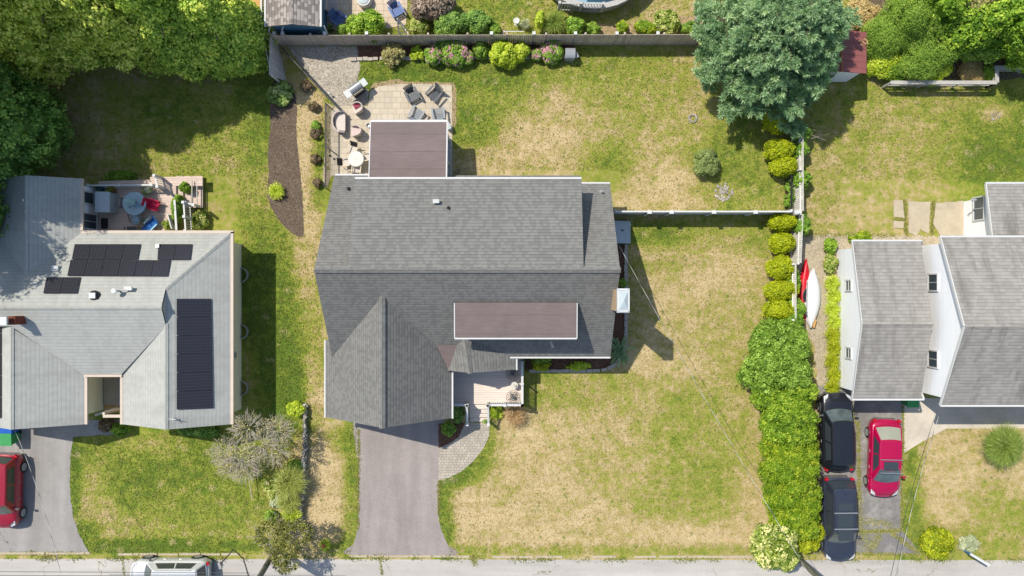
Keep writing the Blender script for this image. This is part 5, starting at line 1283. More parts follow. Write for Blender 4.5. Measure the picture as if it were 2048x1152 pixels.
    b.split('bonnet_crease', paint, t)
    if sunroof:
        for (ya, yb_) in sunroof: MB().slab([(-wt * .66, ya, tz + .012), (wt * .66, ya, tz + .012), (wt * .66, yb_, tz + .012), (-wt * .66, yb_, tz + .012)], .02).done('sunroof', M['darkglass'], t)
    if kind == 'suv' and bars is not None:
        for sx in (-1, 1): MB().tube([(sx * wt * .95, y_ws1 - .15, tz - .01), (sx * wt * .97, y_ws1 - .3, tz + .05), (sx * wt * .97, y_rw1 + .4, tz + .05), (sx * wt * .95, y_rw1 + .25, tz - .01)], .02, 6).done('roof_rail', M['rim'] if paint is M['paint_white'] else M['black_metal'], t)
    for yb_ in bars or (): MB().beam((-wt * 1.02, yb_, tz + .08), (wt * 1.02, yb_, tz + .08), .07 if kind == 'suv' else .045, .03).done('roof_bar', M['steel'], t)
    if kind == 'suv': MB().box((0, y_rw1 + .25, tz + .03), (.04, .14, .05)).done('antenna_fin', paint, t)
    t.location = loc; t.rotation_euler = (0, 0, rz)
    return t
car('parked_car', 'crimson hatchback with a sunroof and two roof bars beside the concrete walk', (22.25, -10.15, .012), PI - .03, 4.68, 1.84, 1.48, M['paint_red'], 'sedan', sunroof=[(.55, .05)], bars=(.70, -.08), rear=M['pale_glass'])
car('parked_car', 'black car without roof bars parked nose to the garage wing', (19.38, -8.55, .012), .02, 4.65, 1.86, 1.6, M['paint_black'], 'suv', sunroof=None, bars=())
car('parked_car', 'dark navy car with silver roof bars and sunroof panels near the street', (19.45, -13.75, .012), PI + .01, 5.0, 1.92, 1.76, M['paint_navy'], 'suv', sunroof=[(.95, .35), (.22, -.55), (-.75, -1.2)], bars=(.28, -.65), hood=.27)
car('parked_car', 'cherry red car cut off by the left edge of the photo', (-30.3, -12.1, .012), PI - .02, 4.4, 1.84, 1.6, M['paint_red_dark'], 'suv', bars=None)
car('parked_car', 'white car on the street with its far side out of frame', (-20.35, -17.12, .01), PI / 2, 4.75, 1.9, 1.72, M['paint_white'], 'suv', bars=())

# ------------------------------------------------------------------ big trees
def W(px, py, z=0): p = P(px, py, z); return (p.x, p.y, 0)
grp = 'tall arborvitae screening the north west lawn'
def arb(x, y, r, h, mat, label, clumps=520, size=.19, seed=0):
    rr = random.Random(seed); lobes = []
    for k in range(7):
        f = k / 6; z = h * (.12 + .76 * f); rad = r * (1 - (.45 * f ** 2.6 if seed > 1 else .72 * f ** 1.3)) * (.9 if k == 0 else 1)
        lobes.append((rr.uniform(-.15, .15) * r, rr.uniform(-.15, .15) * r, z, rad, rad, h * .15))
        a = rr.uniform(0, 6.28)
        for q in range(4): aa = a + q * 1.57; lobes.append((math.cos(aa) * rad * .68, math.sin(aa) * rad * .68, z + rr.uniform(-.5, .5), rad * .46, rad * .46, h * .12))
    tree('arborvitae', label, 'tree', (x, y, 0), lobes, mat, clumps, 26, .38, size, group=grp, trunk=(h * .8, .2), corek=.66, zlow=-.3, along=(0, 0, .9), up=.3, flat=.8, wid=.6, ctint=.3, inner=.5)
for i, (x, y, r, h, m, lb) in enumerate([
    (-16.5, 14.7, 2.3, 7.2, LF['arbor_mid'], 'green arborvitae at the right end of the tall row by the wooden fence corner'),
    (-18.9, 14.8, 2.4, 9.2, LF['arbor_mid'], 'green arborvitae second from the wooden fence corner in the tall row'),
    (-21.3, 15.0, 2.4, 9.6, LF['arbor_gold'], 'yellowish arborvitae third from the wooden fence corner in the tall row'),
    (-24.1, 15.3, 2.5, 12.0, LF['arbor_gold'], 'golden brown tipped arborvitae fourth from the wooden fence corner in the tall row'),
    (-27.1, 14.9, 2.8, 13.9, LF['arbor_gold'], 'golden brown tipped arborvitae in the top left part of the row'),
    (-30.6, 13.4, 3.1, 15.5, LF['arbor_gold'], 'yellow topped arborvitae in the top left corner of the photo'),
    (-28.9, 9.2, 3.1, 14.2, LF['arbor_dark'], 'broad dark green arborvitae at the left edge above the blue shaded roof'),
    (-31.6, 5.0, 3.4, 14.5, LF['arbor_dark'], 'dark arborvitae mostly off the left edge that shades the roof')]):
    arb(x, y, r, h, m, lb, seed=i, clumps=1300 if i != 7 else 600)

# blue green pine
def pine():
    bx, by, h, r0 = 14.7, 14.0, 9.0, 4.85
    t = thing('pine_tree', 'large blue green pine spreading over the end of the wooden fence and red shed', 'tree', (bx, by, 0))
    tb = MB(); tb.tube([(bx, by, -.05), (bx, by, h * .6), (bx, by, h - .2)], .26, 10, .04)
    tips = []; z = 1.7; k = 0
    while z < h - .1:
        f = (z - 1.7) / (h - 1.7); R = r0 * (1 - f ** 1.35) ** .9 + .15; nb = int(9 - 3 * f)
        for j in range(nb):
            a = 2 * PI * (j + .37 * k) / nb + random.uniform(-.22, .22); rr = R * random.uniform(.76, 1.1)
            up = .12 + .5 * f
            pts = [V((bx, by, z)), V((bx + math.cos(a) * rr * .5, by + math.sin(a) * rr * .5, z + up * rr * .35)), V((bx + math.cos(a) * rr, by + math.sin(a) * rr, z + up * rr * .42))]
            tb.tube(pts, .05, 5, .012)
            m = int(9 + rr * 11)
            for q in range(m):
                s = .22 + .78 * (q / (m - 1)) ** .8; base = pts[0].lerp(pts[1], s * 2) if s < .5 else pts[1].lerp(pts[2], s * 2 - 1)
                sp = (1 - s) * .40 * rr + .20; off = random.uniform(-1, 1) * (sp + .16)
                tips.append((base.x - math.sin(a) * off + math.cos(a) * abs(off) * .35, base.y + math.cos(a) * off + math.sin(a) * abs(off) * .35, base.z + random.uniform(-.10, .22), math.cos(a) - math.sin(a) * off * .9, math.sin(a) + math.cos(a) * off * .9, .35 + f))
        z += .42 + .12 * (1 - f); k += 1
    tb.done('trunk', M['bark'], t, smooth=True)
    T = np.array(tips); n = len(T); m = 56
    C = np.repeat(T[:, :3], m, 0); Dd = unit(np.repeat(T[:, 3:], m, 0))
    dirs = unit(Dd * .75 + unit(rng.normal(size=(n * m, 3))) * .95); L = .20 + .12 * rng.random((n * m, 1))
    base = C - Dd * (rng.random((n * m, 1)) * .34)
    A = dirs * L / 2; Pp = base + A
    S = np.cross(dirs, rng.normal(size=(n * m, 3))); Bq = unit(S) * .026
    tint = np.clip(.5 + np.repeat(rng.normal(size=n) * .2, m) + rng.normal(size=n * m) * .15, 0, 1)
    quads('crown', Pp, A, Bq, tint, LF['pine'], t)
    # bare low twigs on its shaded side
    b = MB(); r = random.Random(3)
    for k in range(9):
        p = P(1590 + k * 4, 205 + k * 9, 1.3); b.tube([p, p + V((r.uniform(.6, 1.3), r.uniform(-.6, .4), .1))], .012, 4, .004)
    b.whole = 1; b.done('dead_twigs', M['branch_pale'], t)
pine()

# woodland at the top right
wg = 'trees and thicket behind the rail fence'
def wood(px, py, r, h, mat, label, seed=0, size=.2, clumps=260, rc=.34, cat='tree', name='broadleaf_tree', **kw):
    rr = random.Random(seed); c = P(px, py, h * .6); lobes = [(0, 0, h * .55, r * .75, r * .75, h * .4)]
    for k in range(7): a = k * .9 + rr.random(); d = r * rr.uniform(.45, .7); lobes.append((math.cos(a) * d, math.sin(a) * d, h * rr.uniform(.3, .75), r * rr.uniform(.35, .5), r * rr.uniform(.35, .5), h * rr.uniform(.2, .3)))
    tree(name, label, cat, (c.x, c.y, 0), lobes, mat, int(clumps * 1.5), 24, rc * .85, size * .85, group=wg, trunk=(h * .7, .12), corek=.7, **kw)
wood(1775, 70, 1.5, 3.0, LF['fern_green'], 'feathery light green tree touching the red shed roof', 1, size=.13, wid=.3, clumps=420)
wood(1850, 105, 1.6, 2.8, LF['fern_green'], 'feathery green tree leaning over the pale rail fence', 2, size=.13, wid=.3, clumps=420)
wood(1840, 15, 2.0, 4.2, LF['fern_green'], 'feathery green tree at the top edge behind the red shed', 3, size=.13, wid=.3, clumps=420)
wood(1930, 45, 1.9, 4.4, LF['wood_green'], 'dark leafy tree with yellow green tips left of the corner trees', 4)
wood(1945, 12, 1.3, 5.0, LF['olive_dry'], 'brownish dusty tree top at the top edge among the woods', 5)
wood(2010, 25, 2.1, 6.0, LF['wood_green'], 'tall leafy tree in the top right corner', 6)
wood(2030, 70, 1.5, 4.2, LF['wood_green'], 'leafy tree at the right edge above the rail fence', 7)
wood(1965, 85, 1.2, 2.8, LF['hedge_dark'], 'low dark leafy tree with deep shade behind the rail fence corner', 8)
wood(2085, 60, 2.2, 6.0, LF['wood_green'], 'leafy tree mostly off the right edge', 9, clumps=160)
wood(1900, -50, 2.4, 6.5, LF['wood_green'], 'leafy tree mostly off the top edge', 10, clumps=160)
wood(1762, 125, .8, 1.5, LF['yellow_green'], 'yellow green vine thicket beside the red shed', 11, size=.14, cat='shrub', name='vine_thicket')
wood(1800, 130, .9, 1.4, LF['wood_green'], 'leafy thicket at the left end of the pale rail fence', 12, size=.14, cat='shrub', name='vine_thicket')
wood(1868, 138, .8, 1.2, LF['yellow_green'], 'yellow spotted thicket behind the middle of the pale rail fence', 13, size=.14, cat='shrub', name='vine_thicket')
wood(1722, 30, 1.0, 1.6, LF['dry'], 'dry tan brush between the pine and the feathery trees', 14, size=.13, cat='shrub', name='dry_brush')
wood(1944, 145, .7, .9, LF['dry'], 'dry straw coloured brush behind the rail fence', 15, size=.12, cat='shrub', name='dry_brush', wid=.2)
wood(1978, 145, .4, 1.0, LF['wood_green'], 'small green shrub in the corner of the pale rail fence', 16, size=.13, clumps=90, cat='shrub', name='shrub')
wood(2035, 112, .7, 1.3, LF['shrub'], 'low green thicket behind the right rail fence', 17, size=.14, clumps=140, cat='shrub', name='vine_thicket')
wood(1706, 90, .5, 2.5, LF['dry'], 'dry vine leaves spilling onto the red shed roof', 18, size=.12, clumps=50, cat='vine', name='dry_vine')
o_ = MB().sheet(ragged([(1700, -100), (2300, -100), (2300, 155), (1780, 160), (1740, 150), (1720, 60), (1705, 20)], 9, 4, 77), .014).done('undergrowth_soil', M['mulch']); structure(o_)

# red shed
sh = thing('garden_shed', 'small garden shed with red ribbed metal roof half hidden by the pine', 'shed', (18.9, 13.3, 0))
rx0, rxr, rx1 = 17.4, P(1684, 0, 2.75).x, P(1733, 0, 2.35).x; ry0, ry1 = P(0, 147, 2.35).y, P(0, 64, 2.35).y
b = MB(); b.slab([(rxr, ry0, 2.75), (rx1, ry0, 2.35), (rx1, ry1, 2.35), (rxr, ry1, 2.75)], .06); b.slab([(rxr, ry0, 2.75), (rxr, ry1, 2.75), (rx0, ry1, 2.3), (rx0, ry0, 2.3)], .06); b.done('roof', M['metal_red'], sh)
MB().box(((rx0 + rx1) / 2, (ry0 + ry1) / 2, 1.13), (rx1 - rx0 - .3, ry1 - ry0 - .3, 2.26)).done('wall_box', M['siding'], sh)
MB().beam((rxr, ry0, 2.78), (rxr, ry0 + 1.2, 2.78), .12, .03).done('ridge_cap', M['terracotta'], sh)
MB().box((rx0 + .9, ry0 + .12, 1.0), (1.0, .05, 1.9)).done('door', M['white'], sh)

# ------------------------------------------------------------------ east hedge
def hedge(name, label, px, py, r, ry, h, mat, seed, size=.15, clumps=200, m=22, rc=.26, **kw):
    rr = random.Random(seed); c = P(px, py, h * .7); lobes = [(0, 0, h * .5, r * .9, ry * .9, h * .5)]
    for k in range(8): a = k * PI / 4 + rr.random() * .5; lobes.append((math.cos(a) * r * .6, math.sin(a) * ry * .6, h * rr.uniform(.45, .75), r * .45, ry * .45, h * rr.uniform(.22, .3)))
    return tree(name, label, 'hedge', (c.x, c.y, 0), lobes, mat, clumps, m, rc * .85, size, inner=.4, group='shrubs of the tall hedge beside the parked cars', trunk=(h * .6, .05), corek=.78, **kw)
for i, (x, y, r, ry, h, m, lb) in enumerate([
    (1560, 690, 1.75, 1.25, 2.6, 'hedge_dark', 'dark glossy hedge shrub at the far end by the kayak'),
    (1552, 745, 1.95, 1.2, 2.8, 'hedge_dark', 'dark glossy hedge shrub bulging onto the front lawn'),
    (1572, 795, 1.8, 1.15, 2.8, 'hedge_mid', 'dark hedge shrub where the hedge turns from dark to bright green'),
    (1580, 845, 1.65, 1.15, 2.7, 'hedge_mid', 'mid green hedge shrub just below the dark green shrubs'),
    (1582, 895, 1.65, 1.15, 2.7, 'hedge_bright', 'bright hedge shrub level with the windshield of the crimson car'),
    (1580, 945, 1.65, 1.15, 2.7, 'hedge_bright', 'bright hedge shrub level with the gap between the two dark cars'),
    (1586, 995, 1.6, 1.15, 2.6, 'hedge_bright', 'bright hedge shrub beside the roof of the navy car'),
    (1592, 1042, 1.45, 1.0, 2.4, 'hedge_bright', 'bright hedge shrub nearest the street')]):
    hedge('hedge_shrub', lb, x, y, r, ry * 1.18, h + (.25 if i % 2 else -.1), LF[m], i, clumps=520, size=.12 if m == 'hedge_bright' else .14, wid=.42 if m == 'hedge_bright' else .6, ctint=.25, jit=1.5)
def cone_shrub(label, px, py, r, h, group, seed=0, mat='lime', tilt=(0, 0), ry=None):
    c = P(px, py, h * .55); rr = random.Random(seed); ry = ry or r
    lobes = [(0, 0, h * .45, r, ry, h * .45), (0, 0, h * .7, r * .8, ry * .8, h * .3), (rr.uniform(-.45, .45) * r, .4 * ry, h * rr.uniform(.4, .6), r * rr.uniform(.5, .75), ry * rr.uniform(.45, .7), h * .3), (rr.uniform(-.1, .5) * r, -.4 * ry, h * rr.uniform(.3, .5), r * rr.uniform(.5, .8), ry * rr.uniform(.45, .7), h * .3)]
    lobes = [(a + tilt[0] * z / h, b_ + tilt[1] * z / h, z, d, e_, f_) for a, b_, z, d, e_, f_ in lobes]
    tree('conifer_shrub', label, 'shrub', (c.x, c.y, 0), lobes, LF[mat], 150, 26, .2, .12, group=group, trunk=(h * .5, .04), corek=.86, along=(.5, .2, .5), wid=.5, up=.5, inner=.08, ctint=.2, zlow=-.2)
g_ = 'rounded lime conifers along the east fence'
for i, (x, y, r, ry, lb) in enumerate([(1551, 244, .78, .72, 'lime conifer half shaded under the pine'), (1555, 302, .86, .62, 'larger lime conifer of the pair below the pine shadow'), (1563, 335, .72, .52, 'smaller lime conifer of the pair below the pine shadow'),
    (1561, 446, .76, .46, 'flat lime conifer just below the white vinyl fence'), (1561, 488, .66, .58, 'lime conifer second below the white vinyl fence'), (1557, 538, .76, .66, 'lime conifer level with the top of the red kayak'),
    (1559, 583, .98, .56, 'wide lime conifer level with the middle of the white canoe'), (1554, 622, .86, .60, 'lime conifer touching the dark end of the hedge')]):
    cone_shrub(lb, x, y, r, 1.7, g_, i, tilt=(.25, .1), ry=ry)
for i, (x, y, r, ry, h, lb) in enumerate([(1623, 1062, .55, .45, 1.4, 'lime conifer beside the bonnet of the navy car'), (1606, 1082, .8, .5, 1.5, 'lime conifer between the street pole and the navy car')]): cone_shrub(lb, x, y, r, h, 'lime conifers at the street end of the hedge', 20 + i, mat='round_yellow', tilt=(.2, -.2), ry=ry)
# vines on the grey fence and in the hedge gaps
for i, (x, y, r, ry, h, lb) in enumerate([(1603, 268, .5, .55, 1.7, 'vine mound on the grey fence nearest the pine'), (1600, 300, .5, .5, 1.6, 'vine mound on the grey fence beside the two back conifers'), (1602, 358, .48, .62, 1.6, 'vine mound on the grey fence between conifers and vinyl fence'), (1602, 448, .5, .7, 1.7, 'vine mound on the grey fence just below the vinyl fence post'),
    (1584, 560, .5, .8, 1.2, 'dark vine mound left of the red kayak'), (1588, 622, .6, .8, 1.5, 'dark vine mound over the tail of the red kayak'), (1578, 640, .8, .6, 1.6, 'green vine mound between the last conifer and the hedge')]):
    shrub(lb, x, y, r, h, LF['shrub'], name='vine', cat='vine', ry=ry, group='vines along the grey picket fence', corek=.6, size=.14)
shrub('pale climbing stems beside the black chain link by the back conifers', 1578, 390, .25, .9, LF['shrub'], name='vine', cat='vine', ry=.9, corek=0, dens=.5)
# variegated tree at the street
c = P(1552, 1092, 2.0)
tree('variegated_tree', 'small tree with cream and green leaves overhanging the street', 'tree', (c.x, c.y, 0), [(0, 0, 2.0, 1.1, 1.1, .9), (-.7, .6, 2.3, .8, .7, .6), (.4, -.7, 1.9, .9, .7, .7), (-.5, -.4, 2.1, .8, .8, .6), (.1, .75, 2.5, .9, .5, .5), (-.9, .0, 1.9, .6, .6, .5)], LF['variegated'], 240, 22, .28, .17, trunk=(2.0, .08), corek=.55, ctint=.4)

# ------------------------------------------------------------------ shrubs of the main lot
shrub('grey green dwarf spruce ball on the back lawn', 1411, 324, .84, 1.35, LF['dwarf_spruce'], name='dwarf_spruce', size=.12, dens=1.4, wid=.35)
shrub('large bright yellow green shrub in the middle of the flower bed', 1008, 108, .85, 1.5, LF['yellow_green'], size=.13, dens=1.3)
shrub('smaller yellow green shrub joined to the right of the large one', 1040, 104, .55, 1.2, LF['yellow_green'], size=.13, dens=1.2)
hg = 'pink hydrangeas in the back flower bed'
for x, y, r, h, lb in [(868, 110, .6, .9, 'pink hydrangea at the left end of the hydrangea row'), (910, 105, .85, 1.1, 'broad pink and mauve hydrangea left of the dark green one'), (932, 114, .5, .8, 'small pink hydrangea leaning onto the lawn'), (1075, 108, .4, .8, 'low pink hydrangea right of the yellow green shrub'), (1103, 103, .72, 1.0, 'pink and yellow hydrangea beside the grey covered mower')]:
    shrub(lb, x, y, r, h, LF['shrub'], name='hydrangea', group=hg, blossom=(LF['pink'], int(260 * r * r + 40), .08, -.1), size=.14)
shrub('reddish brown barberry at the left end of the flower bed', 785, 108, .72, .9, LF['olive_dry'], size=.11)
shrub('dark green shrub against the fence behind the hydrangeas', 962, 100, .5, .9, LF['hedge_dark'], size=.13)
shrub('thin yellowish plant beside the barberry', 835, 108, .45, .5, LF['yellow_green'], size=.11, dens=.5, corek=.3)
shrub('dark shrub against the fence above the pink hydrangea', 890, 90, .5, .9, LF['hedge_dark'], size=.13)
shrub('hosta with cream edged leaves below the leaning fence panel', 560, 188, .72, .55, LF['hosta'], name='hosta', cat='plant', size=.24, wid=.75, dens=.9)
sg = 'small maroon shrubs on the dry side strip'
for x, y, r, lb in [(612, 172, .36, 'small dull green shrub nearest the fence corner on the dry strip'), (627, 213, .30, 'second small maroon shrub from the fence corner'), (631, 266, .34, 'maroon shrub just below the bright green one'), (630, 318, .30, 'maroon shrub level with the round patio table'), (634, 366, .26, 'maroon shrub nearest the grey house')]:
    shrub(lb, x, y, r, .5, LF['maroon'], group=sg, size=.1, corek=.4, dens=.7)
shrub('small bright green shrub on the dry side strip', 631, 252, .28, .5, LF['shrub'], size=.1)
blades('ornamental_grass', 'yellow green grass tuft in the dark mulch bed', 'ornamental grass', 554, 383, .55, .5, LF['yellow_green'], 500, .03)
shrub('golden clipped shrub under the front windows', 1081, 730, .55, .7, LF['round_yellow'], ry=.36, size=.11, group='golden shrubs under the front windows')
shrub('dark green shrub behind the golden clipped one', 1080, 716, .6, .9, LF['hedge_dark'], ry=.35, size=.12)
shrub('low flowering yellow shrub between the golden shrub and the corner', 1160, 732, .75, .35, LF['yellow_green'], ry=.22, size=.1, group='golden shrubs under the front windows')
c = P(1242, 700, .7); t = thing('creeping_spruce', 'blue grey creeping spruce sprawling over the corner edging', 'shrub', (c.x, c.y, 0))
pts = []; 
for k in range(16):
    a = random.uniform(0, 6.28); L_ = random.uniform(.45, .95)
    for q in range(14): s_ = q / 13; pts.append((c.x + math.cos(a) * L_ * s_, c.y + math.sin(a) * L_ * s_ * 1.2, .35 + .35 * s_ * random.random()))
T = np.repeat(np.array(pts), 16, 0); N = rng.normal(size=T.shape); A_ = unit(N) * .07; B_ = unit(np.cross(N, rng.normal(size=T.shape))) * .014
quads('foliage', T + A_, A_, B_, rng.random(len(T)), LF['pine'], t)
shrub('tiny green shrub by the chimney', 1246, 566, .25, .5, LF['shrub'], size=.1)
shrub('dark green rhododendron in the mulch by the garage corner', 897, 858, .42, .8, LF['hedge_dark'], size=.13)
shrub('dark ground cover inside the porch corner', 915, 828, .42, .4, LF['arbor_dark'], ry=.55, size=.1)
shrub('large leaved bright hosta beside the porch railing', 993, 824, .4, .45, LF['yellow_green'], name='hosta', cat='plant', size=.2, wid=.7)
blades('ornamental_grass', 'bronze feathery grass clump in front of the porch railing', 'ornamental grass', 1030, 830, .8, .7, LF['bronze'], 900, .018)
# ------------------------------------------------------------------ between west neighbour and stone wall
c = P(528, 905, 3.0)
def wispy(name, label, px, py, h, lobes, mat, twig, seed, clumps=170, m=12, twigs=120, size=.13):
    c = P(px, py, h * .75); t = tree(name, label, 'tree', (c.x, c.y, 0), lobes, mat, clumps, m, .26, size, trunk=(h * .75, .09), corek=0, ctint=.25, jit=1.6, inner=.6)
    b = MB(); r = random.Random(seed)
    for k in range(twigs):
        L = lobes[r.randrange(len(lobes))]; a = r.uniform(0, 6.28); d0 = r.random() ** .5
        p = V((c.x + L[0] + math.cos(a) * L[3] * d0 * .6, c.y + L[1] + math.sin(a) * L[4] * d0 * .6, L[2] + r.uniform(-.3, .4) * L[5])); q_ = p + V((math.cos(a) * r.uniform(.25, .7), math.sin(a) * r.uniform(.25, .7), r.uniform(-.05, .35)))
        b.tube([p, p.lerp(q_, .5) + V((r.uniform(-.06, .06), r.uniform(-.06, .06), .03)), q_], .017, 4, .005)
        for e_ in range(2): a2 = a + r.uniform(-.9, .9); m_ = p.lerp(q_, r.uniform(.4, .9)); b.tube([m_, m_ + V((math.cos(a2) * .22, math.sin(a2) * .22, .06))], .007, 3, .003)
    b.whole = 1; b.done('twigs', twig, t); return t
wispy('half_bare_tree', 'half bare grey twigged tree between the ranch house and the stone wall', 512, 905, 3.2, [(-.9, -.2, 2.6, 1.3, 1.0, .7), (.6, .6, 2.9, 1.2, 1.1, .7), (-.3, 1.5, 2.8, 1.0, .8, .6), (1.2, .2, 2.6, 1.0, .9, .6), (-1.9, .0, 2.1, .8, .8, .5), (1.3, 1.3, 2.6, .9, .8, .5), (-.6, -.9, 2.2, .9, .6, .5), (-1.5, -.8, 2.0, .7, .5, .4)], LF['olive_dry'], M['branch_pale'], 1, clumps=230, m=9, twigs=700, size=.10)
wispy('olive_tree', 'olive green tree beside the leaning utility pole', 566, 1085, 3.4, [(0, 0, 2.6, 1.1, 1.0, .8), (-.9, .4, 2.3, .8, .8, .6), (.8, .5, 2.5, .9, .8, .6), (.2, -.9, 2.6, .8, .8, .6), (-.5, .8, 2.0, .8, .5, .5)], LF['olive'], M['branch_pale'], 2, clumps=300, m=15, twigs=150)
shrub('bright green shrub against the far end of the stone wall', 592, 818, .5, .9, LF['yellow_green'], size=.13)
shrub('dark green shrub in the shade of the half bare tree', 590, 935, .5, .8, LF['hedge_dark'], size=.13)
blades('ornamental_grass', 'large pale fountain grass leaning on the stone wall', 'ornamental grass', 584, 960, 1.05, 1.4, LF['grass_pale'], 2200, .018, group='fountain grasses by the stone wall')
blades('ornamental_grass', 'second pale fountain grass just below the large one', 'ornamental grass', 580, 1000, .8, 1.0, LF['grass_pale'], 1400, .018, group='fountain grasses by the stone wall')
blades('ornamental_grass', 'yellow green strappy plant at the foot of the fountain grasses', 'ornamental grass', 585, 1030, .7, .7, LF['yellow_green'], 500, .03)
shrub('dark mounded shrub below the fountain grasses', 542, 1035, .42, .7, LF['hedge_dark'], size=.12)
shrub('orange flecked perennial clump left of the fountain grass', 545, 975, .55, .5, LF['variegated'], ry=.7, size=.11, dens=.7, corek=.4)
shrub('dull perennial clump behind the fountain grass', 556, 1000, .5, .45, LF['silver'], size=.1, dens=.6, corek=.4)
blades('strappy_plant', 'green and yellow strappy plant round an orange ball by the street', 'plant', 650, 1088, .45, .35, LF['yellow_green'], 260, .03)
tag(MB().lathe(P(647, 1092, .3), [(.001, -.1), (.1, -.06), (.13, .03), (.09, .12), (.001, .15)], 12).done('garden_ball', M['terracotta'], smooth=True), 'orange garden ball in the strappy plant by the street', 'ornament')
shrub('green shrub under the front gable of the ranch house', 240, 858, .55, .7, LF['wood_green'], size=.13, ry=.35)
shrub('dark maroon leaved shrub by the ranch house porch', 212, 850, .4, .9, LF['maroon'], size=.12)
shrub('dark shade shrub below the ranch house gable', 400, 862, 1.3, .6, LF['arbor_dark'], ry=.3, size=.12, lob=9)
shrub('flowering shrub at the corner of the pink deck', 398, 442, .55, .7, LF['variegated'], ry=.6, size=.12)
shrub('dark shrub behind the deck railing', 240, 352, .9, .5, LF['shrub'], ry=.3, size=.12)
# ------------------------------------------------------------------ top neighbour's garden
tg = 'planting behind the wooden fence'
for (x, y, r, h, m, lb, ry) in [(733, 52, 1.15, 1.9, 'wood_green', 'large round green shrub on the pale patio', .85), (690, 62, .5, 1.2, 'fern_green', 'small light green shrub at the left foot of the round patio shrub', .4), (838, 52, .55, .9, 'variegated', 'cream yellow shrub beside the white trellis', .5),
    (862, 8, 1.4, 2.0, 'purple_dry', 'purple brown smoke bush at the corner of the pale patio', 1.0), (900, 50, .9, 1.4, 'arbor_dark', 'dark green shrub behind the hydrangea bed fence', .7), (950, 45, 1.0, 1.3, 'arbor_dark', 'dark blue green shrub in the deep shade', .7), (985, 58, .5, .7, 'shrub', 'low green shrub beside the white planter frame', .4),
    (1080, 40, .25, 1.6, 'yellow_green', 'slender upright yellow green shrub', .5), (1150, 52, .6, 1.2, 'shrub', 'pinkish leaved green shrub right of the grassy mound', .5), (1185, 58, .45, .7, 'fern_green', 'low light green shrub before the bare path', .35),
    (1245, 55, .35, .9, 'hedge_bright', 'bright leafy shrub with a white stake', .4), (1290, 56, .65, .9, 'hedge_bright', 'wide bright shrub right of the white frame', .4), (1333, 45, .75, 1.1, 'variegated', 'pale yellow feathery shrub beside the garden path', .75), (1378, 56, .5, .7, 'fern_green', 'low light green shrub beside the pine', .35)]:
    shrub(lb, x, y, r, h, LF[m], ry=ry, group=tg, size=.13, dens=1.1)
blades('ornamental_grass', 'light green grassy mound behind the wooden fence', 'ornamental grass', 1108, 50, .75, 1.0, LF['grass_blade'], 900, .02)
blades('ornamental_grass', 'silvery grass tuft beside the white planter frame', 'ornamental grass', 1050, 50, .35, .6, LF['silver'], 300, .018)
structure(MB().sheet(ragged([(1165, 54), (1260, 50), (1400, 28), (1420, 60), (1165, 70)], 8, 2, 41), .012).done('dirt_path', M['dirt']))
# ------------------------------------------------------------------ east front lawn
shrub('round golden green boxwood on the east front lawn', 1875, 1086, 1.12, 1.2, LF['round_yellow'], size=.13, dens=1.3, lob=0, corek=.8, wid=.6, ctint=.3)
shrub('low silver green bush beside the golden boxwood', 1938, 1088, .62, .5, LF['silver'], size=.1, dens=.9, ry=.5)
blades('ornamental_grass', 'large dome of green ornamental grass on the east front lawn', 'ornamental grass', 2000, 889, 1.3, 1.3, LF['grass_blade'], 4600, .018)
shrub('dense green shrub at the corner of the grey garage wing', 1722, 477, .62, .7, LF['hedge_bright'], ry=.4, size=.12)
lg = 'daylilies and shrubs along the white garage wall'
for x, y, r, ry, m, lb in [(1661, 492, .35, .5, 'wood_green', 'leafy plant at the top of the bed by the white wall'), (1661, 528, .42, .6, 'variegated', 'yellow flowering plant in the bed by the white wall')]:
    shrub(lb, x, y, r, .7, LF[m], ry=ry, size=.12, group=lg)
for i, y in enumerate(range(566, 775, 26)):
    lb = ['daylily clump level with the first small window', 'daylily clump just below the first small window', 'daylily clump a quarter down the bed by the white wall', 'daylily clump above the middle of the white wall bed', 'daylily clump at the middle of the white wall bed', 'daylily clump below the middle of the white wall bed', 'daylily clump level with the second small window', 'daylily clump below the second small window', 'daylily clump at the bed end by the black car'][i]
    blades('daylily', lb, 'plant', 1662 + (i % 2) * 4, y, .55, .55, LF['round_yellow' if i > 3 else 'yellow_green'], 520, .028, group=lg)

# ------------------------------------------------------------------ patio furniture
def adirondack(name, label, px, py, rz, mat, group, z=.03):
    """faces +Y locally; seat slopes down to the back"""
    t = thing(name, label, 'chair', (0, 0, 0), group)
    b = MB()
    for k in range(5): b.box((0, .32 - k * .115, .36 - k * .028), (.52, .10, .022), rx=.24)
    b.whole = 1; b.done('seat', mat, t)
    b = MB()
    for k in range(7):
        u = (k - 3) / 3; top = .86 - .10 * u * u; b.beam((u * .17, -.20, .24), (u * .28, -.50, top), .072, .02)
    b.beam((-.27, -.37, .56), (.27, -.37, .56), .04, .05); b.done('backrest', mat, t)
    for s in (-1, 1):
        MB().box((s * .34, .06, .55), (.12, .72, .025)).done('arm', mat, t)
        MB().beam((s * .31, .36, 0), (s * .31, .36, .54), .09, .03).done('leg', mat, t)
        MB().beam((s * .28, .34, .33), (s * .28, -.52, .02), .03, .11).done('leg', mat, t)
    p = P(px, py, z + .4); t.location = (p.x, p.y, z); t.rotation_euler = (0, 0, rz); return t
cg = 'grey adirondack chairs round the patio'
adirondack('adirondack_chair', 'dark grey adirondack chair with fanned back at the left of the patio circle', 824, 189, PI + .50, M['dark_plastic'], cg)
adirondack('adirondack_chair', 'grey adirondack chair at the top right corner of the patio', 869, 187, PI - .72, M['dark_plastic'], cg)
adirondack('adirondack_chair', 'grey adirondack chair close to the brown roof edge left of centre', 833, 229, -.55, M['gray_resin'], cg)
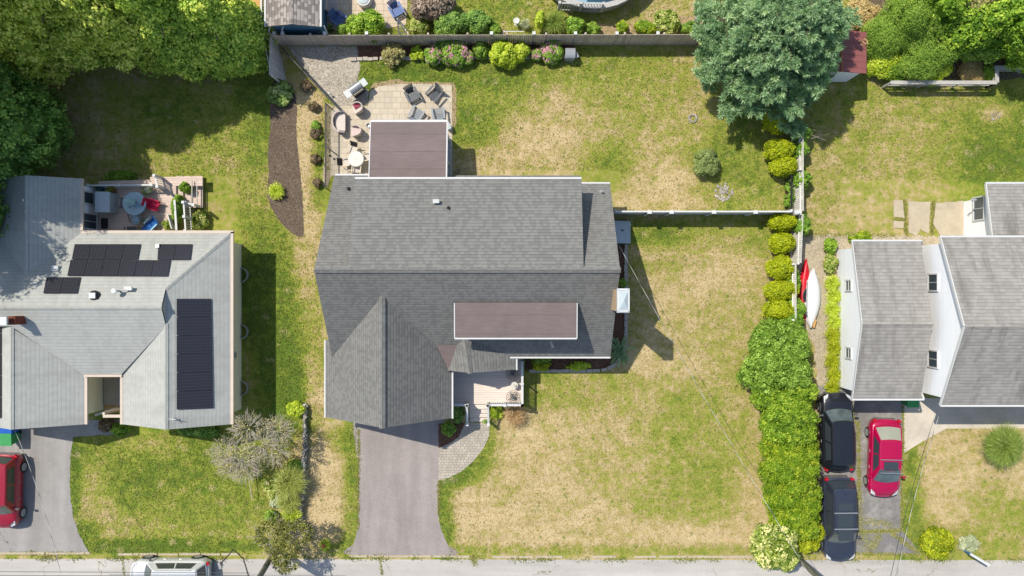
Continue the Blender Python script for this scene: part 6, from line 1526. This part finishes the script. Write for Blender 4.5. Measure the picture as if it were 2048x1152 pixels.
adirondack('adirondack_chair', 'light grey adirondack chair nearest the brown roof corner', 877, 229, .12, M['gray_resin'], cg)
adirondack('adirondack_chair', 'light blue adirondack chair in the sun on the pale patio', 792, 19, PI + .5, M['blue_resin'], 'blue adirondack chairs on the pale patio')
adirondack('adirondack_chair', 'dark blue adirondack chair in the shade of the blue house', 676, 37, -2.2, M['blue_resin'], 'blue adirondack chairs on the pale patio')
def bbq(px, py, rz):
    t = thing('barbecue_grill', 'stainless barbecue grill on the patio gravel edge', 'grill', (0, 0, 0))
    MB().box((0, 0, .42), (.75, .5, .75)).done('cabinet', M['black_metal'], t)
    for s in (-1, 1): MB().box((s * .58, 0, .86), (.36, .46, .03)).done('side_shelf', M['steel'], t)
    b = MB(); G_ = [[(x, math.cos(a) * .27, .86 + math.sin(a) * .26) for x in (-.38, .38)] for a in [k * PI / 8 for k in range(9)]]; b.grid(G_)
    for x in (-.38, .38): b.poly([(x, math.cos(k * PI / 8) * .27, .86 + math.sin(k * PI / 8) * .26) for k in range(9)])
    lid = b.done('lid', M['steel'], t)
    MB().tube([(-.32, -.32, .98), (.32, -.32, .98)], .02, 6).done('handle', M['frame_tan'], lid)
    MB().box((0, -.3, .80), (.76, .12, .1)).done('control_panel', M['black_metal'], t)
    p = P(px, py, .9); t.location = (p.x, p.y, .02); t.rotation_euler = (0, 0, rz)
bbq(711, 176, .62)
def tub_chair(label, px, py, rz, cmat, W_=.66, D_=.62, group='pale wicker patio seats', cat='chair', name='wicker_chair', ncush=1):
    t = thing(name, label, cat, (0, 0, 0), group); b = MB(); n = 18
    def rim(z, s): return [(math.cos(a) * W_ / 2 * s, (-math.sin(a) * D_ * .62 * s if math.sin(a) > 0 else 0) + (.05), z) for a in [PI * k / n for k in range(n + 1)]]
    L0 = [(W_ / 2, D_ * .45, .5)] + [(x, y, z) for x, y, z in rim(.74, 1)] + [(-W_ / 2, D_ * .45, .5)]
    out, inn, low = [], [], []
    for x, y, z in L0: out.append((x, y, z)); inn.append((x * .80, y * .84 if y < 0 else y, z)); low.append((x * .85, y * .85, .1))
    b.grid([inn, out]); b.grid([out, low]); b.grid([[(x, y, .3) for x, y, z in inn], inn]); b.done('shell', M['wicker_pale'], t)
    for k in range(ncush): w_ = W_ * .78 / ncush; MB().box((-W_ * .39 + w_ * (k + .5), .04, .38), (w_ - .01, D_ * .85, .16)).done('seat_cushion', cmat, t)
    MB().box((0, .05, .2), (W_ * .78, D_ * .8, .22)).done('base', M['wicker_pale'], t)
    for sx in (-1, 1):
        for y in (-.2, .28): MB().box((sx * W_ * .36, y, .05), (.05, .05, .1)).done('leg', M['frame_tan'], t)
    p = P(px, py, .45); t.location = (p.x, p.y, .03); t.rotation_euler = (0, 0, rz); return t
t_ = tub_chair('pale wicker armchair with a raspberry cushion beside the grill', 716, 216, PI / 2 + .35, M['cushion_cream'])
o_ = MB().box((0, 0, 0), (.36, .30, .12)).done('throw_cushion', M['cushion_red']); tag(o_, 'raspberry cushion lying on the wicker armchair by the grill', 'cushion'); o_.location = P(713, 211, .52); o_.rotation_euler = (.1, .1, .5)
tub_chair('pale rose wicker armchair nearest the round table', 713, 262, PI / 2 + .1, M['cushion_rose'])
tub_chair('long pale wicker loveseat along the chain link fence', 679, 244, -PI / 2 , M['cushion_cream'], W_=1.35, D_=.72, cat='sofa', name='wicker_loveseat', ncush=1)
# round dining table and four sling chairs
c = P(712, 318, .72); t = thing('patio_table', 'round white patio table with four dark sling chairs round it', 'table', (c.x, c.y, .03))
MB().lathe((c.x, c.y, .03), [(.44, .68), (.47, .70), (.47, .72), (.44, .735), (.001, .735)], 28).done('table_top', M['table_white'], t)
MB().lathe((c.x, c.y, .03), [(.28, 0), (.26, .03), (.04, .06), (.04, .68)], 12).done('pedestal', M['frame_tan'], t)
MB().lathe((c.x, c.y, .03), [(.03, .73), (.03, .76), (.001, .76)], 8).done('umbrella_hole_cap', M['frame_tan'], t)
def sling(label, px, py, rz):
    t = thing('sling_chair', label, 'chair', (0, 0, 0), 'dark sling chairs at the round patio table')
    b = MB(); b.slab([(-.22, .22, .42), (.22, .22, .42), (.22, -.20, .38), (-.22, -.20, .38)], .015); b.done('seat', M['cushion_cream'], t)
    b = MB(); b.slab([(-.22, -.22, .40), (.22, -.22, .40), (.22, -.44, .88), (-.22, -.44, .88)], .015); b.done('backrest', M['mesh_dark'], t)
    for s in (-1, 1):
        b = MB(); b.tube([(s * .25, .26, 0), (s * .25, .24, .60), (s * .25, -.26, .62), (s * .24, -.46, .90)], .018, 6); b.done('frame', M['frame_tan'], t)
        MB().box((s * .26, .0, .63), (.055, .46, .03)).done('arm', M['frame_tan'], t); MB().tube([(s * .25, -.22, .40), (s * .25, -.30, 0)], .016, 6).done('leg', M['frame_tan'], t)
    p = P(px, py, .45); t.location = (p.x, p.y, .03); t.rotation_euler = (0, 0, rz)
sling('dark sling chair on the far side of the round patio table', 706, 300, PI - .3); sling('dark sling chair on the fence side of the round patio table', 692, 324, -PI / 2 + .1)
sling('dark sling chair between the round patio table and the brown roof', 734, 313, PI / 2 + .15); sling('dark sling chair on the grey house side of the round patio table', 714, 338, -.1)
# covered mower by the hydrangeas
c = P(1140, 108, .6); t = thing('covered_grill', 'grey covered grill at the right end of the flower bed', 'grill', (c.x, c.y, 0))
b = MB(); b.box((c.x, c.y, .35), (.56, .62, .7), rz=-.15); Gr = []
for a in [k * PI / 6 for k in range(7)]: Gr.append([(c.x + x + math.cos(a) * .0, c.y + math.cos(a) * .33, .7 + math.sin(a) * .2) for x in (-.3, .3)])
b.grid(Gr); b.whole = 1; b.done('cover', M['gray_resin'], t); MB().box((c.x + .38, c.y - .05, .62), (.2, .36, .04), rz=.5).done('side_shelf', M['steel'], t)
for (x, y, lb) in ((659, 187, 'white solar path light at the chain link corner'), (661, 312, 'small path light on the gravel strip by the patio')):
    c = P(x, y, .3); t = thing('path_light', lb, 'light', (c.x, c.y, 0), 'path lights by the patio'); MB().tube([(c.x, c.y, 0), (c.x, c.y, .35)], .012, 5).done('stake', M['black_metal'], t); MB().lathe((c.x, c.y, .35), [(.07, 0), (.08, .03), (.02, .08)], 10).done('lamp_shade', M['white'] if y < 200 else M['black_metal'], t)
c = P(737, 251, .3); tag(MB().lathe((c.x, c.y, .03), [(.1, 0), (.14, .3), (.12, .32), (.1, .2)], 12).done('bucket', M['galv']), 'small grey bucket beside the brown roof edge', 'bucket')
c = P(897, 253, .4); tag(MB().box((c.x, c.y, .25), (.22, .35, .5), rz=.4).box((c.x, c.y, .53), (.26, .38, .06), rz=.4).done('storage_box', M['cover_gray']), 'small white box at the corner of the brown roof', 'box')
c = P(910, 343, .3); t = thing('hose_reel', 'thin hose holder in the shade of the sunroom', 'hose reel', (c.x, c.y, 0)); MB().tube([(c.x - .3, c.y + .08, .3), (c.x + .1, c.y, .3)], .012, 5).done('arm', M['rail_gray'], t); b = MB(); b.tube([(c.x + .15 + math.cos(k * PI / 6) * .12, c.y + math.sin(k * PI / 6) * .12, .3) for k in range(13)], .02, 5); b.done('hose', M['dark_plastic'], t); MB().tube([(c.x + .15, c.y, 0), (c.x + .15, c.y, .3)], .015, 5).done('leg', M['rail_gray'], t)
# top patio bits
c = P(727, -2, .5); t = thing('fire_pit', 'round white fire pit cut off by the top edge', 'fire pit', (c.x, c.y, .02)); MB().lathe((c.x, c.y, .02), [(.42, 0), (.46, .4), (.40, .5), (.3, .5)], 24).done('drum', M['pot_white'], t); MB().lathe((c.x, c.y, .02), [(.34, .49), (.3, .54), (.001, .57)], 24).done('lid', M['cover_gray'], t)
c = P(660, 2, .5); t = thing('outdoor_sofa', 'grey covered sofa beside the blue house', 'sofa', (c.x, c.y, .02)); MB().box((c.x + .15, c.y, .22), (.6, 1.2, .42)).done('seat', M['wicker_pale'], t); MB().box((c.x - .3, c.y, .4), (.3, 1.2, .75)).done('backrest', M['wicker_pale'], t)
c = P(661, 55, .3); pot('small dark pot with a plant by the blue house wall', 661, 55, .16, .3, .02, M['dark_plastic'])
c = P(805, 62, .8); t = thing('trellis', 'white obelisk trellis behind the wooden fence', 'trellis', (c.x, c.y, 0)); b = MB(); ap = V((c.x - .15, c.y + .35, 1.9))
for dx, dy_ in ((-.3, -.3), (.35, -.3), (-.3, .1), (.35, .15)): b.beam((c.x + dx, c.y + dy_, 0), ap, .05, .05)
for z_ in (.35, .7, 1.05): k_ = 1 - z_ / 1.9; cc = V((c.x, c.y, 0)).lerp(V((ap.x, ap.y, 0)), z_ / 1.9); b.beam(cc + V((-.3 * k_, -.3 * k_, z_)), cc + V((.35 * k_, -.3 * k_, z_)), .04, .04); b.beam(cc + V((.35 * k_, -.3 * k_, z_)), cc + V((.35 * k_, .15 * k_, z_)), .04, .04)
b.whole = 1; b.done('slats', M['white'], t)
t = thing('planter_frame', 'thin white rectangular planter frame behind the wooden fence', 'frame', W(1027, 66, 1)); b = MB(); b.beam(P(1007, 63, 1.2), P(1047, 63, 1.2), .04, .04); b.beam(P(1007, 63, 1.2), P(1007, 70, 1.0), .04, .04); b.beam(P(1047, 63, 1.2), P(1047, 70, 1.0), .04, .04); b.whole = 1; b.done('frame', M['white'], t)
for i, (x, lb) in enumerate([(548, 'fence post cap nearest the blue house gutter'), (565, 'second post cap by the blue house'), (649, 'post cap at the blue house corner'), (733, 'post cap in front of the round patio shrub'), (983, 'post cap by the dark shade shrubs'), (1068, 'post cap left of the upright shrub'), (1151, 'post cap in front of the pinkish shrub'), (1234, 'post cap at the bare path'), (1316, 'post cap under the pale yellow shrub'), (1403, 'post cap nearest the pine')]):
    c = P(x, 66, 1.9); t = thing('fence_post', 'white square ' + lb, 'post', (c.x, c.y, 0), 'white posts behind the wooden fence'); MB().box((c.x, c.y, .93), (.12, .12, 1.86)).done('shaft', M['white'], t); MB().box((c.x, c.y, 1.89), (.18, .18, .07)).done('cap', M['white'], t)
c = P(1033, 42, .5); tag(MB().lathe((c.x, c.y, 0), [(.14, 0), (.05, .1), (.05, .5), (.2, .56), (.18, .6), (.05, .56)], 14).done('bird_bath', M['pot_white']), 'small white bird bath in the shaded garden', 'bird bath')
c = P(1394, 38, .4); tag(MB().lathe((c.x, c.y, 0), [(.14, 0), (.1, .3), (.15, .5), (.05, .7), (.001, .75)], 12).done('garden_statue', M['galv']), 'small grey garden ornament beside the pine', 'ornament')

# ------------------------------------------------------------------ west deck furniture
zd2 = zd
c = P(209, 405, zd + .8); t = thing('storage_cabinet', 'large grey covered cabinet against the white wing wall', 'cabinet', (c.x, c.y, zd)); b = MB(); b.box((c.x + .1, c.y, zd + .5), (.6, 1.15, 1.0)); b.whole = 1; b.done('body', M['cover_gray'], t); b = MB(); b.slab([(c.x - .35, c.y - .6, zd + 1.18), (c.x + .42, c.y - .6, zd + 1.02), (c.x + .42, c.y + .6, zd + 1.02), (c.x - .35, c.y + .6, zd + 1.18)], .08); b.done('lid', M['cover_gray'], t)
c = P(268, 407, zd + .75); t = thing('patio_table', 'round blue grey glass table on the pink deck', 'table', (c.x, c.y, zd)); MB().lathe((c.x, c.y, zd), [(.66, .68), (.69, .70), (.69, .73), (.64, .745), (.001, .745)], 30).done('table_top', M['table_gray'], t); MB().lathe((c.x, c.y, zd), [(.3, 0), (.04, .05), (.04, .68)], 10).done('pedestal', M['dark_plastic'], t)
t = thing('parasol', 'closed blue grey parasol leaning from the round deck table', 'umbrella', (c.x, c.y, zd)); top_ = P(246, 400, zd + 2.2)
b = MB(); nn = 12; p0 = V((c.x, c.y, zd + 1.0)); dd = (top_ - p0)
for k in range(7):
    s_ = k / 6; cc = p0 + dd * s_; rr_ = (.24 * (1 - s_) ** .6 + .03)
    b.v += [(cc.x + math.cos(2 * PI * j / nn) * rr_ * (1 if j % 2 else .62), cc.y + math.sin(2 * PI * j / nn) * rr_ * (1 if j % 2 else .62), cc.z) for j in range(nn)]
for k in range(6):
    for j in range(nn): j2 = (j + 1) % nn; b.f.append((k * nn + j, k * nn + j2, (k + 1) * nn + j2, (k + 1) * nn + j))
b.done('canopy', M['umbrella'], t); MB().tube([(c.x, c.y, zd), p0 + dd * 1.03], .022, 6).done('pole', M['galv'], t)
def deckchair(label, px, py, rz, mat, fm, L=.5, lounge=False, group='chairs on the pink deck'):
    t = thing('lounge_chair' if lounge else 'patio_chair', label, 'chair', (0, 0, 0), group)
    b = MB(); b.slab([(-.26, L / 2 + .02, .42), (.26, L / 2 + .02, .42), (.25, -L / 2, .38), (-.25, -L / 2, .38)], .05); b.done('seat', mat, t)
    b = MB(); b.slab([(-.26, -L / 2, .40), (.26, -L / 2, .40), (.24, -L / 2 - .26, .92), (-.24, -L / 2 - .26, .92)], .05); b.done('backrest', mat, t)
    if lounge: MB().slab([(-.24, L / 2 + .55, .34), (.24, L / 2 + .55, .34), (.26, L / 2 + .04, .42), (-.26, L / 2 + .04, .42)], .05).done('footrest', mat, t)
    for s in (-1, 1):
        MB().box((s * .29, 0, .62), (.07, L, .03)).done('arm', fm, t)
        MB().tube([(s * .28, L / 2 - .02, 0), (s * .28, L / 2 - .04, .61)], .018, 6).done('leg', fm, t); MB().tube([(s * .28, -L / 2, .6), (s * .28, -L / 2 - .05, 0)], .018, 6).done('leg', fm, t)
    p = P(px, py, zd + .45); t.location = (p.x, p.y, zd); t.rotation_euler = (0, 0, rz)
deckchair('crimson canvas chair on the pink deck', 308, 410, -1.9, M['chair_red'], M['chair_red']); deckchair('blue grey chair below the round deck table', 270, 434, .3, M['table_gray'], M['dark_plastic'])
deckchair('bright blue lounge chair at the roof side of the deck', 303, 448, 2.35, M['chair_blue'], M['umbrella'], lounge=True); deckchair('dark chair tucked behind the round deck table', 249, 407, 1.5, M['dark_plastic'], M['dark_plastic'])
deckchair('dark chair half hidden by the ranch roof edge', 262, 462, 0, M['dark_plastic'], M['dark_plastic'])
tag(MB().box((P(206, 447, zd).x + .1, P(0, 447, zd).y, zd + .02), (.4, .62, .03)).done('door_mat', M['mesh_dark']), 'black door mat under the sliding door of the deck', 'mat')
pot('terracotta pot with a green plant beside the grey cabinet', 222, 380, .2, .35, zd, M['terracotta'], group='pots on the pink deck', pr=.3); pot('white pot with a dark fern by the deck railing', 296, 379, .2, .35, zd, M['pot_white'], LF['arbor_dark'], group='pots on the pink deck', pr=.3)
pot('blue pot with a fern in the deck corner', 200, 376, .18, .35, zd, M['bin_blue'], LF['arbor_dark'], group='pots on the pink deck', pr=.24)
shrub('tall potted foliage along the inner deck rail', 349, 415, .28, 1.6, LF['shrub'], ry=.85, size=.13, zc=1.3); shrub('leafy plant at the top of the deck steps', 364, 373, .32, 1.2, LF['wood_green'], size=.13, zc=1.1); shrub('flowering plant in the white deck planter', 334, 450, .35, 1.4, LF['variegated'], size=.12, zc=1.2)
# green and blue bins by the driveway
def bin_(label, px, py, mat, rz=0, sc=1):
    c = P(px, py, 1.0); t = thing('wheeled_bin', label, 'bin', (c.x, c.y, .01), 'wheeled bins at the garages'); b = MB()
    lo, hi = .24, .31
    A = [(-lo, -lo), (lo, -lo), (lo, lo), (-lo, lo)]; b.v = [(c.x + x, c.y + y, .06) for x, y in A] + [(c.x + x * hi / lo, c.y + y * hi / lo * 1.1, .98) for x, y in A]
    b.f = [(3, 2, 1, 0), (0, 1, 5, 4), (1, 2, 6, 5), (2, 3, 7, 6), (3, 0, 4, 7), (4, 5, 6, 7)]; b.done('body', mat, t)
    MB().slab([(c.x - .34, c.y - .38, 1.02), (c.x + .34, c.y - .38, 1.02), (c.x + .34, c.y + .36, 1.08), (c.x - .34, c.y + .36, 1.08)], .05).done('lid', mat, t)
    for s in (-1, 1): q = MB(); q.lathe((0, 0, 0), [(.12, 0), (.12, .05)], 12); q.v = [(c.x + s * .25 + z_, c.y + .28 + x_, .12 + y_) for x_, y_, z_ in q.v]; q.done('wheel', M['rubber'], t)
    MB().tube([(c.x - .28, c.y + .4, .98), (c.x + .28, c.y + .4, .98)], .02, 6).done('handle', mat, t)
bin_('green wheeled bin beside the ranch house driveway', 12, 879, M['bin_green']); bin_('blue wheeled bin behind the green one under the eave', 12, 858, M['bin_blue'])
bin_('green wheeled bin under the gutter of the grey garage wing', 1826, 802, M['bin_green'])

# ------------------------------------------------------------------ boats on the gravel strip
def hull(name, label, cat, pa, pb_, w, h, mat, z=.15, roll=0, group=None, deck=None, cockpit=None):
    p, q = P(*pa, .35), P(*pb_, .35); c = (p + q) / 2; L = (q - p).length; t = thing(name, label, cat, (0, 0, 0), group); rows = []
    for i in range(19):
        s = i / 18 * 2 - 1; ww = w / 2 * max(.02, (1 - abs(s) ** 2.2)); row = []
        for k in range(11):
            u = -1 + 2 * k / 10; row.append((u * ww, s * L / 2, z + h * math.sqrt(max(0, 1 - u * u * .96)) * (1 - .25 * abs(s) ** 3)))
        rows.append(row)
    MB().grid(rows).done('hull', mat, t, smooth=True)
    if deck: b = MB(); b.grid([[ (x * .5, y, zz + .01) for x, y, zz in r_[3:8]] for r_ in rows[3:9]]); b.done('deck_panel', deck, t)
    if cockpit: MB().lathe((0, -.2, z + h + .0), [(.2, .0), (.24, .03), (.2, .05)], 16, sx=.8, sy=1.8).done('cockpit_rim', cockpit, t)
    MB().box((0, 0, z + h + .005), (.02, L * .9, .02)).done('keel', mat, t)
    t.location = (c.x, c.y, 0); t.rotation_euler = (0, roll, math.atan2(q.y - p.y, q.x - p.x) - PI / 2); return t
hull('canoe', 'upturned white canoe on the gravel beside the garage wing', 'canoe', (1622, 656), (1628, 536), 1.15, .38, M['canoe_white'], z=.1)
hull('kayak', 'red and orange kayak lying between the grey fence and the white canoe', 'kayak', (1609, 652), (1615, 517), .74, .28, M['kayak_red'], z=.05, deck=M['kayak_orange'], cockpit=M['black_metal'])
b = MB(); b.tube([P(1614, 560, .7), P(1613, 615, .7)], .02, 6); tag(b.done('paddle', M['rail_gray']), 'grey paddle lying along the canoe edge', 'paddle')
t = thing('paddle', 'honey coloured wooden paddle under the near end of the canoe', 'paddle', W(1629, 645)); b = MB(); b.box(P(1629, 647, .3), (.14, .5, .03), rz=-.25); b.done('blade', M['wood'], t); MB().tube([P(1631, 638, .32), P(1634, 620, .34)], .018, 6).done('shaft', M['wood'], t)
c = P(1671, 497, .5); tag(MB().lathe((c.x, c.y, 0), [(.1, 0), (.05, .3), (.13, .4), (.001, .52)], 12).done('garden_light', M['galv']), 'small grey globe in the bed at the garage wing corner', 'ornament')
# sign post with blue side on the east lawn
t = thing('sign_board', 'narrow white topped blue sign board at the street edge of the east lawn', 'sign', W(1950, 1130)); a_, c_ = P(1941, 1108, 1.2), P(1979, 1131, 1.2)
MB().beam(a_, c_, .14, .08).done('top_board', M['white'], t)
for f_ in (.3, .8): q_ = a_.lerp(c_, f_); MB().box((q_.x, q_.y, .58), (.1, .1, 1.14)).done('post', M['blue_post'], t)
MB().beam(a_ + V((0, 0, -.25)), c_ + V((0, 0, -.25)), .03, .35).done('panel', M['blue_post'], t)

# ------------------------------------------------------------------ poles and wires
def pole(label, base, top, r=.17):
    t = thing('utility_pole', label, 'utility pole', (base[0], base[1], 0), 'wooden utility poles at the street')
    MB().tube([base, top], r, 10, r * .75).done('shaft', M['pole'], t); return t
p1b, p1t = tuple(P(553, 1097)), (-13.1, -15.6, 10)
p2b, p2t = tuple(P(1592, 1113)), (17.35, -16.35, 10)
pl1 = pole('leaning wooden utility pole in front of the olive green tree', p1b, p1t); pole('wooden utility pole standing beside the cream leaved tree', p2b, p2t)
b = MB(); b.tube([P(503, 1172, 6.2), P(487, 1118, 6.0), P(467, 1099, 6.3), P(441, 1128, 6.2)], .035, 6); o_ = b.done('lamp_arm', M['black_metal'], pl1)
b = MB(); q_ = P(440, 1131, 6.15); b.box(q_, (.14, .34, .12), rz=.3); b.done('lamp_head', M['lamp_head'], pl1)
def wire(label, pts, r=.018, mat=None, n=10):
    cv = []; 
    for i in range(len(pts) - 1):
        for k in range(n): cv.append(V(pts[i]).lerp(V(pts[i + 1]), k / n))
    cv.append(V(pts[-1])); return tag(MB().tube(cv, r, 5).done('overhead_wire', mat or M['wire']), label, 'wire', 'overhead service wires')
def sag(p, q, s=.6, n=14): p, q = V(p), V(q); return [p.lerp(q, k / n) - V((0, 0, s * 4 * (k / n) * (1 - k / n))) for k in range(n + 1)]
def twist(label, pts, seed=0):
    """service drop: a pale cable with a dark one wound round it"""
    t = thing('overhead_wire', label, 'wire', pts[0], 'overhead service wires'); fine = []
    for i in range(len(pts) - 1):
        for k in range(8): fine.append(V(pts[i]).lerp(V(pts[i + 1]), k / 8))
    MB().tube(fine, .010, 4).done('bare_cable', M['wire_pale'], t); dk_ = []; L = 0
    for i, p in enumerate(fine):
        if i: L += (p - fine[i - 1]).length
        dk_.append(p + V((.010 * math.sin(L * 5), .010 * math.sin(L * 5), .014 * math.cos(L * 5))))
    MB().tube(dk_, .010, 4).done('insulated_cable', M['wire'], t)
twist('service wire running from the grey house gable across the front lawn to the street', sag(P(1236, 487, 4.9), P(1640, 1185, 7.6), .9, 16))
twist('service wire from the ranch house corner over its driveway', sag(P(30, 862, 4.2), P(128, 1180, 6.5), .35))
twist('service wire from the two storey house corner over the driveway apron', sag(P(1878, 832, 4.6), P(1786, 1200, 6.5), .35))
wire('thin wire parallel to the apron wire', sag(P(1868, 838, 3.4), P(1772, 1200, 5.0), .3), .01); 
wire('upper of the two thin street wires at the bottom left', [P(-60, 1143, 7), P(500, 1146, 7)], .014); wire('lower of the two thin street wires at the bottom left', [P(-60, 1151, 6.6), P(500, 1151.5, 6.6)], .014)
b = MB(); b.tube([P(494, 928, .6), P(504, 1000, .5)], .025, 5); tag(b.done('garden_pole', M['branch_pale']), 'thin pale pole lying under the half bare tree', 'pole')
b = MB(); b.tube([P(466, 820, .4), P(483, 850, .4)], .02, 5)

# weeds in the cracked east driveway
def weeds(name, strips, n, seed):
    g = np.random.default_rng(seed); Pp = []
    for (x0, y0, x1, y1, w, dens) in strips:
        k = int(n * dens); u = g.random(k); cl = np.sin(u * 40 + x0) * .5 + np.sin(u * 93) * .5; keep = cl + g.normal(size=k) * .6 > -.35; u = u[keep]
        x = x0 + (x1 - x0) * u + g.normal(size=len(u)) * w; y = y0 + (y1 - y0) * u + g.normal(size=len(u)) * w; Pp.append(np.stack([(x - 1024) / 33, (576 - y) / 33, np.full(len(u), .03)], 1))
    Pp = np.concatenate(Pp); k = len(Pp); N = g.normal(size=(k, 3)); N[:, 2] = abs(N[:, 2]) + .6; A, B = leaf_axes(N, np.full(k, .05), np.full(k, .02)); quads(name, Pp, A, B, g.random(k), LF['lawn'])['kind'] = 'stuff'
weeds('driveway_weeds', [(1716, 845, 1718, 1000, 2.6, 1.3), (1718, 990, 1722, 1060, 4, .3), (1720, 1063, 1800, 1061, 2, .9), (1640, 1066, 1720, 1064, 2, .3), (1722, 1040, 1790, 1052, 5, .4), (1620, 1104, 1840, 1110, 1.6, 1.6), (1725, 1068, 1735, 1100, 8, .35), (1760, 1065, 1740, 1102, 5, .35), (1780, 1064, 1835, 1104, 2.5, .6), (1806, 800, 1806, 905, 1.5, .4), (1803, 905, 1803, 1060, 1.8, 1.0), (1700, 800, 1712, 850, 2, .2)], 1500, 4)
weeds('joint_weeds', [(1809, 402, 1812, 470, 1.8, .6), (1866, 404, 1864, 470, 2, .6), (1787, 439, 1807, 439, 1.2, .2), (1600, 470, 1790, 471, 3, .7), (60, 1106, 70, 1108, 3, .15), (20, 1106, 175, 1107, 2, .4), (245, 1108, 248, 1150, 1.5, .12), (760, 1116, 764, 1150, 1.5, .12), (945, 1112, 950, 1128, 3, .25), (718, 860, 716, 1060, 1.5, .8), (877, 965, 878, 1030, 1.5, .5)], 1300, 5)
